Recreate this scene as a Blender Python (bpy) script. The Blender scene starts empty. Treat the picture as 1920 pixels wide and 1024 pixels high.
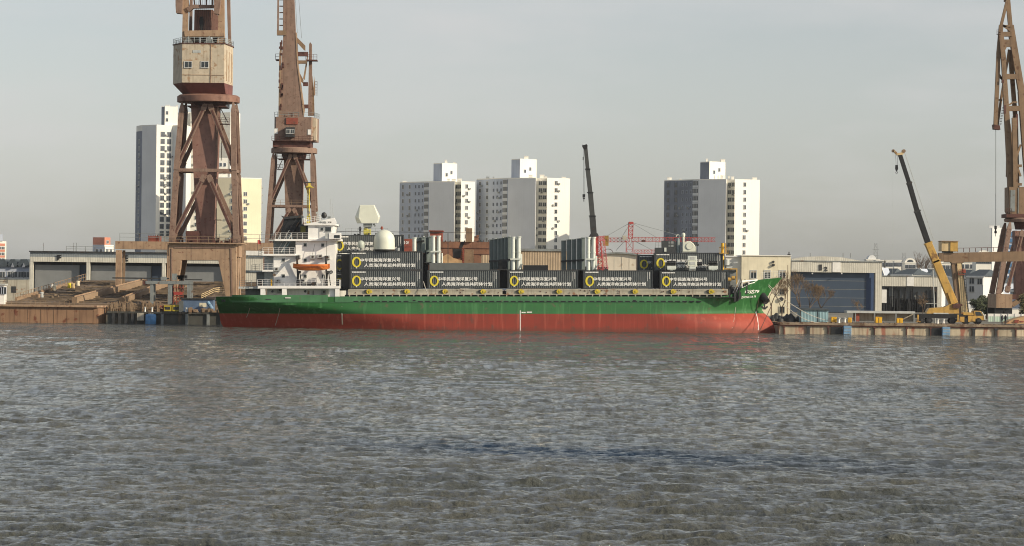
import bpy, math, random
import numpy as np
from mathutils import Matrix, Vector
random.seed(7)
C = bpy.context.scene.collection
F = 5450.0; HC = 8.3; HY = 530.0; K = 0.0115
SR, CR = math.sin(K), math.cos(K)
GZ = 1.9

def W(px, py, Y):
    """point of the place at depth Y seen at photo pixel (px, py)"""
    dx = px - 960; dy = HY - py
    a = dx*CR - dy*SR; b = dx*SR + dy*CR
    return Vector((a/F*Y, Y, HC + b/F*Y))
def WX(px, Y, py=520): return W(px, py, Y).x
def base_py(px, Y, z=GZ):
    return HY + (HC - z)*F/Y + (px - 960)*K

# ---------------------------------------------------------------- materials
def lin(c):
    def f(v):
        v /= 255.0
        return v/12.92 if v <= 0.04045 else ((v+0.055)/1.055)**2.4
    return tuple(f(v) for v in c)
MATS = {}
def mat(name, col, rough=0.6, var=0.12, scale=1.5, rust=0.0, rustcol=(0.11,0.045,0.022), streak=0.0, metal=0.0, corr=None, spec=0.5, stretch=(1,1,1), bump=0.0, col2=None, rscale=0.8):
    """col is a linear base colour; var = brightness mottling; rust = amount of rust patches; streak = vertical run marks"""
    if name in MATS: return MATS[name]
    m = bpy.data.materials.new(name); m.use_nodes = True
    nt = m.node_tree; N = nt.nodes; L = nt.links
    bs = N['Principled BSDF']; bs.inputs['Roughness'].default_value = rough
    bs.inputs['Metallic'].default_value = metal
    bs.inputs['Specular IOR Level'].default_value = spec
    tc = N.new('ShaderNodeTexCoord')
    mp = N.new('ShaderNodeMapping'); mp.inputs['Scale'].default_value = stretch
    L.new(tc.outputs['Object'], mp.inputs['Vector'])
    cur = None
    def noise(sc, det=4, src=None, mapscale=None):
        n = N.new('ShaderNodeTexNoise'); n.inputs['Scale'].default_value = sc; n.inputs['Detail'].default_value = det
        if mapscale:
            q = N.new('ShaderNodeMapping'); q.inputs['Scale'].default_value = mapscale
            L.new(tc.outputs['Object'], q.inputs['Vector']); L.new(q.outputs[0], n.inputs['Vector'])
        else: L.new(mp.outputs[0], n.inputs['Vector'])
        return n.outputs['Fac']
    def ramp(src, a, b):
        r = N.new('ShaderNodeMapRange'); r.inputs['From Min'].default_value = a; r.inputs['From Max'].default_value = b
        L.new(src, r.inputs['Value']); return r.outputs[0]
    def mix(fac, a, b, mode='MIX'):
        x = N.new('ShaderNodeMix'); x.data_type = 'RGBA'; x.blend_type = mode
        L.new(fac, x.inputs['Factor']) if not isinstance(fac, float) else setattr(x.inputs['Factor'], 'default_value', fac)
        for v, k in ((a, 6), (b, 7)):
            if isinstance(v, tuple): x.inputs[k].default_value = (*v[:3], 1)
            else: L.new(v, x.inputs[k])
        return x.outputs[2]
    c2 = col2 if col2 else tuple(v*(1-2*var) for v in col)
    c1 = col if col2 else tuple(min(1, v*(1+var)) for v in col)
    cur = mix(ramp(noise(scale), 0.3, 0.7), c1, c2)
    if streak > 0:
        s = ramp(noise(1.0, 3, mapscale=(2.2, 2.2, 0.12)), 0.52, 0.75)
        mm = N.new('ShaderNodeMath'); mm.operation = 'MULTIPLY'; mm.inputs[1].default_value = streak
        L.new(s, mm.inputs[0]); cur = mix(mm.outputs[0], cur, tuple(v*0.45+0.01 for v in rustcol) if rust else tuple(v*0.5 for v in col))
    if rust > 0:
        r1 = ramp(noise(rscale, 6), 0.62-0.25*rust, 0.70-0.2*rust)
        cur = mix(r1, cur, rustcol)
    L.new(cur, bs.inputs['Base Color'])
    if corr:   # corrugated sheet: (axis scale, strength)
        w = N.new('ShaderNodeTexWave'); w.bands_direction = 'X'; w.inputs['Scale'].default_value = corr[0]; w.inputs['Distortion'].default_value = 0
        L.new(tc.outputs['Object'], w.inputs['Vector'])
        b = N.new('ShaderNodeBump'); b.inputs['Strength'].default_value = corr[1]; b.inputs['Distance'].default_value = 0.1
        L.new(w.outputs['Fac'], b.inputs['Height']); L.new(b.outputs[0], bs.inputs['Normal'])
    elif bump:
        b = N.new('ShaderNodeBump'); b.inputs['Strength'].default_value = bump; b.inputs['Distance'].default_value = 0.1
        L.new(noise(scale*4, 5), b.inputs['Height']); L.new(b.outputs[0], bs.inputs['Normal'])
    MATS[name] = m
    return m
M = dict(
 white = mat('white_paint', (0.78,0.77,0.72), .5, .05, 1.2, streak=.25),
 shipwhite = mat('ship_white', (0.86,0.85,0.81), .45, .04, .9, streak=.10),
 offwhite = mat('cream_sheet', (0.56,0.54,0.46), .6, .08, .5, streak=.25, corr=(.7,.25)),
 towerwhite = mat('tower_white', (0.80,0.78,0.70), .8, .05, .12, streak=.12, stretch=(1,1,.3)),
 towergrey = mat('tower_grey_render', (0.66,0.67,0.66), .8, .05, .1, streak=.1),
 towerdark = mat('tower_blue_grey', (0.44,0.485,0.56), .8, .08, .1, streak=.3),  # on tower left faces this colour carries the shade
 towerdull = mat('tower_dull', (0.22,0.24,0.28), .85, .15, .15, streak=.5),  # on tower sides turned from the sun, a darker skin for shade
 toweryellow = mat('tower_yellow', (0.74,0.67,0.48), .8, .05, .1, streak=.1),
 creamwall = mat('cream_render', (0.74,0.68,0.50), .8, .07, .4, streak=.3),
 glass = mat('dark_glass', (0.035,0.045,0.05), .15, .2, .6),
 dullglass = mat('dull_glass', (0.07,0.085,0.095), .3, .3, .4),
 frame = mat('window_frame', (0.55,0.56,0.54), .5, .1, 1),
 rusty = mat('rusty_crane', (0.235,0.155,0.115), .75, .10, .9, rust=.12, rustcol=(.13,.065,.045), streak=.45, rscale=2.2),
 rustpink = mat('pink_rust_column', (0.25,0.14,0.11), .75, .10, .7, rust=.08, rustcol=(.17,.07,.055), streak=.35, rscale=1.8),
 rustbeige = mat('rusty_beige_house', (0.50,0.43,0.32), .7, .08, .9, rust=.2, rustcol=(.33,.21,.12), streak=.6, rscale=1.0),
 rusttan = mat('rusty_tan_portal', (0.36,0.245,0.155), .75, .10, .6, rust=.1, rustcol=(.2,.1,.06), streak=.55, rscale=1.8),
 rustdark = mat('dark_rust', (0.10,0.04,0.03), .8, .2, .8, rust=.3, rustcol=(.05,.02,.015)),
 browngirder = mat('brown_girder', (0.22,0.145,0.085), .75, .10, .6, rust=.08, rustcol=(.12,.06,.03), streak=.5),
 hullrust = mat('rusty_pontoon', (0.28,0.165,0.095), .8, .10, .35, rust=.16, rustcol=(.15,.05,.025), streak=.7),
 black = mat('black_paint', (0.012,0.013,0.014), .5, .2, 1),
 dark = mat('dark_steel', (0.035,0.037,0.038), .6, .25, 1, rust=.1, rustcol=(.06,.035,.02)),
 grey = mat('grey_steel', (0.22,0.24,0.235), .6, .12, 1, rust=.08, rustcol=(.12,.07,.04), streak=.3),
 lightgrey = mat('light_grey', (0.45,0.47,0.45), .6, .08, 1, streak=.2),
 navy = mat('navy_grey_ship_box', (0.115,0.125,0.12), .6, .06, 1),
 container = mat('container_slate', (0.112,0.125,0.126), .5, .08, 1.5, streak=.15, spec=.6),
 contdark = mat('container_frame', (0.045,0.05,0.052), .5, .1, 1.5),
 yellow = mat('yellow_ring', (0.72,0.60,0.05), .5, .06, 1),
 yellowdk = mat('crane_yellow', (0.50,0.31,0.075), .5, .10, 1, rust=.10, rustcol=(.22,.12,.04), streak=.4),
 yellowgr = mat('gantry_yellow', (0.60,0.46,0.25), .65, .10, .8, rust=.12, rustcol=(.25,.14,.06), streak=.5),
 safety = mat('safety_yellow', (0.75,0.42,0.02), .5, .1, 1),
 letter = mat('white_letters', (0.82,0.82,0.78), .6, .03, 1),
 orange = mat('lifeboat_orange', (0.70,0.20,0.04), .5, .08, 1.2),
 red = mat('red_lattice', (0.42,0.06,0.05), .5, .12, 1),
 redrust = mat('red_rust_box', (0.25,0.06,0.035), .7, .15, 1, rust=.15),
 radome = mat('radome_cream', (0.66,0.68,0.57), .5, .03, 1),
 tube = mat('tube_white', (0.62,0.66,0.60), .5, .05, 1, streak=.15),
 tubeshade = mat('tube_shaded', (0.17,0.205,0.195), .6, .08, 1, streak=.2),
 beige = mat('coaming_beige', (0.42,0.39,0.31), .65, .08, 1, rust=.08, rustcol=(.25,.13,.07), streak=.5),
 green_f = mat('bulwark_green', (0.065,0.20,0.085), .5, .12, .5, rust=.03, rustcol=(.12,.12,.07), streak=.25),
 blue = mat('blue_paint', (0.06,0.17,0.33), .6, .15, 1, streak=.4),
 fender = mat('blue_fender', (0.16,0.30,0.46), .6, .15, 1.5, streak=.5, rust=.05, rustcol=(.3,.32,.3)),
 bluegrey = mat('blue_grey_shed', (0.22,0.36,0.40), .6, .08, 1, corr=(1.2,.4), streak=.3),
 bluedoor = mat('blue_door', (0.04,0.062,0.097), .5, .05, .4, streak=.1),
 greydoor = mat('grey_door', (0.20,0.21,0.21), .6, .06, .4, streak=.1),
 slate = mat('slate_roof', (0.055,0.072,0.085), .7, .15, 1),
 tanwall = mat('tan_sheet', (0.42,0.32,0.21), .7, .10, .5, corr=(.55,.5), streak=.5),
 brownblock = mat('brown_steel', (0.22,0.105,0.06), .75, .14, .5, rust=.2, rustcol=(.13,.05,.028), streak=.5),
 palearc = mat('pale_tank', (0.62,0.56,0.45), .7, .08, .3, rust=.1, rustcol=(.45,.36,.26)),
 brick = mat('brick_red', (0.55,0.22,0.14), .8, .1, .3),
 concrete = mat('quay_concrete', (0.52,0.44,0.31), .85, .2, .5, rust=.3, rustcol=(.32,.13,.085), streak=.75, stretch=(1,1,.25), bump=.3),
 quaytop = mat('quay_top', (0.25,0.19,0.13), .85, .25, .7, rust=.3, rustcol=(.12,.07,.04), bump=.3),
 plank = mat('slipway_planks', (0.19,0.135,0.088), .85, .22, .25, rust=.25, rustcol=(.12,.085,.06), bump=.4),
 wood = mat('rail_wood', (0.27,0.19,0.12), .85, .15, .8, rust=.15, rustcol=(.24,.14,.08), stretch=(1,.12,1)),
 darkquay = mat('shaded_quay', (0.07,0.07,0.06), .8, .3, .5, rust=.2, rustcol=(.12,.09,.06), streak=.5, stretch=(1,1,.3)),  # dark base colour holds the shade lying over this quay
 ground = mat('ground_dirt', (0.17,0.16,0.13), .9, .2, .02, bump=.2),
 teal = mat('teal_fence', (0.45,0.58,0.48), .7, .1, .5, corr=(1,.3)),
 bark = mat('bark', (0.13,0.09,0.06), .9, .2, 2),
 twig = mat('twig', (0.20,0.14,0.085), .9, .25, .5),
 leaf = mat('dark_leaf', (0.035,0.05,0.025), .8, .3, 1, col2=(.06,.07,.03)),
 leaf2 = mat('olive_leaf', (0.13,0.11,0.045), .8, .3, 1, col2=(.08,.08,.04)),
 rope = mat('rope', (0.50,0.47,0.40), .9, .1, 3),
 skin = mat('dark_clothes', (0.02,0.022,0.03), .9, .2, 3),
 mound = mat('orange_tarp', (0.50,0.32,0.16), .8, .2, .5, rust=.2, rustcol=(.35,.15,.06)),
)

# ---------------------------------------------------------------- mesh builder
class MB:
    def __init__(s): s.v=[]; s.f=[]; s.m=[]
    def add(s, vs, fs, mi=0):
        n=len(s.v); s.v += [tuple(v) for v in vs]; s.f += [tuple(i+n for i in f) for f in fs]; s.m += [mi]*len(fs); return s
    def box(s, x0,x1,y0,y1,z0,z1, mi=0):
        return s.add([(x0,y0,z0),(x1,y0,z0),(x1,y1,z0),(x0,y1,z0),(x0,y0,z1),(x1,y0,z1),(x1,y1,z1),(x0,y1,z1)],
            [(0,3,2,1),(4,5,6,7),(0,1,5,4),(1,2,6,5),(2,3,7,6),(3,0,4,7)], mi)
    def bar(s, p, q, w, h=None, mi=0, w2=None, h2=None):
        h = h or w; w2 = w2 or w; h2 = h2 or h
        p=Vector(p); q=Vector(q); d=(q-p).normalized()
        a = Vector((0,1,0)) if abs(d.y)<0.9 else Vector((0,0,1))
        u = d.cross(a).normalized(); v = d.cross(u).normalized()
        vs=[]
        for c,ww,hh in ((p,w,h),(q,w2,h2)):
            for i,j in ((-1,-1),(1,-1),(1,1),(-1,1)): vs.append(c+u*(i*ww/2)+v*(j*hh/2))
        return s.add(vs, [(0,1,2,3),(7,6,5,4),(0,4,5,1),(1,5,6,2),(2,6,7,3),(3,7,4,0)], mi)
    def tube(s, p, q, r, n=8, r2=None, mi=0):
        r2 = r if r2 is None else r2
        p=Vector(p); q=Vector(q); d=(q-p).normalized()
        a = Vector((0,0,1)) if abs(d.z)<0.9 else Vector((1,0,0))
        u = d.cross(a).normalized(); v = d.cross(u)
        vs=[]
        for c,rr in ((p,r),(q,r2)):
            for i in range(n):
                t=2*math.pi*i/n; vs.append(c+u*(rr*math.cos(t))+v*(rr*math.sin(t)))
        fs=[(i,(i+1)%n,n+(i+1)%n,n+i) for i in range(n)]+[tuple(range(n))[::-1],tuple(range(n,2*n))]
        return s.add(vs, fs, mi)
    def prism(s, pts, y0, y1, mi=0):
        """outline in x-z, extruded along y"""
        n=len(pts)
        vs=[(x,y0,z) for x,z in pts]+[(x,y1,z) for x,z in pts]
        fs=[tuple(range(n)), tuple(range(n,2*n))[::-1]]+[(i,n+i,n+(i+1)%n,(i+1)%n) for i in range(n)]
        return s.add(vs, fs, mi)
    def plan(s, pts, z0, z1, mi=0, top=None):
        """outline in x-y, extruded along z"""
        n=len(pts); tp = top or pts
        vs=[(x,y,z0) for x,y in pts]+[(x,y,z1) for x,y in tp]
        fs=[tuple(range(n))[::-1], tuple(range(n,2*n))]+[(i,(i+1)%n,n+(i+1)%n,n+i) for i in range(n)]
        return s.add(vs, fs, mi)
    def lathe(s, prof, c=(0,0,0), n=28, mi=0):
        """profile (r,z) turned about z"""
        vs=[]; k=len(prof)
        for r,z in prof:
            for i in range(n):
                t=2*math.pi*i/n; vs.append((c[0]+r*math.cos(t), c[1]+r*math.sin(t), c[2]+z))
        fs=[(j*n+i, j*n+(i+1)%n, (j+1)*n+(i+1)%n, (j+1)*n+i) for j in range(k-1) for i in range(n)]
        fs += [tuple(range(n))[::-1], tuple(range((k-1)*n,k*n))]
        return s.add(vs, fs, mi)
    def build(s, name, m, parent=None, loc=None, smooth=False, bevel=0):
        me=bpy.data.meshes.new(name); me.from_pydata(s.v, [], s.f)
        for mm in (m if isinstance(m,(list,tuple)) else [m]): me.materials.append(mm)
        me.polygons.foreach_set('material_index', s.m)
        if smooth: me.polygons.foreach_set('use_smooth', [True]*len(s.f))
        me.update()
        import bmesh
        b=bmesh.new(); b.from_mesh(me); bmesh.ops.recalc_face_normals(b, faces=b.faces); b.to_mesh(me); b.free()
        if smooth:
            try: me.set_sharp_from_angle(angle=math.radians(40))
            except Exception: pass
        o=bpy.data.objects.new(name, me); C.objects.link(o)
        if parent: o.parent=parent
        if loc: o.location=loc
        if bevel:
            md=o.modifiers.new('bevel','BEVEL'); md.width=bevel; md.segments=1; md.limit_method='ANGLE'
        return o
def tag(o, label, cat, group=None, kind=None):
    if label: o['label']=label
    if cat: o['category']=cat
    if group: o['group']=group
    if kind: o['kind']=kind
    return o
def structure(o): o['kind']='structure'; return o
def thing(name, label, cat, loc=(0,0,0), group=None, rot=(0,0,0)):
    o=bpy.data.objects.new(name, None); C.objects.link(o); o.location=loc; o.rotation_euler=rot
    o.empty_display_size=0.3
    return tag(o, label, cat, group)
def shared(src, name, parent, loc, rotz=0, label=None, scale=None):
    o=bpy.data.objects.new(name, src); C.objects.link(o); o.parent=parent; o.location=loc; o.rotation_euler=(0,0,rotz)
    if scale: o.scale=scale
    return o
def copy_tree(o, parent=None):
    c=o.copy(); C.objects.link(c); c.parent=parent
    for ch in list(o.children): copy_tree(ch, c)
    return c
class Fr:
    """local frame of a thing: origin on the ground at (px0, depth Y); photo pixels become metres"""
    def __init__(s, px0, Y, z=GZ, py0=None, level=False):
        s.px0=px0; s.Y=Y; s.S=F/Y; s.k=0 if level else K
        s.py0=base_py(px0,Y,z) if py0 is None else py0
        s.o=W(px0,s.py0,Y)
    def x(s,px,py=None): return (px-s.px0-(0 if py is None else (s.py0-py)*s.k))/s.S
    def z(s,py,px=None): return (s.py0-py+(0 if px is None else (px-s.px0)*s.k))/s.S
    def p(s,px,py,d=0): return Vector((s.x(px,py), d, s.z(py,px)))
    def bx(s, mb, x0,x1,y0,y1,d0,d1,mi=0):
        ym=(y0+y1)/2; xm=(x0+x1)/2
        return mb.box(s.x(x0,ym),s.x(x1,ym),d0,d1,s.z(y1,xm),s.z(y0,xm),mi)
    def poly(s,pts):
        return [(s.x(a,b),s.z(b,a)) for a,b in pts]
    def thing(s,name,label,cat,group=None,rot=(0,0,0)):
        return thing(name,label,cat,s.o,group,rot)
def railing(mb, pts, h=1.0, step=1.5, r=0.03, rails=2):
    """posts and rails along a list of 3D points"""
    for a,b in zip(pts[:-1],pts[1:]):
        a=Vector(a); b=Vector(b); n=max(1,int(round((b-a).length/step)))
        for i in range(n+1):
            q=a.lerp(b,i/n); mb.bar(q,(q.x,q.y,q.z+h),r*2)
        for k in range(rails):
            dz=Vector((0,0,h*(k+1)/rails)); mb.bar(a+dz,b+dz,r*1.6)
def text_mesh(body, size, ext=0.01, bold=0.0, sx=1.0, shear=0.0):
    cu=bpy.data.curves.new('lettering','FONT'); cu.body=body; cu.size=size; cu.extrude=ext; cu.offset=bold; cu.resolution_u=2
    cu.align_x='LEFT'; cu.align_y='BOTTOM_BASELINE'; cu.shear=shear
    ob=bpy.data.objects.new('lettering',cu); C.objects.link(ob)
    dg=bpy.context.evaluated_depsgraph_get(); dg.update()
    me=bpy.data.meshes.new_from_object(ob.evaluated_get(dg))
    bpy.data.objects.remove(ob)
    # stand the text up: x stays, y becomes z; squeeze to width
    co=np.empty(len(me.vertices)*3); me.vertices.foreach_get('co',co); co=co.reshape(-1,3)
    n=np.stack([co[:,0]*sx, -co[:,2], co[:,1]],1); me.vertices.foreach_set('co', n.ravel()); me.update()
    me.materials.clear()
    return me
def lettering(body, wid, hgt, parent, loc, m, ext=0.01, bold=0, rotz=0, roty=0, shear=0, label=None):
    me=text_mesh(body, 1.0, ext, bold, shear=shear)
    co=np.empty(len(me.vertices)*3); me.vertices.foreach_get('co',co); co=co.reshape(-1,3)
    if len(co):
        mn=co.min(0); mx=co.max(0); 
        co[:,0]=(co[:,0]-mn[0])/(mx[0]-mn[0])*wid; co[:,2]=(co[:,2]-mn[2])/(mx[2]-mn[2])*hgt
        me.vertices.foreach_set('co', co.ravel()); me.update()
    me.materials.append(m)
    o=bpy.data.objects.new('lettering', me); C.objects.link(o); o.parent=parent; o.location=loc; o.rotation_euler=(0,roty,rotz)
    if label: o['label']=label
    return o
EXPO=0.0; SUN=3.6; SKY=0.10; SKYSAT=0.35; SKYTINT=(1.0,1.0,1.0,1); CLOUD=(6.5,6.3,6.2,1)
WROUGH=.12; WCOL1=(.060,.052,.036); WCOL2=(.085,.072,.045); WBUMP=.8; WAMP=1.0; NR,NC=900,1150
HRED=(0.34,0.075,0.05); HRED2=(0.29,0.065,0.045); HREDF=(0.38,0.075,0.04)
HGRN=(0.05,0.17,0.07); HGRN2=(0.04,0.15,0.06); HGRNF=(0.015,0.125,0.022)
SUN=4.8; SKY=0.121; SKYSAT=0.42; SKYTINT=(1.02,1.02,1.03,1); CLOUD=(5.7,5.6,5.55,1)
WCOL1=(.058,.064,.056); WCOL2=(.090,.089,.070); WBUMP=.8; WAMP=1.15; WROUGH=.05; HAZE=0.00004
WSLOPE=(1.8,3.2,0); WBIAS=-.20
HRED=(0.29,0.040,0.022); HRED2=(0.23,0.035,0.02); HREDF=(0.34,0.045,0.02)
HGRN=(0.037,0.168,0.05); HGRN2=(0.03,0.138,0.042); HGRNF=(0.007,0.105,0.012)
# ---------------------------------------------------------------- camera, light, sky
sc=bpy.context.scene
cam=bpy.data.cameras.new('camera'); co=bpy.data.objects.new('camera',cam); C.objects.link(co)
cam.sensor_width=36; cam.lens=F/1920*36; cam.shift_y=(HY-512)/1920; cam.clip_end=20000; cam.clip_start=0.5
co.matrix_world=Matrix(((CR,-SR,0,0),(0,0,-1,0),(SR,CR,0,HC),(0,0,0,1)))
sc.camera=co
sc.cycles.filter_width=1.05
sc.view_settings.view_transform='Standard'; sc.view_settings.look='None'; sc.view_settings.gamma=1; sc.view_settings.exposure=EXPO
sundir=Vector((0.89,-0.456,0)).normalized(); EL=math.radians(25)
sd=Vector((sundir.x*math.cos(EL), sundir.y*math.cos(EL), math.sin(EL)))
sl=bpy.data.lights.new('sun','SUN'); sl.energy=SUN; sl.angle=math.radians(0.5); sl.color=(1.0,0.86,0.66)
so=bpy.data.objects.new('sun',sl); C.objects.link(so); so.rotation_euler=sd.to_track_quat('Z','Y').to_euler(); so.location=(0,0,100)
wd=bpy.data.worlds.new('World'); sc.world=wd; wd.use_nodes=True
nt=wd.node_tree; bg=nt.nodes['Background']; bg.inputs['Strength'].default_value=SKY
sky=nt.nodes.new('ShaderNodeTexSky'); sky.sky_type='NISHITA'; sky.sun_disc=False; sky.sun_elevation=EL; sky.sun_rotation=math.atan2(sundir.x,sundir.y)
sky.air_density=1.0; sky.dust_density=1.05; sky.ozone_density=1.2; sky.altitude=0
hs=nt.nodes.new('ShaderNodeHueSaturation'); hs.inputs['Saturation'].default_value=SKYSAT
# thin high cloud and mist: greys the clear sky a little, unevenly
tc=nt.nodes.new('ShaderNodeTexCoord'); mp=nt.nodes.new('ShaderNodeMapping'); mp.inputs['Scale'].default_value=(6,6,22)
nz=nt.nodes.new('ShaderNodeTexNoise'); nz.inputs['Scale'].default_value=1.3; nz.inputs['Detail'].default_value=5; nz.inputs['Roughness'].default_value=.55
mr=nt.nodes.new('ShaderNodeMapRange'); mr.inputs['From Min'].default_value=.45; mr.inputs['From Max'].default_value=.75; mr.inputs['To Min'].default_value=0; mr.inputs['To Max'].default_value=.6
mx=nt.nodes.new('ShaderNodeMix'); mx.data_type='RGBA'; mx.inputs[7].default_value=CLOUD
nt.links.new(tc.outputs['Generated'],mp.inputs[0]); nt.links.new(mp.outputs[0],nz.inputs['Vector']); nt.links.new(nz.outputs['Fac'],mr.inputs['Value'])
nt.links.new(sky.outputs[0],hs.inputs['Color']); 
gm=nt.nodes.new('ShaderNodeMix'); gm.data_type='RGBA'; gm.blend_type='MULTIPLY'; gm.inputs['Factor'].default_value=1; gm.inputs[7].default_value=SKYTINT
nt.links.new(hs.outputs[0],gm.inputs[6]); nt.links.new(gm.outputs[2],mx.inputs[6]); nt.links.new(mr.outputs[0],mx.inputs['Factor'])
nt.links.new(mx.outputs[2],bg.inputs['Color'])

# ---------------------------------------------------------------- river
def make_water():
    m=bpy.data.materials.new('river_water'); m.use_nodes=True; n=m.node_tree.nodes; l=m.node_tree.links
    b=n['Principled BSDF']; b.inputs['Roughness'].default_value=WROUGH; b.inputs['IOR'].default_value=1.33
    tc=n.new('ShaderNodeTexCoord')
    def nz(scale, det, msc, rough=.5, off=0):
        q=n.new('ShaderNodeMapping'); q.inputs['Scale'].default_value=msc; q.inputs['Location'].default_value=(off,off,0); l.new(tc.outputs['Object'],q.inputs[0])
        k=n.new('ShaderNodeTexNoise'); k.inputs['Scale'].default_value=scale; k.inputs['Detail'].default_value=det; k.inputs['Roughness'].default_value=rough
        l.new(q.outputs[0],k.inputs['Vector']); return k.outputs['Fac']
    def mr(src,a,b_,c=0,d=1):
        r=n.new('ShaderNodeMapRange'); r.inputs['From Min'].default_value=a; r.inputs['From Max'].default_value=b_; r.inputs['To Min'].default_value=c; r.inputs['To Max'].default_value=d
        l.new(src,r.inputs['Value']); return r.outputs[0]
    def mathn(op,a,b_):
        k=n.new('ShaderNodeMath'); k.operation=op
        for i,v in enumerate((a,b_)):
            if isinstance(v,(int,float)): k.inputs[i].default_value=v
            else: l.new(v,k.inputs[i])
        return k.outputs[0]
    # silty body colour: brown silt in patches
    mx=n.new('ShaderNodeMix'); mx.data_type='RGBA'; mx.inputs[6].default_value=(*WCOL1,1); mx.inputs[7].default_value=(*WCOL2,1)
    l.new(mr(nz(1,3,(.05,.035,1)),.35,.65),mx.inputs['Factor'])
    # a band of darker, bluer base colour with lower specular
    sp=n.new('ShaderNodeSeparateXYZ'); l.new(tc.outputs['Object'],sp.inputs[0])
    yy=mathn('ADD',sp.outputs['Y'],mathn('MULTIPLY',sp.outputs['X'],.62))
    yy=mathn('ADD',yy,mathn('MULTIPLY',nz(1,2,(.1,.1,1),off=9),10))
    dist=mathn('ABSOLUTE',mathn('SUBTRACT',yy,149.6),0)
    band=mr(dist,3,10,1,0); xw=mathn('MULTIPLY',mr(sp.outputs['X'],-12,-2,0,1),mr(sp.outputs['X'],6,24,1,.12))
    patch=mathn('MULTIPLY',band,mathn('MULTIPLY',xw,mr(nz(1,3,(.35,.22,1),off=3),.30,.46,.6,1)))
    mx2=n.new('ShaderNodeMix'); mx2.data_type='RGBA'; mx2.inputs[7].default_value=(.004,.018,.040,1)
    l.new(mx.outputs[2],mx2.inputs[6]); l.new(patch,mx2.inputs['Factor'])
    foam=mr(nz(1,2,(.9,.9,1),off=60),.735,.755); fm=mathn('MULTIPLY',foam,mr(nz(1,2,(.05,.04,1),off=80),.5,.6))
    mx3=n.new('ShaderNodeMix'); mx3.data_type='RGBA'; mx3.inputs[7].default_value=(.6,.6,.55,1); l.new(mx2.outputs[2],mx3.inputs[6]); l.new(fm,mx3.inputs['Factor'])
    l.new(mx3.outputs[2],b.inputs['Base Color'])
    l.new(mr(patch,0,1,.5,.12),b.inputs['Specular IOR Level'])
    # ripples
    h1=nz(1,6,(1.7,2.8,1),.68); h2=nz(1,3,(.42,.6,1),.55,off=20); h3=nz(1,2,(.12,.16,1),.5,off=40)
    hh=mathn('ADD',mathn('ADD',mathn('MULTIPLY',h1,.34),mathn('MULTIPLY',h2,.75)),mathn('MULTIPLY',h3,.6))
    bp=n.new('ShaderNodeBump'); bp.inputs['Strength'].default_value=WBUMP; bp.inputs['Distance'].default_value=1.0
    # mean slope of the waves one sees in each patch, coarser with distance
    def slope(sx,sy,off,det):
        q=n.new('ShaderNodeMapping'); q.inputs['Scale'].default_value=(sx,sy,1); q.inputs['Location'].default_value=(off,off*.7,0); q.inputs['Rotation'].default_value=(0,0,math.radians(5)); l.new(tc.outputs['Object'],q.inputs[0])
        k=n.new('ShaderNodeTexNoise'); k.inputs['Scale'].default_value=1; k.inputs['Detail'].default_value=det; k.inputs['Roughness'].default_value=.6; l.new(q.outputs[0],k.inputs['Vector'])
        v=n.new('ShaderNodeVectorMath'); v.operation='SUBTRACT'; v.inputs[1].default_value=(.5,.5,.5); l.new(k.outputs['Color'],v.inputs[0]); return v.outputs[0]
    def vop(op,a,b_):
        v=n.new('ShaderNodeVectorMath'); v.operation=op
        for i,x in enumerate((a,b_)):
            if isinstance(x,tuple): v.inputs[i].default_value=x
            elif x is not None: l.new(x,v.inputs[i])
        return v.outputs[0]
    def scaled(v,fac):
        s_=n.new('ShaderNodeVectorMath'); s_.operation='SCALE'; l.new(v,s_.inputs[0]); l.new(fac,s_.inputs['Scale']); return s_.outputs[0]
    Yo=sp.outputs['Y']
    w1=mr(Yo,105,165,1.35,0); w2=mathn('MULTIPLY',mr(Yo,105,165,0,1),mr(Yo,210,300,1,0)); w3=mathn('MULTIPLY',mr(Yo,210,300,0,1),mr(Yo,340,440,1,.35)); w4=mr(Yo,340,440,0,.9)
    S=vop('ADD',vop('ADD',scaled(slope(4.8,2.0,5,4),w1),scaled(slope(2.5,.55,17,3),w2)),vop('ADD',scaled(slope(1.5,.17,29,3),w3),scaled(slope(1.0,.08,41,3),w4)))
    S=vop('MULTIPLY',S,WSLOPE)
    S=vop('ADD',S,scaled(vop('ADD',(0,WBIAS,0),(0,0,0)),mr(Yo,100,350,.1,1)))
    ge=n.new('ShaderNodeNewGeometry')
    NN=vop('ADD',ge.outputs['Normal'],S); nm=n.new('ShaderNodeVectorMath'); nm.operation='NORMALIZE'; l.new(NN,nm.inputs[0])
    l.new(nm.outputs[0],bp.inputs['Normal'])
    l.new(hh,bp.inputs['Height']); l.new(bp.outputs[0],b.inputs['Normal'])
    # grid, finer near the bank the picture is taken from
    nr,nc=NR,NC
    u=np.linspace(1/66.0,1/560.0,nr); Y=1/u
    t=np.linspace(-.235,.235,nc)
    YY=np.repeat(Y[:,None],nc,1); XX=t[None,:]*YY
    dY=np.abs(np.gradient(Y))[:,None]; dX=(Y*(t[1]-t[0]))[:,None]
    Z=np.zeros_like(XX); rng=np.random.RandomState(3)
    for i in range(90):
        lam=0.55*(11/0.55)**(rng.rand()**1.15); k=2*math.pi/lam
        th=math.radians(90+rng.normal(8,30)); ph=rng.rand()*6.28
        kx,ky=k*math.cos(th),k*math.sin(th)
        amp=WAMP*0.0042*lam**0.85*(1.75 if lam<2 else 1.2 if lam<4 else .62)
        att=np.clip((lam/np.maximum(dX,dY*abs(math.sin(th)))-2.2)/2,0,1)
        a=kx*XX+ky*YY+ph
        Z+=amp*att*(np.sin(a)+.25*np.sin(2*a+.6))
    # gusts: waves stand higher in some patches
    Z*=.8+.35*np.sin(XX*.11+1.3+.6*np.sin(YY*.05))*np.sin(YY*.07+.5*np.sin(XX*.09))
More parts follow.
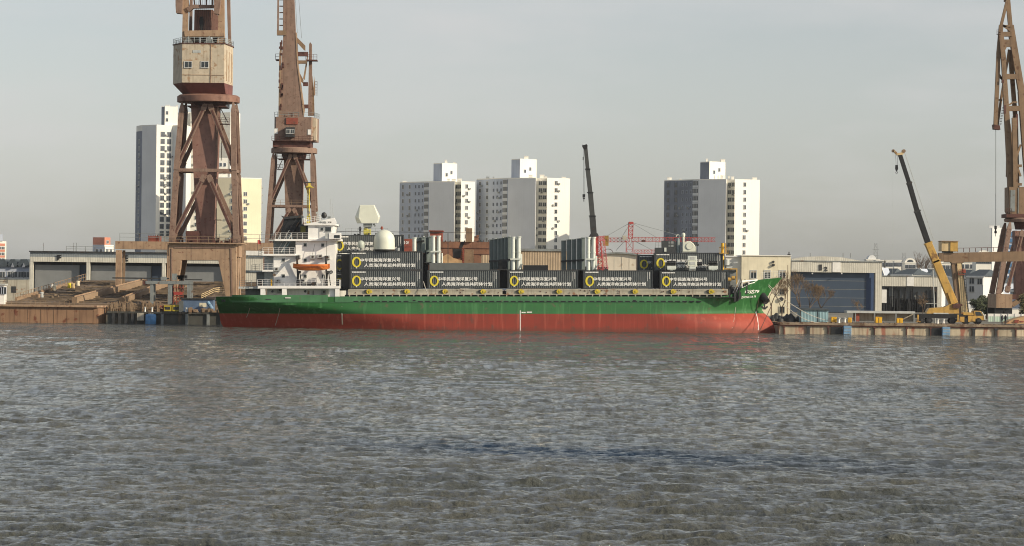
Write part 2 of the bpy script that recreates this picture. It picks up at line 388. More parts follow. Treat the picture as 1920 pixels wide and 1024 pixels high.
    fade=np.clip((560-YY)/25,0,1)*.75+.25
    Z*=fade
    e=np.clip((np.abs(t)-.187)/.046,0,1)[None,:]; e=np.maximum(e,np.clip((70-YY)/3.5,0,1)); Z=Z*(1-e)-.48*e
    me=bpy.data.meshes.new('water'); nv=nr*nc
    me.vertices.add(nv); me.vertices.foreach_set('co',np.stack([XX,YY,Z],-1).ravel())
    idx=np.arange(nv).reshape(nr,nc)
    q=np.stack([idx[:-1,:-1],idx[:-1,1:],idx[1:,1:],idx[1:,:-1]],-1).reshape(-1,4)
    nf=len(q); me.loops.add(nf*4); me.loops.foreach_set('vertex_index',q.ravel())
    me.polygons.add(nf); me.polygons.foreach_set('loop_start',np.arange(nf)*4); me.polygons.foreach_set('loop_total',np.full(nf,4))
    me.update(calc_edges=True); me.polygons.foreach_set('use_smooth',np.ones(nf,bool)); me.materials.append(m)
    o=bpy.data.objects.new('water',me); C.objects.link(o); structure(o)
    # calm outer river around and behind the detailed stretch
    mb=MB(); z=-.45
    mb.add([(-3000,-600,z),(3000,-600,z),(3000,575,z),(-3000,575,z)],[(0,1,2,3)])
    o=mb.build('river_outer_water',m); structure(o)
make_water()

# ---------------------------------------------------------------- land
xg=WX(446,517)
mb=MB(); mb.plan([(xg,517.5),(3500,517.5),(3500,9000),(-3500,9000),(-3500,600),(xg,600)],-3,GZ); structure(mb.build('ground',M['ground']))
xq=WX(1462,503)
# ---------------------------------------------------------------- right quay
f=Fr(1690,503,0)
q=f.thing('quay_wall','long stained concrete quay wall right of the ship bow','quay')
xl=WX(1463,503)-f.o.x; xr=WX(2150,503)-f.o.x
mb=MB(); mb.box(xl,xr,.25,14,-1.5,1.35); mb.build('wall_face',M['concrete'],q)
mb=MB(); mb.box(xl,xr,-.15,14.4,1.55,GZ+.02)
n=int((xr-xl)/.9)
for i in range(n):
    x=xl+i*(xr-xl)/n; h=random.uniform(.02,.22); mb.box(x,x+random.uniform(.35,.85),-.1+random.random()*.1,.9,GZ+.02,GZ+.02+h)
mb.build('coping',M['quaytop'],q)
mb=MB(); mb.box(xl,xr,-.02,.6,1.36,1.549); mb.build('ledge',M['rustdark'],q)
for px in (1516,1553,1826,1868,1470,1640,1700,1745,1905):
    w=.45 if px in (1516,1826,1868) else .18
    mb=MB(); x=f.x(px); mb.box(x-w/2,x+w/2,-.05,.3,-1.5,1.36); mb.box(x-w/2-.12,x+w/2+.12,-.12,.35,1.1,1.33); mb.build('pile',M['dark'] if w>.3 else M['rustdark'],q)
for a,b in ((1558,1579),(1742,1765)):
    mb=MB(); mb.box(f.x(a),f.x(b),-.03,.26,-1.5,1.3); mb.build('recess',M['black'],q)
for i,(a,b) in enumerate(((1581,1596),(1766,1781))):
    g=Fr((a+b)/2,502.6,0); fe=g.thing('fender','pale blue rubber fender on the quay wall, '+('the one nearer the ship bow' if i==0 else 'the one below the yellow mobile crane'),'fender','blue fenders on the quay wall')
    mb=MB(); w=(b-a)/2/g.S
    mb.box(-w,w,-.35,.3,-.4,1.5); mb.build('fender_panel',M['fender'],fe,bevel=.08)
    for k in range(3): 
        m2=MB(); m2.box(-w*.85,w*.85,-.42,-.351,.05+k*.5,.12+k*.5); m2.build('fender_strap',M['lightgrey'],fe)
# apron surface, boxes and bollards on the right quay
mb=MB(); mb.box(WX(1464,503),WX(2150,503),504.3,518,GZ-.3,GZ+.01); structure(mb.build('quay_apron',M['quaytop']))
def ybox(px0,px1,py0,py1,Y,label,m='safety',name='bollard_box',cat='box',group='yellow boxes on the quay'):
    g=Fr((px0+px1)/2,Y); t=g.thing(name,label,cat,group)
    w=(px1-px0)/2/g.S; h=(py1-py0)/g.S
    mb=MB(); mb.box(-w,w,-.6,.6,.12,h); mb.build('body',M[m],t,bevel=.04)
    mb=MB(); mb.box(-w*.9,-w*.4,-.5,.5,0,.12); mb.box(w*.4,w*.9,-.5,.5,0,.12); mb.build('skid',M['dark'],t)
    mb=MB(); mb.box(-w*.98,w*.98,-.62,.62,h,h+.06); mb.build('lid',M[m],t)
    mb=MB(); mb.box(-.04,.04,-.63,-.601,.2,h-.1); mb.build('door_seam',M['dark'],t)
    return t
ybox(1558,1568,593,604,506,'yellow steel box on the quay left of two white bollards')
ybox(1590,1596,594,604,506,'narrow yellow box on the quay right of two white bollards')
ybox(1641,1653,593,605,506,'yellow steel box on the quay edge below the pillar of the hall numbered 12')
ybox(1681,1692,594,604,507,'yellow box on the quay between hall 12 and the yellow mobile crane')
for i,(px,Y) in enumerate(((1573,505),(1584,505),(1758,505),(1769,505))):
    g=Fr(px,Y); t=g.thing('bollard',['white bollard beside the yellow box nearest the ship, left of its pair','white bollard right of its pair, beside the narrow yellow box','white bollard under the mobile crane body, left of its pair','white bollard under the mobile crane body, right of its pair'][i],'bollard','white bollards on the quay edge')
    mb=MB(); mb.lathe([(.26,0),(.2,.12),(.17,.55),(.19,.72)],n=12); mb.build('post',M['white'],t,smooth=True)
    mb=MB(); mb.lathe([(.2,.721),(.28,.78),(.28,.92),(.15,.98)],n=12); mb.build('cap',M['lightgrey'],t,smooth=True)
# blue corrugated shed and dark tarp pile beside the bow
g=Fr(1525,512); t=g.thing('shed','low pale blue corrugated shed on the quay behind the mooring ropes','shed')
mb=MB(); g.bx(mb,1499,1553,581,603.5,0,4); mb.build('wall',M['bluegrey'],t)
mb=MB(); mb.prism([(g.x(1497),g.z(581)),(g.x(1555),g.z(582)),(g.x(1553),g.z(578.5)),(g.x(1499),g.z(577))],-.3,4.3); mb.build('roof',M['slate'],t)
mb=MB(); g.bx(mb,1500,1502,582,603.4,-.06,-.003); g.bx(mb,1533,1534,582,603.4,-.06,-.003); mb.build('corner_post',M['dark'],t)
mb=MB(); g.bx(mb,1536,1545,586,603,-.05,-.003); mb.build('door',M['bluegrey'],t)
g=Fr(1478,513); t=g.thing('tarp_pile','dark tarpaulin covered pile between the bow and the blue shed','tarpaulin')
mb=MB(); 
for k in range(9):
    x=-2.6+k*.62; r=.62+.25*math.sin(k*1.7); mb.lathe([(r*1.25,0),(r*1.15,.5),(r*.85,r*1.1),(.15,r*1.5+.3)],c=(x,1+.4*math.sin(k*2.3),0),n=9)
mb.build('cover',M['dark'],t,smooth=True)
mb=MB(); mb.box(-2.8,2.8,.2,2,0,.14); mb.build('pallet',M['wood'],t)
# stub wall (low cream structure) in front of hall 12
g=Fr(1620,514); t=g.thing('quay_shelter','low grey open shelter on the quay in front of the hall numbered 12','shelter')
mb=MB(); g.bx(mb,1588,1716,583.5,587.5,0,4.4); mb.build('roof',M['lightgrey'],t)
mb=MB(); g.bx(mb,1603,1716,587.6,603,2.5,2.7); mb.build('back_wall',M['beige'],t)
for px in (1590,1604,1640,1680,1714):
    mb=MB(); g.bx(mb,px-1,px+1,587.6,604,0,.2); mb.build('post',M['grey'],t)
mb=MB(); g.bx(mb,1604,1612,588,603,.5,2.4); mb.build('cabinet',M['redrust'],t)

# teal fence, tarp mound, people on the right
g=Fr(1890,513); t=g.thing('fence','pale green and cream sheet fence behind the quay on the right','fence')
mb=MB(); g.bx(mb,1852,2000,589,594,0,.1); mb.build('upper_panel',M['white'],t)
mb=MB(); g.bx(mb,1852,2000,594.1,604,0,.1); mb.build('panel',M['teal'],t)
for k in range(12):
    mb=MB(); g.bx(mb,1852+k*12.5,1853.2+k*12.5,588,604,-.08,-.003); mb.build('post',M['lightgrey'],t)
g=Fr(1925,507); t=g.thing('scrap_mound','orange brown mound of covered scrap at the right end of the quay','mound')
mb=MB(); pts=[(1886,607),(1893,602),(1905,598),(1920,594),(1940,592),(1970,594),(1980,607)]
P=g.poly(pts); mb.prism(P,0,5); mb.build('heap',M['mound'],t)
mb=MB()
for k in range(40):
    px=random.uniform(1892,1965); u=(px-1886)/60; z=g.z(606)-0+random.uniform(.1,.9)*min(1,u*1.3); x=g.x(px); s_=random.uniform(.08,.3)
    mb.box(x,x+s_*1.6,-s_*.6,.2,z,z+s_)
mb.build('debris',M['redrust'],t)

def person(px,Y,z,label,lean=0,h=1.72,rz=0,sit=False,m='skin',py0=None):
    g=Fr(px,Y,z) if py0 is None else Fr(px,Y,py0=py0)
    s_=h/1.72
    V=[(0,0,.92),(0,0,1.15),(0,.01,1.38),(0,0,1.48),(0,-.01,1.56),(0,-.01,1.68),
       (.17,0,1.40),(.22,-.02,1.14),(.2,-.14,.93),(-.17,0,1.40),(-.24,0,1.13),(-.22,-.1,.9),
       (.1,0,.88),(.11,-.04,.5),(.12,.02,.08),(.12,-.13,.03),(-.1,0,.88),(-.12,.05,.5),(-.14,.12,.08),(-.14,-.03,.03)]
    R=[.15,.15,.16,.06,.09,.085,.065,.05,.035,.065,.05,.035,.10,.07,.045,.04,.10,.07,.045,.04]
    E=[(0,1),(1,2),(2,3),(3,4),(4,5),(2,6),(6,7),(7,8),(2,9),(9,10),(10,11),(0,12),(12,13),(13,14),(14,15),(0,16),(16,17),(17,18),(18,19)]
    me=bpy.data.meshes.new('person'); me.from_pydata([tuple(c*s_ for c in v) for v in V],E,[]); me.materials.append(M[m])
    o=bpy.data.objects.new('person',me); C.objects.link(o); o.location=g.o; o.rotation_euler=(0,0,rz)
    md=o.modifiers.new('skin','SKIN'); 
    for i,vs in enumerate(me.skin_vertices[0].data if me.skin_vertices else []): vs.radius=(R[i]*s_,R[i]*s_)
    if not me.skin_vertices:
        pass
    o.modifiers.new('sub','SUBSURF').render_levels=1
    tag(o,label,'person','people in dark clothes')
    return o
def fix_skin(o,R): pass
person(1879,506,GZ+.1,'person in dark clothes standing on the quay, left of two by the orange mound',rz=.4)
person(1885,506,GZ+.1,'person in dark clothes standing on the quay, right of two by the orange mound',rz=-.7)

# ---------------------------------------------------------------- left: floating pontoon, slipway
f=Fr(100,530,0); t=f.thing('floating_pontoon','long rusty brown floating pontoon at the left edge of the photo','pontoon')
P=[(-170,568.5),(190,572),(197,575),(196,603),(190,640),(-170,640)]
mb=MB(); x0=f.x(-170); x1=f.x(196)
zt=f.z(572,100)
mb.plan([(x0,0),(x1-1.2,0),(x1,1.5),(x1,5),(x0,5)],-1.2,zt-.35,top=[(x0,0),(x1-1.2,0),(x1,1.5),(x1,5),(x0,5)]); mb.build('hull',M['hullrust'],t)
mb=MB(); mb.plan([(x0,-.5),(x1-1.3,-.5),(x1+.3,1.2),(x1+.3,5.2),(x0,5.2)],zt-.35,zt); mb.build('deck',M['rusttan'],t)
for k in range(15):
    x=x0+k*2.4
    mb=MB(); mb.box(x-.04,x+.04,-.06,0,-1,zt-.36); mb.build('weld_rib',M['hullrust'],t)
g0=WX(-170,536); 
def slz(Y): return 3.55+(Y-536)*.0625
mb=MB(); Xl,Xr=WX(-170,536),WX(445,536)
Xm=WX(22,536); Xe=WX(155,600)
vs=[(Xm-25,535.6,slz(535.6)),(Xr,535.6,slz(535.6)),(Xr+2,604,slz(604)),(Xe,604,slz(604)),(Xm,540,slz(540)),(Xm-25,540,slz(540))]
n=len(vs); allv=vs+[(x,y,-2) for x,y,z in vs]
mb.add(allv,[tuple(range(n)),tuple(range(n,2*n))[::-1]]+[(i,n+i,n+(i+1)%n,(i+1)%n) for i in range(n)])
structure(mb.build('slipway',M['plank']))
rnd=random.Random(5)
# timber launching ways
def beam(a,Ya,b,Yb,w,h,label,name='launching_rail'):
    xa=WX(a,Ya); xb=WX(b,Yb); mbx=MB()
    n=1
    o=Vector((xa,Ya,slz(Ya)))
    for k in range(n):
        u=k/n; v=(k+1)/n
        p=Vector((xa,Ya,slz(Ya)+h/2)).lerp(Vector((xb,Yb,slz(Yb)+h/2)),u)-o; q_=Vector((xa,Ya,slz(Ya)+h/2)).lerp(Vector((xb,Yb,slz(Yb)+h/2)),v)-o
        j=0; mbx.bar(p+Vector((j,0,j)),q_+Vector((j,0,j)),h,w)
    t_=thing(name,label,'rail',o,'timber launching rails on the slipway'); mbx.build('beam',M['wood'],t_)
    m2=MB(); m2.bar(Vector((0,0,h+.03)),Vector((xb-xa,Yb-Ya,slz(Yb)-slz(Ya)+h+.03)),.05,w*.5); m2.build('rail_top',M['rusttan'],t_)
beam(140,537,272,592,1.2,1.0,'raised timber launching rail on the slipway, below the letter E of the hall')
beam(228,537,313,588,1.1,.95,'raised timber launching rail on the slipway in front of the rusty portal crane')
beam(30,541,150,597,.5,.4,'weathered timber launching rail along the left edge of the slipway')
# planks, sleepers and debris strewn over the slipway (uncountable)
mb=MB()
for k in range(900):
    Y=rnd.uniform(538,602); u=(Y-540)/64; X=rnd.uniform(Xm+ (Xe-Xm)*max(0,u)+.5,Xr)
    L_=rnd.uniform(.3,4.5); w=rnd.uniform(.08,.35); z=slz(Y); h=rnd.uniform(.03,.12) if rnd.random()<.94 else rnd.uniform(.2,.45)
    mb.bar((X,Y,z+h/2),(X+L_*rnd.choice((-1,1)),Y+rnd.uniform(-.5,.5),z+h/2+rnd.uniform(0,.06)),h,w)
o=mb.build('slipway_planks',mat('old_planks',(0.18,0.135,0.09),.9,.25,.6,rust=.2,rustcol=(.13,.09,.06))); tag(o,'loose planks and timber offcuts strewn over the slipway','timber',kind='stuff')
mb=MB()
for k in range(200):
    Y=rnd.uniform(538,602); u=(Y-540)/64; X=rnd.uniform(Xm+ (Xe-Xm)*max(0,u)+.5,Xr)
    L_=rnd.uniform(.5,3.5); w=rnd.uniform(.2,1.2); z=slz(Y); h=rnd.uniform(.03,.18)
    mb.box(X,X+L_,Y,Y+w,z-.05,z+h)
o=mb.build('slipway_scrap',mat('dull_scrap',(0.10,0.08,0.06),.9,.2,.5)); tag(o,'dark scrap plates and wet patches lying over the slipway','scrap',kind='stuff')
# railing along the left edge of the slipway
o=Vector((Xm,540,slz(540))); t=thing('railing','rusty pipe railing along the left edge of the slipway','railing',o)
mb=MB(); railing(mb,[(0,0,0),(Xe-Xm,64,slz(604)-slz(540))],1.3,2.2,.05,2); mb.build('railing_frame',M['wood'],t)
f2=Fr(40,530.5,zt); t=thing('railing','low railing along the deck edge of the rusty pontoon','railing',(f.o.x,530,f.o.z+zt))
mb=MB(); railing(mb,[(x0,4.6,0),(f.x(150),4.6,0)],.75,.9,.022,2); mb.build('railing_frame',M['wood'],t)
for i,(px,py,Y) in enumerate(((97,533,575),(102,536,570),(130,533,578),(137,534,577),(146,529,585),(72,556,545),(78,549,550))):
    z=slz(Y); g=Fr(px,Y,z); t=g.thing('mooring_drum',['cream drum by the slipway railing, left of a close pair','cream drum by the slipway railing, right of a close pair','bright yellow drum on the slipway under the middle pillar of the hall','dull yellow drum beside the bright yellow one on the slipway','small cream drum highest up the slipway railing','rusty drum low on the slipway by the first hall pillar','grey drum just above the rusty one on the slipway'][i],'drum','drums along the slipway railing')
    mm=['white','creamwall','yellow','yellowgr','creamwall','rusttan','lightgrey'][i]
    mb=MB(); mb.lathe([(.35,0),(.4,.1),(.33,.6),(.42,.95),(.3,1.05)],n=12); mb.build('barrel',M[mm],t,smooth=True)
    mb=MB(); mb.lathe([(.5,-.02),(.5,.05)],n=12); mb.build('base_plate',M['dark'],t)
# quay edge between pontoon and ship
f=Fr(315,529,0); t=f.thing('pontoon_quay','dark shaded concrete quay edge between the rusty pontoon and the ship stern','quay')
zt=(base_py(315,529,0)-585)/f.S
mb=MB(); mb.box(f.x(198),f.x(520),.3,12,-1.2,zt-.35); mb.build('wall_face',M['darkquay'],t)
mb=MB(); mb.box(f.x(200),f.x(520),0,12.2,zt-.35,zt); mb.build('coping',M['darkquay'],t)
for px in (212,224,236,248,304,350,390,415):
    mb=MB(); mb.box(f.x(px)-.25,f.x(px)+.25,-.1,.32,-1.2,zt-.36); mb.build('pile',M['grey'] if px in(304,350,390) else M['dark'],t)
mb=MB(); f.bx(mb,257,270,587,601,-.14,.25); mb.build('patch_plate',M['beige'],t)
QT=zt
g=Fr(282.5,528.3,0); fe=g.thing('fender','bright blue rubber fender on the dark quay edge left of the ship stern','fender')
mb=MB(); mb.lathe([(.85,-.3),(.98,-.1),(.98,1.6),(.85,1.8)],c=(0,.1,0),n=18); mb.build('fender_drum',mat('bright_blue_fender',(0.10,0.27,0.52),.5,.15,1.5,streak=.4),fe,smooth=True)
mb=MB(); mb.lathe([(.5,1.8),(.5,1.95)],c=(0,.1,0),n=12); mb.build('end_cap',M['lightgrey'],fe)
for i,(a,b) in enumerate(((307,321),(323,337))):
    g=Fr((a+b)/2,531,QT); tt=g.thing('generator_box',['yellow machine box on the dark quay, left of the pair','yellow machine box on the dark quay, right of the pair'][i],'machine','yellow machine boxes')
    w=(b-a)/2/g.S; mb=MB(); mb.box(-w,w,0,1,.1,1.25); mb.build('body',mat('dull_yellow',(0.42,0.33,0.03),.5,.12,1,rust=.1),tt,bevel=.04)
    mb=MB(); mb.box(-w*.9,w*.9,.1,.9,0,.1); mb.build('skid',M['dark'],tt)
    mb=MB(); mb.box(-w*.7,w*.7,-.03,-.003,.4,.9); mb.build('grille',M['dark'],tt)
g=Fr(300,532,QT); t=g.thing('winch','dark red winch with drum left of the yellow machine boxes','winch')
mb=MB(); mb.tube((-.6,0,.7),(.6,0,.7),.42,12); mb.build('drum',M['redrust'],t)
mb=MB(); mb.box(-.75,-.62,-.4,.4,0,1.1); mb.box(.62,.75,-.4,.4,0,1.1); mb.build('side_plate',M['red'],t)
mb=MB(); mb.box(-.9,.9,-.5,.5,0,.1); mb.build('base_plate',M['dark'],t)
# grey pipe gantry
g=Fr(315,534,QT); t=g.thing('pipe_gantry','grey steel pipe gantry standing on the dark quay left of the ship','gantry')
for px,w in ((284,6),(318,7),(354,7)):
    for dd in (0,3.2):
        mb=MB(); g.bx(mb,px-w/2,px+w/2,533,588,dd,dd+.55); mb.build('post',M['grey'],t)
mb=MB(); g.bx(mb,273,358,527,533,-.1,.6); g.bx(mb,273,358,527,533,3.1,3.8); mb.build('beam',M['grey'],t)
mb=MB(); g.bx(mb,205,312,520.5,523,4,4.5); g.bx(mb,345,378,523.5,525.5,1,1.3); mb.build('pipe',M['dark'],t)
mb=MB(); g.bx(mb,321,330,513,526,1,2); g.bx(mb,300,311,519,526,1,2); mb.build('valve_box',M['grey'],t)
mb=MB(); mb.tube(g.p(272,530,0),g.p(272,530,1.6),.45,12); mb.build('pipe_end',M['rustdark'],t)
mb=MB()
for k in range(12): 
    px=rnd.uniform(330,345); mb.box(g.x(px),g.x(px)+.4,1,1.6,g.z(rnd.uniform(519,527)),g.z(517)+.1)
mb.build('motor',M['dark'],t)
g=Fr(335,537,QT); t=g.thing('scaffold','dark red steel scaffold under the rusty crane portal','scaffold')
mb=MB()
for px in (325,331,337,343): g.bx(mb,px-.8,px+.8,535,588,0,.2)
for py in (540,548,556,566): g.bx(mb,324,344,py-.8,py+.8,-.05,.25)
mb.bar(g.p(325,566),g.p(343,540),.12); mb.build('lattice',M['redrust'],t)
mb=MB(); g.bx(mb,326,342,548,553,-.3,-.06); mb.build('work_basket',M['red'],t)
g=Fr(372,531,QT); t=g.thing('workshop_cabin','blue steel cabin with a cream panel on the quay behind the ship stern','cabin')
mb=MB(); g.bx(mb,340,400,562,588,0,3); mb.build('body',mat('dull_blue_cabin',(0.10,0.155,0.25),.6,.12,1,streak=.3),t)
mb=MB(); g.bx(mb,338,402,559.5,561.9,-.2,3.2); mb.build('roof',M['dark'],t)
mb=MB(); g.bx(mb,374,387,568,576,-.05,-.003); mb.build('cream_panel',M['creamwall'],t)
mb=MB(); g.bx(mb,336,344,564,586,-.4,-.1); mb.build('door',M['navy'],t)
g=Fr(395,530,QT); t=g.thing('canvas_bundle','pale blue rolled canvas bundle leaning behind the ship stern','bundle')
mb=MB(); mb.tube((-.6,0,1.9),(.3,0,.6),.35,10); mb.build('roll',M['fender'],t,smooth=True)
mb=MB(); mb.bar((-.35,-.37,1.3),(.1,-.37,1.55),.06); mb.build('strap',M['dark'],t)
# clutter of pipes, posts and gear along the dark quay
mb=MB()
for k in range(130):
    px=rnd.uniform(200,300); g=Fr(px,rnd.uniform(530,534),QT); h=rnd.uniform(.3,1.9); w=rnd.uniform(.04,.3)
    o=g.o; mb.box(o.x,o.x+w,o.y,o.y+w,o.z,o.z+h)
    if rnd.random()<.4: mb.bar((o.x,o.y,o.z+h),(o.x+rnd.uniform(.5,2),o.y,o.z+h*rnd.uniform(.6,1)),.08)
for k in range(40):
    px=rnd.uniform(345,415); g=Fr(px,rnd.uniform(528.6,530),QT); h=rnd.uniform(.2,.9); w=rnd.uniform(.1,.9); o=g.o
    mb.box(o.x,o.x+w,o.y,o.y+.5,o.z,o.z+h)
o=mb.build('quay_clutter',M['wood']); tag(o,'rusty posts, pipe stubs and gear heaped along the dark quay','scrap',kind='stuff')
for i,(px,) in enumerate(((272,),(285,),(349,))):
    g=Fr(px,529.6,QT); t=g.thing('bollard','white bollard on the dark quay, '+['left of the gantry post','just right of the first gantry post','beside the blue cabin'][i],'bollard','white bollards on the dark quay')
    mb=MB(); mb.lathe([(.2,0),(.15,.1),(.15,.6),(.2,.7)],n=10); mb.build('post',M['white'],t,smooth=True)
    mb=MB(); mb.lathe([(.22,.701),(.22,.8),(.1,.84)],n=10); mb.build('cap',M['lightgrey'],t)
# yellow rail fence behind stern
g=Fr(395,541,3.6); t=g.thing('railing','yellow guard railing on the slipway just left of the crane portal foot','railing')
mb=MB(); railing(mb,[g.p(378,562,0),g.p(398,551,3),g.p(432,545,8)],1.0,1.2,.05,3); mb.build('railing_frame',M['yellowgr'],t)
# ---------------------------------------------------------------- windows shared by many facades
def win_mesh(w,h,frame='frame',glass='glass',cols=2,dep=.12,sill=False):
    mb=MB(); t=.09*min(w,h)+.02
    mb.box(-w/2,w/2,-.02,.25,-h/2,h/2,1)
    mb.box(-w/2-t,w/2+t,-dep,0,h/2,h/2+t,0); mb.box(-w/2-t,w/2+t,-dep-.05,0,-h/2-t,-h/2,0)
    mb.box(-w/2-t,-w/2,-dep+.01,0,-h/2,h/2,0); mb.box(w/2,w/2+t,-dep+.01,0,-h/2,h/2,0)
    for i in range(1,cols): x=-w/2+w*i/cols; mb.box(x-t/3,x+t/3,-dep+.03,0,-h/2,h/2,0)
    o=mb.build('window_mesh',[M[frame],M[glass]]); me=o.data; bpy.data.objects.remove(o); return me
def ac_mesh():
    mb=MB(); mb.box(-.4,.4,-.55,-.05,-.3,.3,0); mb.tube((.05,-.56,0),(.05,-.6,0),.2,10,mi=1); mb.box(-.42,.42,-.5,0,-.38,-.33,1)
    o=mb.build('ac_mesh',[M['lightgrey'],M['dark']]); me=o.data; bpy.data.objects.remove(o); return me
AC=ac_mesh()
def balcony_mesh(w,h):
    mb=MB(); mb.box(-w/2,w/2,-.12,0,-h/2,-h/2+.8,0); mb.box(-w/2,w/2,-.05,.2,-h/2+.9,h/2-.25,1); mb.box(-w/2,w/2,-.15,0,h/2-.25,h/2,0)
    for i in range(1,4): x=-w/2+w*i/4; mb.box(x-.04,x+.04,-.12,-.04,-h/2+.9,h/2-.25,0)
    o=mb.build('balcony_mesh',[M['towergrey'],M['dullglass']]); me=o.data; bpy.data.objects.remove(o); return me
class Tower:
    """plan outline in px + depth offset; a face is an edge of it"""
    def __init__(s,px0,Y,label,name='apartment_tower',group='white apartment towers',cat='apartment building'):
        s.f=Fr(px0,Y); s.t=s.f.thing(name,label,cat,group); s.nw=0; s.r=random.Random(int(px0))
    def pt(s,px,d,py=400): # plan point seen at px at extra depth d
        f=s.f; return (WX(px,f.Y+d,py)-f.o.x, d)
    def block(s,name,m,pts,py_top,z0=0,py=400,ztop=None):
        P=[s.pt(a,d,py) for a,d in pts]
        zt=s.f.z(py_top,sum(a for a,d in pts)/len(pts)) if ztop is None else ztop
        mb=MB(); mb.plan(P,z0,zt); o=mb.build(name,M[m],s.t)
        # parapet lip
        return P,zt
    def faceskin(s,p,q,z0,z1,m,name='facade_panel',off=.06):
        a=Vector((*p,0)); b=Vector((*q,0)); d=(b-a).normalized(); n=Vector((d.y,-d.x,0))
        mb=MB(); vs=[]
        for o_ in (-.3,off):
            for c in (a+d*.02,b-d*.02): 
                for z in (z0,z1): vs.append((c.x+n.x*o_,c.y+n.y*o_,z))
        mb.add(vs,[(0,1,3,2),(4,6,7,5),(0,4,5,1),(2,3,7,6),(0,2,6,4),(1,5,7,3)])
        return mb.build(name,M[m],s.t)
    def windows(s,p,q,us,z0,dz,n,me,ac=0.0,name='window',off=.0,skip=0.0):
        a=Vector((*p,0)); b=Vector((*q,0)); d=(b-a); ang=math.atan2(d.y,d.x)
        dn=d.normalized(); nn=Vector((dn.y,-dn.x,0))
        for u in us:
            for k in range(n):
                if s.nw>=98: return
                if s.r.random()<skip: continue
                c=a.lerp(b,u)+nn*(.02+off); z=z0+k*dz
                shared(me,name,s.t,(c.x,c.y,z),ang); s.nw+=1
                if s.r.random()<ac:
                    c2=c+dn*s.r.choice((-1.3,1.2)); shared(AC,'air_conditioner',s.t,(c2.x,c2.y,z-s.r.choice((.9,.3))),ang)
W15=win_mesh(1.35,1.4,'frame','dullglass'); W11=win_mesh(1.1,1.5,'towergrey'); W09=win_mesh(.8,1.2,'towerdark'); W22=win_mesh(2.2,1.6,'frame','dullglass',3); BAL=balcony_mesh(2.9,2.7); W18d=win_mesh(1.5,1.7,'towerdull','dullglass',2)
def roofbits(T,pts,z,n=5,m='towergrey'):
    r=T.r
    for k in range(n):
        i=r.randrange(len(pts)); a=Vector((*pts[i],0)); b=Vector((*pts[(i+1)%len(pts)],0)); c=a.lerp(b,r.random())*.92+Vector((0,1.5,0))
        mb=MB(); h=r.uniform(.4,1.3); w=r.uniform(.5,2); mb.box(c.x-w/2,c.x+w/2,c.y,c.y+1,z,z+h); mb.box(c.x-w/2-.1,c.x+w/2+.1,c.y-.1,c.y+1.1,z+h,z+h+.15)
        mb.build('roof_vent',M[m],T.t)
def quadtower(label, X, dark, tops, Y=1150, first=1.6, n=16, shademat='towerdark', core=None, dz=2.82, vis=10, cmat='towerwhite', gmat='towergrey', darkwin=W11, acs=.25, coretop=300):
    """X = px of: left edge, blank start, blank end, recess end, right edge"""
    T=Tower((X[0]+X[4])/2,Y,label)
    x0,x1,x2,x3,x4=X
    dr=-(x2-x1)/(F/Y)*.46; d0=16;d1=0;d3=0;d3b=dr+.5
    s=F/Y
    pts=[(x0,d0),(x1,d1),(x2,dr),(x2+1,dr+6),(x3,d3),(x3+.01,d3b),(x4,d3b+(x4-x3)/s*.57),(x4-3,d0+12),(x0+6,d0+14)]
    P,zt=T.block('wall',cmat,pts,tops)
    T.faceskin(P[0],P[1],0.05,zt-.05,shademat)  # left face skinned darker, its shade put into the colour
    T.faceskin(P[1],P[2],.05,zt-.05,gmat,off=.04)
    # parapet
    mb=MB(); mb.plan([(x*1.0,y) for x,y in P],zt,zt+.35); mb.build('parapet',M[cmat],T.t)
    zb=zt-first-dz*(vis-1)
    T.windows(P[0],P[1],(.12,.35),zb,dz,vis,darkwin,ac=acs,off=.06)
    T.windows(P[0],P[1],(.55,.67,.79),zb,dz,vis,W09,ac=.1,off=.06)
    T.windows(P[0],P[1],(.915,),zb+.1,dz,vis,BAL,name='balcony',off=.06)
    T.windows(P[3],P[4],(.4,.8),zb,dz,vis,W15,ac=.6)
    T.windows(P[5],P[6],(.4,),zb,dz,vis,W11,ac=.45)
    if core:
        c0,c1,c2,ct=core; cp=[(c0,6),(c1,1.2),(c2,5.5),(c2-5,14),(c0+5,13)]
        Q,cz=T.block('stair_tower',cmat,cp,ct,z0=zt+.36,py=320)
        T.faceskin(Q[0],Q[1],zt+.4,cz-.05,shademat)
        mb=MB(); mb.plan(Q,cz,cz+.3); mb.build('parapet',M[cmat],T.t)
        for u in (.3,.62):
            a=Vector((*Q[1],0)).lerp(Vector((*Q[2],0)),u); ang=math.atan2(Q[2][1]-Q[1][1],Q[2][0]-Q[1][0])
            shared(W09,'window',T.t,(a.x+.03,a.y-.02,zt+2.2+u*3),ang)
        roofbits(T,Q,cz+.3,3,cmat)
    roofbits(T,P,zt+.35,7,cmat)
    return T
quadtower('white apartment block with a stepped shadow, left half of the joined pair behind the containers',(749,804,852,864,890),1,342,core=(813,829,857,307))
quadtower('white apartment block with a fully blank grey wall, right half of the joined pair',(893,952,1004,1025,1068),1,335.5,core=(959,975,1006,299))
T=quadtower('white apartment tower with left side greyed for shade, standing alone behind the ship bow',(1245,1309,1361,1364+13,1424),1,338,Y=1100,shademat='towerdull',core=(1313,1330,1360,304),dz=2.85,darkwin=W18d,acs=.1)
# hanging facade-work ropes on the lone tower
mb=MB()
a=T.pt(1309,0); b=T.pt(1361,5)
for u in (.12,.3,.42,.55,.68,.8,.9):
    x=a[0]+(b[0]-a[0])*u; y=a[1]+(b[1]-a[1])*u-.25; mb.bar((x,y,6),(x+.4,y,48),.10)
mb.build('facade_rope',M['grey'],T.t)

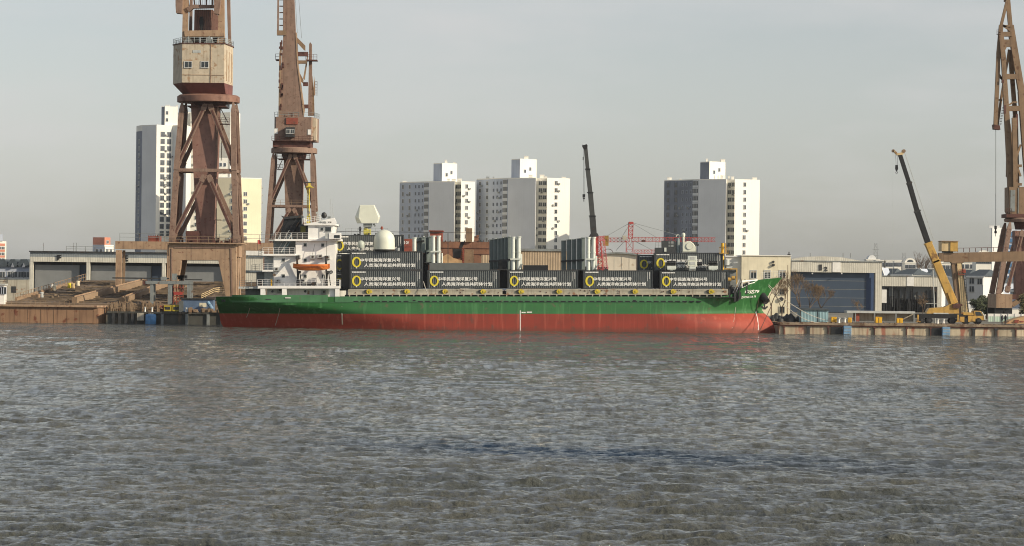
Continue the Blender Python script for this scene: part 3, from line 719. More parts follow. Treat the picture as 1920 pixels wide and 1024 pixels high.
# far-left towers behind the rusty crane
T=Tower(300,1150,'tall white apartment tower behind the left side of the rusty portal crane')
P,zt=T.block('wall','towerwhite',[(254,9),(265,1.5),(292,-2.5),(322,1.5),(348,-3),(357,12),(270,24)],236)
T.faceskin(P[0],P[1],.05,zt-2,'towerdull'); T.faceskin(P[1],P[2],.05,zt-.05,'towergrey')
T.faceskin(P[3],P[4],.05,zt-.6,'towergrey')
T.windows(P[2],P[3],(.38,.78),zt-3.4-2.8*14,2.8,15,W18d,ac=.5)
T.windows(P[0],P[1],(.55,),zt-6-2.8*13,2.8,14,W15,ac=.4,off=.06)
mb=MB(); mb.plan(P,zt,zt+.3); mb.build('parapet',M['towerwhite'],T.t)
Q,cz=T.block('stair_tower','towerwhite',[(303,6),(309,2),(333,4),(333,13),(303,12)],199,z0=zt+.31,py=215)
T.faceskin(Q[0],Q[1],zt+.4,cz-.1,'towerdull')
T.windows(Q[1],Q[2],(.18,),zt+2.5,2.8,2,W09,ac=0)
roofbits(T,Q,cz,3)
T=Tower(395,1170,'white apartment block with many windows seen through the rusty crane legs')
P,zt=T.block('wall','towerwhite',[(333,6),(337,1),(357,2),(357.01,0),(400,0),(403,3),(432,-2.5),(450,6),(440,18),(340,18)],212,py=250)
T.windows(P[1],P[2],(.5,),zt-3-2.8*16,2.8,17,W15,ac=.5)
T.windows(P[3],P[4],(.3,.75),zt-3-2.8*16,2.8,17,W15,ac=.5)
T.faceskin(P[5],P[6],.05,zt-12,'towergrey')
mb=MB(); mb.plan(P,zt,zt+.3); mb.build('parapet',M['towerwhite'],T.t)
T=Tower(470,1120,'cream yellow apartment block right of the rusty portal crane',group=None)
P,zt=T.block('wall','toweryellow',[(404,4),(406,1),(444,-1),(448,2),(490,6),(490,16),(404,16)],334,py=380)
T.windows(P[3],P[4],(.28,),zt-6-2.85*10,2.85,11,W15,ac=.5); T.windows(P[1],P[2],(.8,),zt-3-2.85*10,2.85,11,W15,ac=.5)
T.windows(P[4],P[5],(.2,),zt-3-2.85*10,2.85,11,W09,ac=.9)
mb=MB(); mb.plan(P,zt,zt+.3); mb.build('parapet',M['towerwhite'],T.t)
Q,cz=T.block('stair_tower','towerwhite',[(404,8),(408,5),(427,5),(427,14),(404,14)],295,z0=zt+.31,py=320)
T.windows(Q[1],Q[2],(.3,.7),zt+2.5,2.8,2,W09)

# small coloured blocks at far left
T=Tower(195,1500,'pink and red apartment block far behind the hall lettered F',group=None,name='apartment_block')
P,zt=T.block('wall','towerwhite',[(174,8),(176,3),(196,0),(213,4),(213,16),(176,16)],459,py=460)
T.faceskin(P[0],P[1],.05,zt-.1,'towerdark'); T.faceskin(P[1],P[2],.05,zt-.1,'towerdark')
T.windows(P[2],P[3],(.3,.7),zt-3-2.9*5,2.9,6,W15)
T.windows(P[1],P[2],(.3,.7),zt-3-2.9*5,2.9,6,W15,off=.06)
Q,cz=T.block('upper_storeys','brick',[(174,8),(176,3),(196,0),(207,3),(207,13),(176,13)],445,z0=zt+.02,py=455)
T.windows(Q[2],Q[3],(.5,),zt+1.5,2.9,1,W15)
T=Tower(0,1500,'pink banded apartment block at the left edge of the photo',group=None,name='apartment_block')
P,zt=T.block('wall','towerwhite',[(-30,8),(-20,0),(9,3),(12,14),(-30,16)],452,py=460)
for k in range(9):
    mb=MB(); mb.plan([(x*1.01,y-.15) for x,y in P],zt-2.5-k*3,zt-1.2-k*3); mb.build('brick_band',M['brick'],T.t)
T.windows(P[1],P[2],(.45,.7,.9),zt-3.6-3*5,3,6,W15)
Q,cz=T.block('stair_tower','towerdark',[(-14,4),(-12,1),(6,2),(6,10),(-14,10)],439,z0=zt+.02)
# ---------------------------------------------------------------- halls
HF=Fr(300,760)
t=HF.thing('workshop_hall','long low cream hall lettered F and E with wide dark openings, behind the slipway','hall')
f=HF
x0=f.x(55); x1=f.x(650)
zt=f.z(473.5,150); z1=f.z(482,100); z2=f.z(491,100)
mb=MB(); mb.box(x0,x1,0.2,40,z1,zt-.01); mb.build('fascia',mat('hall_fascia_grey',(0.21,0.235,0.245),.6,.06,.5,streak=.2,corr=(.7,.2)),t)
mb=MB(); mb.box(x0-.2,x1+.2,-.3,41,zt-.009,zt+.3); mb.build('roof',M['dark'],t)
mb=MB(); mb.box(x0,x1,0,1,z2,z1-.004); mb.build('lintel',M['offwhite'],t)
for px,w in ((58,6.5),(164.5,6.5),(306,6.5),(432,7),(505,7),(600,7)):
    mb=MB(); x=f.x(px); mb.box(x-w/f.S/2,x+w/f.S/2,.05,1.2,0,z2-.003); mb.build('pillar',M['offwhite'],t)
for a,b,dk in ((62,161,15),(168,303,22),(310,428,0),(436,500,0)):
    mb=MB(); mb.box(f.x(a),f.x(b-dk),2.2,2.5,0,z2-.8); mb.build('sliding_door',M['greydoor'],t)
    if dk: mb=MB(); mb.box(f.x(b-dk)+.02,f.x(b),3.4,3.6,0,z2-.8); mb.build('sliding_door',M['bluedoor'],t)
mb=MB(); mb.box(x0,x1,3.9,40,0,z1-.01); mb.build('hall_body',M['dark'],t)
for ch,px,w,hh in (('F',106,8,10),('E',232,7.5,11.5)):
    lettering(ch,w/f.S,hh/f.S,t,(f.x(px),-.15,f.z(488 if ch=='F' else 490,px)),M['black'],.12,.045)
for px in (98,135,140):
    mb=MB(); mb.bar(f.p(px-20 if px==98 else px,473,3),f.p(px-20 if px==98 else px,455,3),.12); mb.build('roof_mast',M['grey'],t)
mb=MB(); railing(mb,[(f.x(120),3,zt+.3),(f.x(210),3,zt+.3)],1.3,2.5,.06,2); mb.build('roof_railing',M['grey'],t)
mb=MB(); f.bx(mb,102,130,470.5,472.5,3,6); mb.build('roof_vent',M['dark'],t)
# sheet-clad annex behind the ship stern
f=Fr(475,700); t=f.thing('sheet_annex','cream sheet metal annex between the rusty crane portal and the ship bridge','annex')
mb=MB(); f.bx(mb,452,640,480,600,0,20); mb.build('wall',M['offwhite'],t)
mb=MB(); f.bx(mb,450,642,470.5,479.8,-.8,21); mb.build('roof',M['white'],t)
mb=MB(); f.bx(mb,452,640,508,512,-.2,-.003); mb.build('wall_band',M['slate'],t)
# terraced houses far left
for i,(a,b,tp,lab) in enumerate(((-20,14,512,'grey gabled terraced house at the left edge, first of the row'),(14,33,513,'grey terraced house with a dark roof, second of the row left of the hall'),(33,56,512,'grey terraced house touching the hall, right end of the row'))):
    f=Fr((a+b)/2,800); t=f.thing('terraced_house',lab,'house','grey terraced houses left of the hall')
    e=f.z(497+3); r_=f.z(486)
    mb=MB(); mb.box(f.x(a),f.x(b),0,10,0,e); mb.build('wall',M['towerdark'],t)
    mb=MB(); mb.prism([(f.x(a)-.3,e),(f.x(b)+.3,e),(f.x(b)-.8,r_),(f.x(a)+.8,r_)],-.6,10.6); mb.build('roof',M['slate'],t)
    mb=MB(); c=(a+b)/2; mb.prism([(f.x(c-3),e-.2),(f.x(c+3),e-.2),(f.x(c),e+1.0)],-.9,2); mb.build('gable',M['towerdull'],t)
    for u in (.25,.7):
        for zz in (e-2.2,e-5.2): shared(W15,'window',t,(f.x(a+(b-a)*u),-.02,zz))
f=Fr(20,720); t=f.thing('low_wall','plain grey brown wall below the terraced houses at far left','wall')
mb=MB(); f.bx(mb,-60,54,524,600,0,.5); mb.build('wall_panel',M['beige'],t)
mb=MB(); f.bx(mb,-60,54,522,523.9,-.1,.6); mb.build('coping',M['grey'],t)
mb=MB(); f.bx(mb,21,30,537,549,-.05,-.003); mb.build('opening',M['dark'],t)
# white deckhouse at far left edge
f=Fr(2,534,3.4); t=f.thing('deckhouse','small white deckhouse with a railed roof standing on the pontoon at the left edge','deckhouse')
mb=MB(); f.bx(mb,-30,8,535,571,0,2.5); mb.build('wall',M['white'],t)
mb=MB(); f.bx(mb,-32,10,532,534.9,-.3,2.8); mb.build('roof',M['lightgrey'],t)
mb=MB(); railing(mb,[(f.x(-30),0,f.z(531.5)),(f.x(9),0,f.z(531.5)),(f.x(9),2.5,f.z(531.5))],1.1,1,.04,3); mb.build('roof_railing',M['dark'],t)
for px in (2,7): shared(W09,'window',t,(f.x(px),-.02,f.z(545)),0)
# ---------------------------------------------------------------- middle background
f=Fr(1010,640); t=f.thing('tan_shed','tan corrugated sheet shed between the two tall launcher clusters','shed')
mb=MB(); f.bx(mb,968,1062,471,600,0,15); mb.build('wall',M['tanwall'],t)
mb=MB(); f.bx(mb,968,1062,466.5,470.9,-.3,15.3); mb.build('roof',M['grey'],t)
mb=MB(); f.bx(mb,905,922,478,520,0,3); mb.build('annex',M['tanwall'],t)
f=Fr(1160,680); t=f.thing('pale_tank_hall','pale cream low curved hall behind the red lattice crane','hall')
P=[(1120,479),(1132,476.5),(1155,474.5),(1180,476),(1206,480.5),(1215,484)]
mb=MB(); mb.prism(f.poly([(1120,600)]+P+[(1215,600)]),0,14); mb.build('wall',M['palearc'],t)
mb=MB()
for a,b in zip(P[:-1],P[1:]): mb.bar(f.p(a[0],a[1]-.6,-.2),f.p(b[0],b[1]-.6,-.2),.35,1)
mb.build('roof_edge',M['grey'],t)
for px in (1138,1152,1166,1180,1194):
    mb=MB(); f.bx(mb,px-.3,px+.3,480,505,-.06,-.003); mb.build('wall_rib',M['offwhite'],t)
# brown steel block (ship section under construction)
f=Fr(850,600); t=f.thing('hull_block','large rusty brown ship section with openings, behind the tall tubes and containers','ship section')
mb=MB(); f.bx(mb,770,925,453,520,0,16); mb.build('plating',M['brownblock'],t)
mb=MB(); f.bx(mb,806,829,433,453,1,8); f.bx(mb,804,831,432,434,.5,8.5); mb.build('upper_box',M['redrust'],t)
mb=MB(); f.bx(mb,873,885,428,454,-.6,3); mb.build('post_box',M['browngirder'],t)
mb=MB(); f.bx(mb,889,897,443,453,0,3); f.bx(mb,893,898,441,444,-.2,2); mb.build('roof_box',M['brownblock'],t)
mb=MB(); f.bx(mb,770,925,464.7,465.6,-.15,0); f.bx(mb,887,925,476.5,477.3,-.15,0); mb.build('seam_girder',M['rustdark'],t)
mb=MB(); mb.prism(f.poly([(865,453),(872,453),(866,466),(860,466)]),-.05,.1); mb.prism(f.poly([(849,467),(866,467),(863,484),(850,483)]),-.06,.1); mb.build('opening',M['black'],t)
mb=MB(); f.bx(mb,870,888,468,520,-.4,-.003); mb.build('side_tank',M['browngirder'],t)
mb=MB(); f.bx(mb,888.5,902,480,520,-.3,-.003); mb.build('side_tank',M['brownblock'],t)
mb=MB(); f.bx(mb,902.5,917,478,520,-.25,-.003); mb.build('patch_panel',M['tanwall'],t)
mb=MB(); mb.prism(f.poly([(826,500),(828,483),(840,476),(850,484),(866,488),(868,500)]),-3,-.5); mb.build('debris_heap',M['mound'],t)
mb=MB()
for px in range(780,925,9): f.bx(mb,px,px+2,451,453.2,-.15,.2)
mb.build('lug',M['rustdark'],t)
mb=MB(); f.bx(mb,867.5,869.5,466,506,-.8,-.5); 
for k in range(10): f.bx(mb,866,871,467+k*4,468+k*4,-.9,-.45)
mb.build('ladder',M['redrust'],t)
f=Fr(764,560); t=f.thing('red_container','rusty red shipping container with white lettering behind the large radome','container')
mb=MB(); f.bx(mb,757,772,448,500,0,2.4); mb.build('body',M['redrust'],t)
lettering('10/',9/f.S,6/f.S,t,(f.x(758,456),-.03,f.z(458)),M['letter'],.01,.01)
mb=MB(); f.bx(mb,757,772,462.5,463.5,-.05,-.003); mb.build('seam',M['rustdark'],t)
# stay lines across
t=thing('overhead_cable','thin dark overhead cable with posts running behind the containers','cable',W(640,434,560))
mb=MB(); o=t.location
pts=[W(px,py,560)-o for px,py in ((632,434),(720,434.6),(800,436),(860,436.5),(940,437.5))]
for a,b in zip(pts[:-1],pts[1:]): mb.bar(a,b,.09)
mb.build('wire',M['dark'],t)
mb=MB()
for px in (840,): mb.bar(W(px,437,560)-o,W(px,500,560)-o,.14)
mb.build('post',M['dark'],t)
# cream building behind bow
f=Fr(1423,620); t=f.thing('cream_building','cream rendered flat roofed building with three upper windows behind the ship bow','building')
mb=MB(); f.bx(mb,1390,1482,480,600,0,14); mb.build('wall',M['creamwall'],t)
mb=MB(); f.bx(mb,1388.5,1484,478.6,480,-.25,14.3); mb.build('parapet',M['towerwhite'],t)
mb=MB(); f.bx(mb,1362,1390,482,600,2,16); mb.build('rear_wing',M['towerwhite'],t)
mb=MB(); f.bx(mb,1361,1391,479.5,482,1.7,16.3); mb.build('wing_parapet',M['towergrey'],t)
Wc=win_mesh(10/f.S,14/f.S,'frame','glass',2)
for px,py in ((1413,514.5),(1439,514.5),(1467,514.5)):
    shared(Wc,'window',t,(f.x(px,py),-.02,f.z(py,px)))
    mb=MB(); f.bx(mb,px-5,px+5,507.5,511,-.1,-.021); mb.build('window_head',M['beige'],t)
Wd=win_mesh(9/f.S,11/f.S,'beige','glass',2)
for px,py in ((1466,547),(1466,581)): shared(Wd,'window',t,(f.x(px,py),-.02,f.z(py,px)))
mb=MB(); mb.tube(f.p(1450,491,-.4),f.p(1450,491,0),.25,8); mb.tube(f.p(1450,497,-.5),f.p(1450,497,0),.3,8); mb.tube(f.p(1465,561,-.5),f.p(1465,561,0),.45,10); mb.build('wall_lamp',M['dark'],t)
mb=MB(); mb.bar(f.p(1481,478,2),f.p(1481,472,2),.2); f.bx(mb,1478,1483,476,478.5,1,2); mb.build('roof_unit',M['dark'],t)
f=Fr(1476,560,GZ); t=f.thing('pole','thin brown pole standing in front of the cream building','pole')
mb=MB(); mb.tube((0,0,0),f.p(1477,497,0),.09,8,r2=.05); mb.build('shaft',M['browngirder'],t)
mb=MB(); mb.box(-.3,.3,-.3,.3,0,.3); mb.build('foot',M['concrete'],t)
# hall 12
f=Fr(1567,700); t=f.thing('workshop_hall','hall numbered 12 with a wide dark blue door beside the cream building','hall')
x0,x1=f.x(1483),f.x(1653)
zt=f.z(491,1567); z1=f.z(511,1567)
mb=MB(); mb.box(x0,x1,0,1,z1,zt); mb.build('fascia',M['offwhite'],t)
mb=MB(); mb.box(x0-.3,x1+.3,-.25,30,zt+.003,zt+.25); mb.build('roof_edge',M['grey'],t)
mb=MB(); mb.box(f.x(1640.5),x1,0.02,1.2,0,z1-.003); mb.build('pillar',M['offwhite'],t)
mb=MB(); mb.box(f.x(1560),f.x(1575),-.12,-.003,z1+.1,zt-.1); mb.build('fascia_panel',M['white'],t)
mb=MB(); mb.box(f.x(1483),f.x(1521),-.1,-.003,z1+.1,zt-.1); mb.build('fascia_panel',M['offwhite'],t)
mb=MB(); mb.box(x0,f.x(1625),1.3,1.6,0.1,z1-.01)
mb.build('sliding_door',M['bluedoor'],t)
mb=MB(); mb.box(f.x(1625)+.02,f.x(1640),2.4,2.6,0.1,z1-.01); mb.build('sliding_door',mat('deep_blue_door',(0.05,0.09,0.19),.5,.05,.4),t)
for k in range(4):
    z=z1-(k+1)*2.05+.0; mb=MB(); mb.box(x0,f.x(1625),1.24,1.297,z,z+.09); mb.build('door_seam',M['grey'],t)
mb=MB(); mb.box(x0,x1,2.9,30,0,zt-.01); mb.build('hall_body',M['dark'],t)
P=[(1485,486),(1510,481.5),(1545,480.5),(1580,482.5),(1617,489.5)]
mb=MB(); mb.prism(f.poly([(1485,491.5)]+P+[(1619,492.5)]),1.5,30); mb.build('curved_roof',M['offwhite'],t)
for ch,a,b,c,d in (('1',1536,1541,496,507),('2',1545.5,1551.5,500,508)):
    lettering(ch,(b-a)/f.S,(d-c)/f.S,t,(f.x(a,d),-.12,f.z(d,a)),M['dark'],.1,.03)
for px in (1523,1578): mb=MB(); mb.tube(f.p(px,513,-.4),f.p(px,513,0),.18,8); mb.build('lamp',M['frame'],t)
for px in (1524,1586,1600): mb=MB(); mb.bar(f.p(px,483,6),f.p(px,474,6),.18); mb.build('roof_mast',M['grey'],t)
# second hall
f=Fr(1710,740); t=f.thing('workshop_hall','low grey hall with a dark open front, right of the hall numbered 12','hall')
x0,x1=f.x(1653),f.x(1765); zt=f.z(518.5,1700); z1=f.z(537,1700)
mb=MB(); mb.box(x0,x1,0,1,z1,zt); mb.build('fascia',M['offwhite'],t)
mb=MB(); mb.box(f.x(1700),f.x(1713),-.1,-.003,z1+.1,zt-.1); mb.build('fascia_panel',M['white'],t)
mb=MB(); mb.box(x0-.2,x1+.2,-.2,25,zt+.003,zt+.2); mb.build('roof_edge',M['grey'],t)
mb=MB(); mb.box(f.x(1757),x1,.02,1.2,0,z1-.003); mb.build('pillar',M['offwhite'],t)
mb=MB(); mb.box(x0,f.x(1748),2.2,2.5,f.z(562),z1-.01); mb.build('door_panel',M['greydoor'],t)
mb=MB(); mb.box(x0,x1,2.9,25,0,zt-.01); mb.build('hall_body',M['dark'],t)
mb=MB(); r=random.Random(4)
for k in range(34):
    x=f.x(r.uniform(1655,1757)); h=r.uniform(2,6.5); mb.box(x,x+r.uniform(.1,.5),1.2,1.8,0,h)
    if k%2: mb.box(x,x+r.uniform(1,4),1.3,1.7,h*.6,h*.6+.2)
mb.build('stacked_material',M['black'],t)
mb=MB(); f.bx(mb,1652,1662,543,568,-.5,0); mb.build('downpipe',M['white'],t)
# houses with slate roofs right of halls
def house(a,b,eave,ridge,Y,label,wall='towergrey',bot=None,gable=None,win=(),name='house'):
    f=Fr((a+b)/2,Y); t=f.thing(name,label,'house','pitched roof houses beyond the halls')
    e=f.z(eave,f.px0); r_=f.z(ridge,f.px0); w=f.x(b)-f.x(a)
    mb=MB(); mb.box(f.x(a),f.x(b),0,11,0,e); mb.build('wall',M[wall],t)
    mb=MB(); 
    vs=[(f.x(a)-.5,-.6,e),(f.x(b)+.5,-.6,e),(f.x(b)+.5,11.6,e),(f.x(a)-.5,11.6,e),(f.x(a)+w*.18,5.5,r_),(f.x(b)-w*.18,5.5,r_)]
    mb.add(vs,[(0,3,2,1),(0,1,5,4),(1,2,5),(2,3,4,5),(3,0,4)]); mb.build('roof',M['slate'],t)
    mb=MB(); mb.box(f.x(a)-.6,f.x(b)+.6,-.75,-.61,e-.35,e+.1); mb.build('gutter',M['white'],t)
    if gable:
        g,gw,gt=gable; mb=MB(); gz=f.z(gt,g); mb.prism([(f.x(g-gw),e-.4),(f.x(g+gw),e-.4),(f.x(g),gz)],-1,3); mb.build('gable',M['towerdark'],t)
        mb=MB(); mb.bar((f.x(g-gw),-1.1,e),(f.x(g),-1.1,gz+.2),.2); mb.bar((f.x(g+gw),-1.1,e),(f.x(g),-1.1,gz+.2),.2); mb.build('gable_trim',M['white'],t)
    for px,py in win: shared(W15,'window',t,(f.x(px),-.02,f.z(py,px)))
    t.rotation_euler=(0,0,math.radians(-38))
    return t
house(1640,1672,520,503,880,'slate roofed house just right of hall 12, gable end showing',gable=(1655,8,502))
house(1672,1712,515,504,860,'wide slate roofed house in the middle of the row beyond the halls')
house(1712,1740,516,504,880,'slate roofed house with a white trimmed gable beyond the low grey hall',gable=(1728,8,504))
house(1736,1790,518,504,900,'dark roofed house partly behind the yellow mobile crane boom')
house(1782,1812,520,505,840,'grey house between the mobile crane boom and the gantry leg')
house(1808,1845,518,505,760,'pale blue grey house with a dark roof right of the gantry leg',win=((1821,527),(1821,542),(1838,528)))
house(1845,1880,530,520,860,'dull grey house with a low roof behind the trees on the right',wall='towerdark',win=((1852,540),(1862,540),(1872,540)))
house(1890,1960,545,534,800,'grey house behind the legs of the crane at the right edge',wall='towerdark',win=((1900,550),(1912,550)))
# far white villas
def villa(a,b,top,Y,label,roof=None,group='white villas on the far skyline',nw=3):
    f=Fr((a+b)/2,Y); t=f.thing('villa',label,'villa',group)
    mb=MB(); zt=f.z(top,f.px0); w=f.x(b)-f.x(a)
    mb.box(f.x(a),f.x(b),0,10,0,zt); mb.build('wall',M['towerwhite'],t)
    mb=MB(); mb.box(f.x(a)-.3,f.x(b)+.3,-.3,10.3,zt,zt+.4); mb.build('cornice',M['towerwhite'],t)
    for k in range(nw): shared(W18d,'window',t,(f.x(a)+w*(k+.5)/nw,-.02,zt-1.9))
    if roof=='dome':
        m2=MB(); m2.tube((f.x(a)+w*.45,1,zt+.4),(f.x(a)+w*.45,9,zt+.4),w*.32,16); m2.build('barrel_roof',M['towergrey'],t)
    if roof=='arch':
        m2=MB(); n=10; P=[(w*.5*math.cos(math.pi*i/n),zt+.4+w*.38*math.sin(math.pi*i/n)) for i in range(n+1)]
        m2.prism([(x,z) for x,z in P],0,9); m2.build('arched_gable',M['towerwhite'],t)
        m2=MB(); m2.prism([(x*.6,zt+.4+(z-zt-.4)*.6) for x,z in P],-.1,-.003); m2.build('arched_window',M['dullglass'],t)
    return t
villa(1624,1648,487.5,1500,'white villa with a barrel shaped roof light, beside hall 12',roof='dome')
villa(1642,1656,489,1450,'small plain white villa, second from hall 12 on the skyline')
villa(1660,1674,489,1450,'plain white villa with a flat roof, middle of the skyline row')
villa(1676,1689,489,1470,'plain white villa at the right end of the flat roofed row')
villa(1696,1716,493,1500,'cream villa with an arched gable left of the bare trees',roof='arch')
villa(1764,1788,494,1400,'white villa between the mobile crane boom and the gantry leg',roof='arch')
villa(1790,1826,492,1350,'pale villa right of the gantry leg under the gantry girder',nw=4)
villa(1829,1858,482,1250,'bright white villa with an arched roof below the gantry girder',roof='arch',nw=4)
T=Tower(1872,1300,'grey apartment block behind the legs of the crane at the right edge',group=None,name='apartment_block')
P,zt=T.block('wall','towergrey',[(1858,10),(1860,0),(1888,4),(1888,16),(1858,16)],427,py=470)
T.windows(P[1],P[2],(.6,),zt-4-2.9*9,2.9,10,W15,ac=.5); roofbits(T,P,zt,3)
T=Tower(1900,1400,'bluish glazed building seen through the legs of the crane at the right edge',group=None,name='office_block')
P,zt=T.block('wall','towerdark',[(1888,10),(1889,0),(1905,2),(1960,16)],430,py=470)
for k in range(14):
    a=P[1];b=P[2]; mb=MB(); mb.box(a[0]+.3,b[0]-.3,a[1]-.1,a[1]+2,zt-3.2-k*3,zt-1.4-k*3); mb.build('window_band',M['blue'],T.t)
f=Fr(1848,700); t=f.thing('small_hut','small white hut with two windows right of the gantry leg foot','hut')
mb=MB(); f.bx(mb,1812,1836,568,590,0,5); mb.build('wall',M['towergrey'],t)
mb=MB(); f.bx(mb,1811,1837,565.5,567.9,-.3,5.3); mb.build('roof',M['white'],t)
shared(W15,'window',t,(f.x(1828),-.02,f.z(574)))
f=Fr(1850,650); t=f.thing('boundary_wall','long low white wall behind the mobile crane cab','wall')
mb=MB(); f.bx(mb,1800,1990,580,592,0,.4); mb.build('wall_panel',M['towerwhite'],t)
mb=MB(); f.bx(mb,1800,1990,578.8,579.9,-.1,.5); mb.build('coping',M['towergrey'],t)
# lattice pylons on skyline
for i,(px,top,base,Y,lab) in enumerate(((1641,456,500,3000,'faint lattice pylon on the skyline above the white villas'),(1694,474,500,3000,'small faint pylon on the skyline left of the bare trees'))):
    f=Fr(px,Y); t=f.thing('pylon',lab,'pylon','pylons on the skyline'); mb=MB(); h=f.z(top); w=2.2
    for sx in (-1,1):
        mb.bar((sx*w*1.6,0,0),(sx*.6*w,0,h),.35)
    n=9
    for k in range(n):
        z=h*k/n; z2=h*(k+1)/n; a=w*1.6+(w*.6-w*1.6)*k/n; b=w*1.6+(w*.6-w*1.6)*(k+1)/n
        mb.bar((-a,0,z),(b,0,z2),.25); mb.bar((a,0,z),(-b,0,z2),.25)
    mb.build('mast',M['grey'],t)
    mb=MB()
    for u in (.75,.87): mb.bar((-3.2,0,h*u),(3.2,0,h*u),.4)
    mb.build('cross_arm',M['grey'],t)

# ---------------------------------------------------------------- trees
def bare_tree(px,Y,h,label,seed,spread=.6,m='twig',name='bare_tree',group='bare winter trees',z=GZ,lv=5):
    f=Fr(px,Y,z); t=f.thing(name,label,'tree',group); r=random.Random(seed)
    tr=MB(); tw=MB()
    def grow(p,d,L,rad,lev):
        q=p+d*L
        (tr if lev<2 else tw).tube(p,q,max(rad,.012*Y/500),5 if lev<2 else 3,r2=max(rad*.65,.012*Y/500))
        if lev>=lv: return
        for k in range(3 if lev<lv-1 else 4):
            a=Vector((r.uniform(-1,1),r.uniform(-1,1),r.uniform(-.25,.9)))*spread
            nd=(d+a).normalized(); grow(q if k else p.lerp(q,.8),nd,L*r.uniform(.62,.85),rad*.6,lev+1)
    grow(Vector((0,0,0)),Vector((0,0,1)),h*.3,h*.018,0)
    tr.build('trunk',M['bark'],t); tw.build('crown',M[m],t); return t
bare_tree(1500,560,9,'bare brown tree against the blue door beside the cream building',1,.75,lv=6)
bare_tree(1518,575,8.5,'bare orange brown tree left of the middle of the blue door',2,.8,lv=6)
bare_tree(1540,570,7,'low bushy bare tree in front of the middle of the blue door',3,.9,lv=6)
bare_tree(1446,570,9,'bare tree between the ship bow and the cream building',4,.7,lv=6)
bare_tree(1466,555,7.5,'small bare tree just right of the ship stem',14,.7)
bare_tree(1610,560,4,'low bare shrub in front of the right end of the blue door',5,1.0)
bare_tree(1730,600,5,'bare shrub left of the mobile crane body',6,1.0)
for i,(px,h) in enumerate(((1592,9),(1604,11),(1676,12),(1700,14),(1722,17),(1735,19),(1748,17),(1757,15),(1600,8))):
    if i==8: continue
    bare_tree(px,1550,h*1.0+9,['bare far tree above the right end of hall 12, left of its pair','bare far tree above the right end of hall 12, right of its pair','bare far tree between the white villas and the arched villa','bare far tree behind the arched cream villa','tall bare far tree just right of the arched villa','tallest bare far tree left of the mobile crane boom','bare far tree close to the mobile crane boom','bare far tree touching the mobile crane boom'][i],20+i,.7,m='bark',group='bare trees on the far skyline',lv=4)
def leafy(px,Y,h,w,label,seed,m='leaf',name='evergreen_tree',group='dark evergreen trees',n=2600):
    f=Fr(px,Y); t=f.thing(name,label,'tree',group); r=random.Random(seed)
    mb=MB(); mb.tube((0,0,0),(0,0,h*.6),.18,7,r2=.08)
    for k in range(6):
        a=r.uniform(0,6.28); mb.tube((0,0,h*.3+k*.1*h*.5),(math.cos(a)*w*.35,math.sin(a)*w*.35,h*(.5+.07*k)),.07,5,r2=.03)
    mb.build('trunk',M['bark'],t)
    mb=MB(); cl=[(r.uniform(-w*.4,w*.4),r.uniform(-w*.4,w*.4),r.uniform(.25,.85)*h,r.uniform(.16,.3)*w) for _ in range(13)]+[(0,0,h*.8,w*.22)]
    for k in range(n):
        c=cl[r.randrange(len(cl))]; d=Vector((r.gauss(0,1),r.gauss(0,1),r.gauss(0,1))).normalized()*(c[3]*r.random()**.4)
        p=Vector(c[:3])+d; s_=r.uniform(.1,.24); u=Vector((r.gauss(0,1),r.gauss(0,1),r.gauss(0,1))).normalized(); v=u.orthogonal().normalized()
        mb.add([p-u*s_,p+v*s_*.6,p+u*s_,p-v*s_*.6],[(0,1,2,3)])
    mb.build('crown',M[m],t); return t
leafy(1836,600,4.4,3.2,'dark evergreen right of the small white hut, leftmost of the clump',31)
leafy(1850,605,5.2,3.6,'dark evergreen in the middle of the clump behind the quay',32)
leafy(1864,600,4.6,3.2,'dark evergreen next to the foot of the right hand crane',33)
leafy(1922,540,6.0,3.2,'olive brown leafy tree at the right edge of the photo',34,m='leaf2',group=None,name='leafy_tree')
# far tree belt along the horizon
mb=MB(); r=random.Random(9)
for k in range(420):
    if k<260: Y=r.uniform(1650,1950); X=Y*r.uniform(.117,.2); h=r.uniform(10,19)
    else: Y=r.uniform(2300,2700); X=r.uniform(-700,750); h=r.uniform(8,14)
    w=r.uniform(3,6)
    for j in range(22):
        a=Vector((X+r.gauss(0,.4),Y,GZ+h*r.uniform(0,.45))); q=Vector((X+r.gauss(0,w*.45),Y+r.gauss(0,w*.4),GZ+h*r.uniform(.45,1)))
        mb.bar(a,q,.35,.35,w2=.15,h2=.15)
o=mb.build('far_woodland',mat('far_trees',(0.10,0.095,0.075),.9,.2,.05)); tag(o,'low hazy belt of bare trees along the far horizon','woodland',kind='stuff')
# ---------------------------------------------------------------- rusty portal cranes
def portal_crane(px0,Y,label,cfg):
    f=Fr(px0,Y); return f, f.thing('portal_crane',label,'crane','rusty portal cranes')
# ===== crane 1 (left, nearest)
f,t=portal_crane(382,545,'tall rusty portal crane with a beige octagonal machine house, left in the photo',None)
D=9.5   # depth between front and back frames
R='rusty'
P=f.poly
def slab(pts,d0,d1,name,m,par=None):
    mb=MB(); mb.prism(P(pts),d0,d1); return mb.build(name,M[m],par or t)
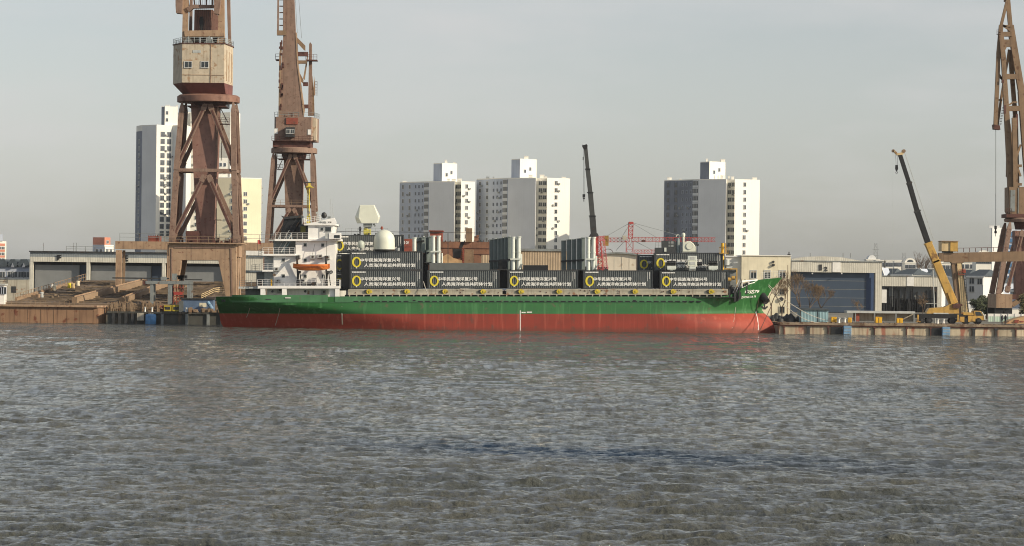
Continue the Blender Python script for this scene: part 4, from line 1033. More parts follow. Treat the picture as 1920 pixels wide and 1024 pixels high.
# portal: front and back frames
FO=[(314,585),(316,457),(443,459),(443,585),(428,585),(420,540),(409,488),(341,488),(332,540),(326,585)]
def fr_front(d0,d1,nm):
    mb=MB()
    mb.prism(P([(316,457),(443,459),(443,488),(316,488)]),d0,d1)
    mb.prism(P([(316,488.02),(341,488.02),(331,545),(325,588),(313,588)]),d0,d1)
    mb.prism(P([(409,488.02),(443,488.02),(443,588),(428,588),(420,540)]),d0,d1)
    o=mb.build(nm,M['rusttan'],t,bevel=.05); return o
fr_front(0,1.6,'portal_frame'); fr_front(D-1.6,D,'portal_frame')
for px in (317,441.5):
    xx=f.x(px,480); w=.5
    zt=f.z(459); 
    mb=MB(); mb.box(xx-w,xx+w,1.61,D-1.61,zt-2.2,zt-.01); mb.build('side_girder',M['rusttan'],t)
    mb=MB(); mb.bar((xx,D/2-1.0,zt-2.3),(xx,1.7,.1),.7,2.6,w2=.7,h2=.8); mb.bar((xx,D/2+1.0,zt-2.3),(xx,D-1.7,.1),.7,2.6,w2=.7,h2=.8); mb.build('side_brace',M['rusttan'],t)
# border flanges on front frame
mb=MB(); 
for a,b in (((327,464),(432,465)),((322,466),(322,580)),((433,466),(436,580))):
    mb.bar(f.p(*a,-.06),f.p(*b,-.06),.25,.12)
mb.build('flange',M['rusty'],t)
mb=MB()
for px in (320,440):
    for d in (0.3,D-.3): 
        x=f.x(px); mb.box(x-1.3,x+1.3,d-.6,d+.6,0,.9)
        for k in (-.8,0,.8): mb.tube((x+k,d-.65,.3),(x+k,d+.65,.3),.3,10)
mb.build('bogie',M['dark'],t)
zdk=f.z(457)
mb=MB(); mb.box(f.x(308),f.x(452),-.8,D+.8,zdk+.01,zdk+.2); mb.build('deck',M['rusttan'],t)
mb=MB(); railing(mb,[(f.x(308),-.7,zdk+.2),(f.x(452),-.7,zdk+.2),(f.x(452),D+.7,zdk+.2),(f.x(308),D+.7,zdk+.2)],1.1,2,.035,2); mb.build('deck_railing',M['wood'],t)
# tower legs
zr=f.z(190); zm=f.z(319); zd=zdk+.2
xl0,xr0=f.x(340,190),f.x(436,190); xlm,xrm=f.x(330,319),f.x(438,319); xlb,xrb=f.x(322,455),f.x(443,455)
def leg(a,b,c,d,w=.85):
    mb=MB(); 
    m1=a.lerp(b,.12)
    mb.bar(a,m1,.3,.3,w2=w,h2=w); mb.bar(m1,b,w,w,w2=w*1.25,h2=w*1.25); mb.bar(b,b.lerp(c,.06),w*1.0,w*1.0); mb.bar(b.lerp(c,.04),c,w*1.2,w*1.2,w2=w*1.3,h2=w*1.3)
    mb.build('leg',M[R],t)
for xa,xb,xc in ((xl0,xlm,xlb),(xr0,xrm,xrb)):
    for dt,dm,db in ((1.6,.8,.3),(D-1.6,D-.8,D-.3)):
        leg(Vector((xa,dt,zr)),Vector((xb,dm,zm)),Vector((xc,db,zd)),0)
def brace(a,b,w=.75):
    mb=MB(); mb.bar(a,b,w,w*.8); 
    # flanges so the brace reads as a box with lips
    n=(b-a).normalized()
    mb.bar(a.lerp(b,.02),a.lerp(b,.1),w*1.35,w); mb.bar(a.lerp(b,.9),a.lerp(b,.98),w*1.35,w)
    o_=mb.build('brace',M[R],t)
    if a.y<D/2+.6:
        m2=MB(); q=Vector((0,-w*.4-.03,0)); m2.bar(a.lerp(b,.08)+q,b.lerp(a,.08)+q,w*.42,.05); m2.build('brace_web',M['rustdark'],o_)
cx=(xl0+xr0)/2
for dd,de,df in ((1.6,.8,.3),(D-1.6,D-.8,D-.3)):
    for xm_,xb_ in ((xlm,xlb),(xrm,xrb)):
        s_=1 if xm_>cx else -1
        brace(Vector((cx+s_*.35,dd,zr-.4)),Vector((xm_,de,zm+.6)))
        brace(Vector((cx+s_*.35,de,zm-.9)),Vector((xb_,df,zd+.5)))
for xx,xm_,xb_ in ((xl0,xlm,xlb),(xr0,xrm,xrb)):
    yc=D/2
    brace(Vector((xx,yc-.3,zr-.5)),Vector((xm_,.9,zm+.5)),.6); brace(Vector((xx,yc+.3,zr-.5)),Vector((xm_,D-.9,zm+.5)),.6)
    brace(Vector((xm_,yc-.3,zm-.9)),Vector((xb_,.4,zd+.5)),.6); brace(Vector((xm_,yc+.3,zm-.9)),Vector((xb_,D-.4,zd+.5)),.6)
mb=MB()
for y in (.8,D-.8): mb.box(xlm-.5,xrm+.5,y-.3,y+.3,zm-.3,zm+.3)
for x in (xlm,xrm): mb.box(x-.3,x+.3,1.11,D-1.11,zm-.28,zm+.28)
mb.build('middle_ring_beam',M[R],t)
# central column
def column(pts_top,pts_bot,d0,d1,e0,e1,name='column',m='rustpink',z0=None,z1=None):
    mb=MB(); vs=[(pts_bot[0],e0,z0),(pts_bot[1],e0,z0),(pts_bot[1],e1,z0),(pts_bot[0],e1,z0),(pts_top[0],d0,z1),(pts_top[1],d0,z1),(pts_top[1],d1,z1),(pts_top[0],d1,z1)]
    mb.add(vs,[(0,3,2,1),(4,5,6,7),(0,1,5,4),(1,2,6,5),(2,3,7,6),(3,0,4,7)]); return mb.build(name,M[m],t)
yc=D/2
column((f.x(355,200),f.x(407,200)),(f.x(360,320),f.x(403,320)),yc-2.3,yc+2.3,yc-2,yc+2,z0=f.z(330),z1=zr-.05)
column((f.x(360,330),f.x(402,330)),(f.x(366,450),f.x(397,450)),yc-2,yc+2,yc-1.3,yc+1.3,name='column_foot',z0=zd,z1=f.z(330)-.01)
mb=MB(); 
for a,b in (((406,200),(401,329)),): mb.bar(f.p(*a,yc-2.3),f.p(*b,yc-2),.3,.3)
mb.build('cable_duct',M['rusty'],t)
mb=MB(); mb.box(f.x(349,198),f.x(422,198),yc-3.6,yc+3.6,f.z(199),f.z(197.5)); mb.build('catwalk',M['rustdark'],t)
mb=MB(); z=f.z(197.5); railing(mb,[(f.x(349,198),yc-3.5,z),(f.x(422,198),yc-3.5,z),(f.x(422,198),yc+3.5,z)],1.1,1,.035,3)
z=f.z(230); mb.box(f.x(404,230),f.x(427,230),yc-2,yc,z-.12,z); railing(mb,[(f.x(404,230),yc-2,z),(f.x(427,230),yc-2,z)],1.1,.8,.04,3)
mb.bar(f.p(410,200,yc-2),f.p(425,229,yc-2),.14); mb.bar(f.p(414,230,yc-2),f.p(412,300,yc-2),.12)
z=f.z(411); mb.box(f.x(400,411),f.x(411,411),yc-2,yc,z-.12,z); mb.bar(f.p(403,390,yc-2),f.p(403,455,yc-2),.12); mb.build('ladder_platform',M['rustdark'],t)
# machinery shed under portal top
mb=MB(); mb.box(f.x(345,440),f.x(372,440),yc-2,yc+2,zd,zd+2.2); mb.build('winch_house',M['rustdark'],t)
mb=MB(); r=random.Random(2)
for k in range(26): x=r.uniform(f.x(320),f.x(440)); y=r.uniform(0,D); h=r.uniform(.3,1); mb.box(x,x+r.uniform(.2,.8),y,y+.5,zd,zd+h)
mb.build('deck_gear',M['rustdark'],t)
# slewing ring
c=(f.x(386,183),yc,0); rr=59/f.S*1.0
mb=MB(); mb.lathe([(rr*.97,f.z(190)),(rr*1.0,f.z(189.5)),(rr*1.0,f.z(179)),(rr*.93,f.z(176))],c=c,n=40); mb.build('slewing_ring',mat('ring_red_rust',(0.22,0.115,0.08),.7,.15,.8,rust=.2,rustcol=(.12,.05,.03),streak=.3),t,smooth=True)
mb=MB(); mb.lathe([(rr*.5,f.z(200)),(rr*.6,f.z(190)+.01)],c=c,n=24); mb.build('ring_support',M['rustdark'],t)
# octagonal house
def octo(x0,x1,x2,x3,y0,d):
    # front chamfers
    return [(x0,y0+2.2),(x1,y0),(x2,y0),(x3,y0+2.0),(x3,y0+d-2),(x2,y0+d),(x1,y0+d),(x0,y0+d-2)]
X=lambda px,py=118: f.x(px,py)
yh=yc-4.4; dh=9.6
# front face: 341-395 flat + 395-420 second plane; right face 420-438
PL=[(X(319),yh+4.6),(X(341),yh),(X(420),yh),(X(421),yh+.4),(X(429),yh+7.6),(X(428),yh+dh-.6),(X(424),yh+dh),(X(336),yh+dh),(X(322),yh+dh-2.5)]
zt=f.z(82); zb=f.z(155)
mb=MB(); mb.plan(PL,zb,zt); mb.build('machine_house',M['rustbeige'],t)
cxm=X(380); cym=yc
PB=[(X(428)+(x-X(428))*.83,cym+(y-cym)*(.55 if y<cym else .9)) for x,y in PL]
mb=MB(); mb.plan(PB,f.z(174),zb-.02,top=PL); mb.build('house_underside',mat('house_underside_maroon',(0.16,0.06,0.05),.7,.12,.8),t)
mb=MB(); mb.plan([(cxm+(x-cxm)*1.03,cym+(y-cym)*1.03) for x,y in PL],zt+.004,zt+.18); mb.build('roof_edge',M['rustdark'],t)
mb=MB(); mb.bar(Vector((X(395),yh-.05,zb)),Vector((X(395),yh-.05,zt)),.12,.1); mb.box(X(341),X(420),yh-.07,yh-.003,f.z(141),f.z(140)); mb.build('seam',M['rusttan'],t)
Wh=win_mesh(13/f.S,10.5/f.S,'frame','glass',2,.1)
for px in (352.5,383.5): shared(Wh,'window',t,(X(px,121),yh-.02,f.z(121,px)))
mb=MB(); mb.box(X(361),X(376),yh-.06,yh-.003,f.z(99),f.z(94)); mb.build('name_plate',M['lightgrey'],t)
mb=MB(); railing(mb,[(x,y,zt+.18) for x,y in PL]+[(PL[0][0],PL[0][1],zt+.18)],1.0,1.1,.03,3); mb.build('roof_railing',M['lightgrey'],t)
# side windows/doors on right face
mb=MB(); 
for k,u in enumerate((.2,.5,.8)):
    a=Vector((*PL[3],0)).lerp(Vector((*PL[4],0)),u); mb.bar((a.x+.05,a.y-.03,f.z(150)),(a.x+.05,a.y-.03,f.z(92+k*2)),.1,.12)
mb.build('door_frame',M['rusttan'],t)
# upper works
def post(pa,pb,d,w,w2=None,name='mast_post',m=R,dd=None):
    mb=MB(); a=f.p(*pa,d); b=f.p(*pb,d if dd is None else dd); mb.bar(a,b,w,w,w2=w2 or w,h2=w2 or w); return mb.build(name,M[m],t)
slab([(340,82),(343,-40),(352,-40),(351,60),(353,82)],yh+.6,yh+1.6,'front_post','rusttan')
slab([(405,82),(408,62),(408,30),(409,-40),(419,-40),(420,82)],yh+.6,yh+1.6,'front_post','rusttan')
slab([(421.5,82),(418,-40),(424,-40),(427,82)],yh+6,yh+7,'rear_post','rusty')
slab([(346,82),(350,-40),(354,-40),(352,82)],yh+6,yh+7,'rear_post','rusty')
post((423,82),(421,-40),yh+8.5,.35,name='stay_rod'); 
slab([(360,60),(361,15),(395,15),(407,28),(406,60)],yh+3,yh+5,'gear_plate','rustpink')
slab([(345,62),(345,57),(407,56),(420,62),(420,68),(346,68)],yh+.2,yh+1.8,'cross_beam','rusttan')
slab([(348,14),(362,8),(407,9),(408,14),(362,15),(353,22)],yh+.3,yh+1.5,'cross_beam','rusty')
slab([(330,-40),(343,-40),(343,0),(341,26),(331,25),(330,12)],yh-1.2,yh+1,'counterweight','rusty')
slab([(402,-40),(415,-40),(414,6),(411,27),(402,26)],yh-1.2,yh+1,'counterweight','rusty')
slab([(372,29),(378,29),(379,41),(377,57),(374,57),(371,41)],yh+2.2,yh+2.9,'sheave_block','black')
slab([(353,67),(362,80),(343,80)],yh+.05,yh+.19,'gusset_plate','grey'); slab([(392,67),(402,80),(382,80)],yh+.05,yh+.19,'gusset_plate','grey')
mb=MB()
for k in range(9):
    px=362+k*5; mb.bar(f.p(px,-40,yh+2),f.p(px*.5+190,78,yh+2),.05)
mb.build('hoist_rope',M['dark'],t)
mb=MB(); r=random.Random(8)
for k in range(24):
    px=r.uniform(352,405); mb.box(f.x(px,70),f.x(px+r.uniform(2,7),70),yh+1.5,yh+3,zt+.18,f.z(r.uniform(64,76)))
mb.build('winch_gear',M['rustdark'],t)
mb=MB()
for k in range(6): mb.bar(f.p(345+k*13,-40+k*4,yh+1.7),f.p(352+k*11,10,yh+1.7),.25)
mb.bar(f.p(345,-10,yh+1.7),f.p(410,-10,yh+1.7),.5); mb.build('boom_foot_lattice',M['rusty'],t)

# rusty viaduct behind crane 1
f=Fr(380,585,4.0); t=f.thing('rusty_trestle','rusty tan gantry trestle with railed deck behind the left portal crane','trestle')
zt=f.z(454,215)
mb=MB(); f.bx(mb,216,560,454,469,0,3); mb.build('girder',M['rusttan'],t)
for px,w in ((222,11),(318,10),(455,10),(530,10)):
    mb=MB(); x=f.x(px-6); mb.box(x,x+w/f.S,0.02,1,-3,f.z(469.1,px)); mb.build('leg',M['rusttan'],t)
mb=MB(); x=f.x(229); mb.bar((x,2,-3),(x,2,f.z(469.2,229)),.5,.6); mb.build('leg',M['wood'],t)
z=f.z(454,380)+.0
mb=MB(); railing(mb,[(f.x(223),.2,z+.02),(f.x(560),.2,z+.02)],1.6,4,.04,2); mb.build('deck_railing',M['grey'],t)
mb=MB(); f.bx(mb,277,300,443,453.5,.5,2.5); 
for k in range(6): f.bx(mb,278+k*4,279+k*4,440,443,.5,.6)
mb.build('winch_box',M['redrust'],t)
f=Fr(484,560,16); t=Fr(484,560,py0=455); t=t.thing('signal_flag','small red flag on the trestle left of the ship bridge','flag')
mb=MB(); mb.bar((-.1,0,-1.5),(-.1,0,.5),.06); mb.build('pole',M['dark'],t)
mb=MB(); mb.add([(-.1,0,.5),(.2,.1,.55),(.5,-.05,.35),(.55,0,-.35),(.15,.08,-.2),(-.1,0,-.4)],[(0,1,4,5),(1,2,3,4)]); mb.build('cloth',M['red'],t)

# ===== crane 2
f,t=portal_crane(548,600,'slimmer rusty portal crane with a tall plate boom, behind the ship bridge',None)
P=f.poly; D=8; yc=D/2
zr=f.z(286); zm=f.z(386); zd=f.z(455)
xl0,xr0=f.x(512,286),f.x(584,286); xlm,xrm=f.x(505,386),f.x(587,386); xlb,xrb=f.x(499,480),f.x(592,480)
zb0=0
for xa,xb,xc in ((xl0,xlm,xlb),(xr0,xrm,xrb)):
    for dt,dm,db in ((1.2,.6,.2),(D-1.2,D-.6,D-.2)):
        a=Vector((xa,dt,zr)); b=Vector((xb,dm,zm)); c=Vector((xc,db,f.z(480))); w=.75
        mb=MB(); m1=a.lerp(b,.12); mb.bar(a,m1,.3,.3,w2=w,h2=w); mb.bar(m1,b,w,w,w2=w*1.2,h2=w*1.2); mb.bar(b,c,w*1.2,w*1.2); mb.bar(c,Vector((xc,db,0)),w*1.6,w*1.6); mb.build('leg',M[R],t)
cx=(xl0+xr0)/2
for dd,de,df in ((1.2,.6,.2),(D-1.2,D-.6,D-.2)):
    for s_,xm_,xb_ in ((-1,xlm,xlb),(1,xrm,xrb)):
        brace(Vector((cx+s_*.3,dd,zr-.3)),Vector((xm_,de,zm+.5)),.6); brace(Vector((cx+s_*.3,de,zm-.5)),Vector((xb_,df,f.z(470))),.6)
mb=MB()
for y in (.6,D-.6): mb.box(xlm-.4,xrm+.4,y-.25,y+.25,zm-.3,zm+.2)
for x in (xlm,xrm): mb.box(x-.25,x+.25,.86,D-.86,zm-.28,zm+.18)
mb.build('middle_ring_beam',M[R],t)
mb=MB(); railing(mb,[(xlm,.6,zm+.2),(xrm,.6,zm+.2)],1,1.2,.03,2); mb.build('ring_railing',M['wood'],t)
mb=MB()
for y in (.2,D-.2): mb.box(xlb,xrb,y-.4,y+.4,f.z(482),f.z(470))
mb.build('portal_beam',M['rusttan'],t)
column((f.x(530,290),f.x(567,290)),(f.x(533,386),f.x(565,386)),yc-1.9,yc+1.9,yc-1.5,yc+1.5,z0=zm,z1=zr-.05,m='rusty')
column((f.x(533,386),f.x(565,386)),(f.x(537,470),f.x(562,470)),yc-1.5,yc+1.5,yc-1,yc+1,name='column_foot',z0=f.z(480),z1=zm-.01,m='rusty')
mb=MB(); mb.bar(f.p(567,290,yc-1.9),f.p(565,386,yc-1.5),.25); mb.build('cable_duct',M['rustpink'],t)
mb=MB(); z=f.z(297); mb.box(f.x(519,297),f.x(580,297),yc-3,yc+3,z-.12,z); railing(mb,[(f.x(519,297),yc-3,z),(f.x(580,297),yc-3,z)],1,1,.04,3)
z=f.z(317); mb.box(f.x(518,317),f.x(529,317),yc-2,yc,z-.12,z); railing(mb,[(f.x(518,317),yc-2,z),(f.x(529,317),yc-2,z)],1,.8,.04,3); mb.bar(f.p(528,299,yc-2),f.p(520,316,yc-2),.14); mb.build('ladder_platform',M['rustdark'],t)
c=(f.x(549,281),yc,0); rr=43.5/f.S
mb=MB(); mb.lathe([(rr,f.z(286)),(rr,f.z(278)),(rr*.95,f.z(276))],c=c,n=36); mb.build('slewing_ring',M[R],t,smooth=True)
mb=MB(); mb.lathe([(rr*.5,f.z(296)),(rr*.55,f.z(286)+.01)],c=c,n=20); mb.build('ring_support',M['rustdark'],t)
mb=MB(); mb.box(f.x(511,270),f.x(582,270),yc-3.5,yc+4,f.z(276),f.z(264)); mb.build('turntable_base',M['rustdark'],t)
X=lambda px,py=240: f.x(px,py)
mb=MB(); mb.plan([(X(513),yc-2),(X(517),yc-3.4),(X(583),yc-3.4),(X(588),yc-1.5),(X(593),yc+4),(X(516),yc+4)],f.z(264)+.01,f.z(219)); mb.build('machine_house',M['rusty'],t)
mb=MB(); mb.box(X(583.5),X(592),yc-2.6,yc+1.2,f.z(262),f.z(221)); mb.build('side_panel',M['rustbeige'],t)
mb=MB(); mb.box(X(536),X(553),yc-4.7,yc-3.41,f.z(257),f.z(239)); mb.build('operator_cab',M['dark'],t)
Wk=win_mesh(.7,.8,'frame','glass',2,.06)
for px,py in ((540.5,247),(548.5,247)): shared(Wk,'window',t,(X(px),yc-4.73,f.z(py)))
Wk2=win_mesh(.6,1,'frame','letter',1,.06)
for px,py in ((515.5,246),(580,247)): shared(Wk2,'window',t,(X(px)+(.2 if px<520 else 0),yc-3.45,f.z(py)))
mb=MB(); z=f.z(264); railing(mb,[(X(510),yc-4.2,z),(X(588),yc-4.2,z)],.9,.8,.04,2); mb.box(X(510),X(590),yc-4.3,yc-3.42,z-.1,z); mb.build('walkway',M['rustdark'],t)
mb=MB(); z=f.z(219); railing(mb,[(X(513),yc-2,z),(X(520),yc-3.4,z),(X(588),yc-2,z),(X(594),yc+3,z)],1,1.1,.035,2); mb.build('roof_railing',M['grey'],t)
mb=MB(); f.bx(mb,536,558,221,233,yc-3.6,yc-3.41); mb.build('rust_hatch',M['redrust'],t)
# boom plate
yb=yc-2.6
def slab2(pts,d0,d1,name,m): 
    mb=MB(); mb.prism(f.poly(pts),d0,d1); return mb.build(name,M[m],t)
slab2([(525,262),(522,200),(526,130),(530,68),(530,-60),(548,-60),(553,60),(556,120),(560,150),(568,215),(571,262)],yb,yb+1.6,'boom',R)
slab2([(521,240),(523,100),(526,80),(528,80),(526,130),(524,240)],yb-.6,yb-.01,'boom_ladder_rail','wood')
mb=MB(); mb.prism(f.poly([(553,60),(555,60),(558,120),(562,150),(570,205),(568,215),(560,150),(556,120)]),yb-.1,yb+1.7); mb.build('boom_flange',M['rusttan'],t)
slab2([(520,-60),(523,-60),(522,64),(519,66)],yb-.9,yb-.3,'jib_stringer','rusty'); slab2([(531,-60),(534,-60),(533,64),(530,66)],yb-.95,yb-.35,'jib_stringer','rusty')
slab2([(519,57),(536,57),(536,66),(519,66)],yb-1.3,yb-.25,'jib_head','browngirder')
for k in range(10): mb=MB(); f.bx(mb,523,531,-50+k*12,-48+k*12,yb-.6,yb-.4); mb.build('jib_rung',M['rusty'],t)
slab2([(555,68),(571,84),(571,94),(568,92),(555,78)],yb+.3,yb+1.2,'boom_strut','browngirder')
slab2([(575,215),(577,80),(579,76),(582,80),(583,215)],yc,yc+.9,'a_frame_post',R)
slab2([(583,215),(581,140),(583,140),(586,175),(587,215)],yc+.2,yc+.7,'a_frame_post','browngirder')
slab2([(566,145),(574,100),(576,100),(569,148)],yc-.6,yc-.2,'a_frame_strut','wood')
slab2([(556,96),(576,96),(576,104),(556,104)],yb+.4,yb+1.4,'sheave_beam','rustdark'); slab2([(556,112),(574,112),(574,118),(556,118)],yb+.4,yb+1.4,'sheave_beam','browngirder')
slab2([(567,153),(576,153),(576,160),(567,160)],yb+.4,yb+1.4,'sheave_beam','rustdark'); slab2([(568,195),(577,195),(577,202),(568,202)],yb+.4,yb+1.4,'sheave_beam','rustdark')
slab2([(560,135),(567,148),(566,155),(561,150)],yb+1.61,yb+2,'gusset_plate','browngirder')
slab2([(586,140),(588,160),(588,176),(584,176)],yc+.8,yc+1.2,'end_plate','rusttan')
mb=MB(); z=f.z(110)
for a,b in ((515,524),(572,593)): mb.box(f.x(a,110),f.x(b,110),yc-2,yc+1,z-.2,z); railing(mb,[(f.x(a,110),yc-2,z),(f.x(b,110),yc-2,z)],1.1,.8,.04,2)
z=f.z(168); railing(mb,[(f.x(588,168),yc,z-1),(f.x(592,168),yc,z-1)],3,.3,.04,5)
mb.build('catwalk',M['rustdark'],t)
mb=MB(); mb.bar(f.p(555,-60,yb+.5),f.p(564,70,yb+.8),.07); mb.bar(f.p(549,-60,yb+.5),f.p(556,60,yb+.8),.07); mb.build('hoist_rope',M['grey'],t)
mb=MB(); r=random.Random(6)
for k in range(22): py=r.uniform(75,200); px=r.uniform(521,529); mb=MB(); f.bx(mb,px,px+r.uniform(1,4),py,py+r.uniform(2,9),yb-.7,yb-.05); mb.build('boom_gear',M['rustdark'],t)

# ===== crane 3 (right edge)
f,t=portal_crane(1926,560,'rusty lattice boom crane rising out of the frame at the right edge',None)
P=f.poly; D=8; yc=D/2
def sl(pts,d0,d1,name,m=R): mb=MB(); mb.prism(f.poly(pts),d0,d1); return mb.build(name,M[m],t)
B='browngirder'
# jib hanging down left
def strut(a,b,w,d,name,m=B,dd=None,w2=None):
    mb=MB(); mb.bar(f.p(*a,d),f.p(*b,d if dd is None else dd),w,w,w2=w2 or w,h2=w2 or w); return mb.build(name,M[m],t)
strut((1893,0),(1882,45),.55,yc-1,'jib_chord'); strut((1882,45),(1877,100),.8,yc-1,'jib_chord'); strut((1877,100),(1871,240),.75,yc-1,'jib_chord')
strut((1899,90),(1884,180),.45,yc,'jib_chord'); strut((1884,180),(1876,238),.45,yc,'jib_chord')
for a,b in (((1877,140),(1889,150)),((1889,112),(1893,112)),((1875,185),(1885,186)),((1878,135),(1884,145)),((1872,225),(1878,225))): strut(a,b,.3,yc-.5,'jib_brace')
sl([(1867,232),(1879,234),(1880,242),(1868,241)],yc-1.5,yc+.5,'jib_head','rustdark')
mb=MB()
for k in range(12): f.bx(mb,1878.5-k*-.5,1882.5-k*-.5,232-k*3,233-k*3,yc-1,yc-.8)
mb.build('jib_ladder',M['rustdark'],t)
strut((1871,242),(1871.5,423),.05,yc-1,'hoist_rope','grey'); strut((1872.5,242),(1872.6,423),.05,yc-.8,'hoist_rope','grey')
mb=MB(); f.bx(mb,1869.5,1873.5,423,429,yc-1.3,yc-.8); f.bx(mb,1870.3,1872.7,429,433,yc-1.2,yc-.9); f.bx(mb,1869.5,1873.5,433,437,yc-1.3,yc-.8); mb.bar(f.p(1871.5,437,yc-1),f.p(1871.5,443,yc-1),.1); mb.build('hook_block',M['black'],t)
strut((1895,-60),(1893,0),.8,yc,'mast_head')
strut((1894,-20),(1900,45),.8,yc-.5,'boom_chord'); strut((1900,45),(1921,170),1.2,yc-.5,'boom_chord'); strut((1921,170),(1938,400),1.3,yc-.5,'boom_chord')
strut((1881,60),(1886,110),.9,yc-1.3,'boom_chord'); strut((1884,80),(1897,300),.8,yc-1.3,'boom_chord',w2=1.1); strut((1897,300),(1901,400),1.1,yc-1.3,'boom_chord')
strut((1902,90),(1912,215),.8,yc+1,'boom_chord'); strut((1912,215),(1916,400),.9,yc+1,'boom_chord')
for a,b,w in (((1880,62),(1902,62),.9),((1881,76),(1903,76),.8),((1885,45),(1902,57),.4),((1885,47),(1901,46),.4),((1889,142),(1911,142),1.0),((1895,202),(1916,202),1.0),((1897,195),(1904,190),.3),((1912,190),(1904,190),.3)): strut(a,b,w,yc-1.2,'boom_crossbeam')
sl([(1882,80),(1903,80),(1903,86),(1892,86),(1889,92),(1884,92)],yc-1.6,yc-.9,'boom_crossbeam',B)
strut((1898,230),(1907,300),.6,yc,'a_frame_post'); strut((1905,220),(1908,400),.9,yc-2,'a_frame_post'); strut((1897,270),(1918,330),.35,yc-1.5,'boom_brace'); strut((1918,270),(1898,330),.35,yc-1.5,'boom_brace'); strut((1898,345),(1920,345),.5,yc-1.5,'boom_crossbeam'); strut((1897,310),(1920,310),.5,yc-1.5,'boom_crossbeam')
strut((1898,250),(1897,330),.25,yc+2,'stay_rod'); strut((1913,240),(1914,370),.6,yc+1.5,'a_frame_post','rusty')
mb=MB(); f.bx(mb,1873,1880,62,63,yc-1.8,yc-1.2); railing(mb,[f.p(1873,62,yc-1.7),f.p(1879,62,yc-1.7)],.8,.5,.04,2)
f.bx(mb,1905,1911,240,241,yc-1.8,yc-1); f.bx(mb,1908,1912,213,240,yc-2,yc-1.8); mb.build('catwalk',M['rustdark'],t)
mb=MB(); f.bx(mb,1886,1890,196,212,yc-1.8,yc-1.2); f.bx(mb,1882,1886,148,154,yc-1.8,yc-1.3); mb.build('sheave_block',M['rustdark'],t)
sl([(1895,350),(1958,350),(1958,401),(1898,401),(1895,395)],yc-2.5,yc+3,'machine_house','browngirder')
mb=MB(); f.bx(mb,1897,1906,356,396,yc-2.6,yc-2.51); f.bx(mb,1911,1912.5,352,400,yc-2.62,yc-2.51); mb.build('house_panel',M['grey'],t)
mb=MB(); mb.box(f.x(1889,400),f.x(1962,400),yc-3,yc+3,f.z(408),f.z(401.1)); railing(mb,[(f.x(1889,400),yc-3,f.z(401)),(f.x(1898,400),yc-3,f.z(401))],1,.6,.04,3); mb.build('turntable_base',M['rustdark'],t)
c=(f.x(1926,415),yc,0); rr=37/f.S
mb=MB(); mb.lathe([(rr*.96,f.z(416)),(rr,f.z(411)),(rr*.9,f.z(408.1))],c=c,n=36); mb.build('slewing_ring',M['rusty'],t,smooth=True)
mb=MB(); mb.lathe([(rr*.42,f.z(430)),(rr*.5,f.z(416.1))],c=c,n=20); mb.build('ring_support',M['rustdark'],t)
zd=f.z(552)
for s_,(a,b) in ((-1,(1896,1872)),(1,(1956,1982))):
    for d0,d1 in ((1.2,.2),(D-1.2,D-.2)):
        mb=MB(); p=Vector((f.x(a,417),d0,f.z(417))); q=Vector((f.x(b,552),d1,zd)); m1=p.lerp(q,.1); mb.bar(p,m1,.35,.35,w2=.9,h2=.9); mb.bar(m1,q,.9,.9,w2=1.0,h2=1.0); mb.build('leg',M[R],t)
        brace(Vector((f.x(1924+s_*4,425),d0,f.z(432))),Vector((f.x(b-s_*16,545),d1,zd+.3)),.7)
sl([(1907,432),(1942,432),(1940,560),(1910,560)],yc-1.5,yc+1.5,'column','rustpink')
mb=MB(); mb.box(f.x(1866),f.x(1896),-1,D+1,f.z(578),zd-.01); mb.build('portal_leg_box',M['rusttan'],t)
mb=MB(); mb.box(f.x(1958),f.x(1988),-1,D+1,f.z(578),zd-.01); mb.build('portal_leg_box',M['rusttan'],t)
mb=MB(); mb.box(f.x(1896)+.01,f.x(1958)-.01,0,1,f.z(562),zd-.05); mb.build('portal_beam',M['rustdark'],t)
strut((1898,572),(1925,556),.9,.5,'portal_brace'); 
for px in (1872,1890,1964,1982):
    for d in (-.5,D): mb=MB(); mb.box(f.x(px)-.7,f.x(px)+.7,d,d+.8,0,f.z(578.2)); mb.build('bogie',M['black'],t)

# ===== yellow gantry crane right
f=Fr(1840,540); t=f.thing('gantry_crane','dull yellow gantry crane girder with a square cab, beside the mobile crane','crane')
mb=MB(); vs=f.poly([(1761,474.5),(1985,470),(1985,489),(1808,491.5),(1804,494),(1786,494),(1782,491),(1761,490)]); mb.prism(vs,0,2); mb.build('girder',M['browngirder'],t)
mb=MB(); f.bx(mb,1765,1781,453,471,-.4,3.6); mb.build('winch_cab',M['yellowgr'],t)
mb=MB(); f.bx(mb,1781.2,1795,453.3,471.5,-.6,3.4); mb.build('cab_end',M['yellowdk'],t)
mb=MB(); f.bx(mb,1764,1796,451.7,452.9,-.8,3.8); mb.build('cab_roof',M['rusttan'],t)
mb=MB(); f.bx(mb,1769,1787,471.2,474,0,2); mb.build('trolley',M['dark'],t)
mb=MB(); railing(mb,[f.p(1796,473,.2),f.p(1985,469,.2)],.75,1.1,.05,1); mb.build('girder_railing',M['rustdark'],t)
mb=MB(); mb.prism(f.poly([(1785,494.2),(1794,494.2),(1803,588),(1796,588)]),.2,1.8); mb.build('leg_web',M['browngirder'],t)
mb=MB(); mb.prism(f.poly([(1794.2,493),(1803,493),(1816,588),(1803.2,588)]),0,1.6); mb.build('leg',M['yellowgr'],t)
mb=MB(); mb.prism(f.poly([(1803,493),(1804,493),(1817.5,588),(1816.1,588)]),-.05,1.8); mb.build('leg_flange',M['dark'],t)
mb=MB(); mb.bar(f.p(1806,512,-.3),f.p(1811,590,-.3),.1); mb.bar(f.p(1810,512,-.3),f.p(1815,585,-.3),.08)
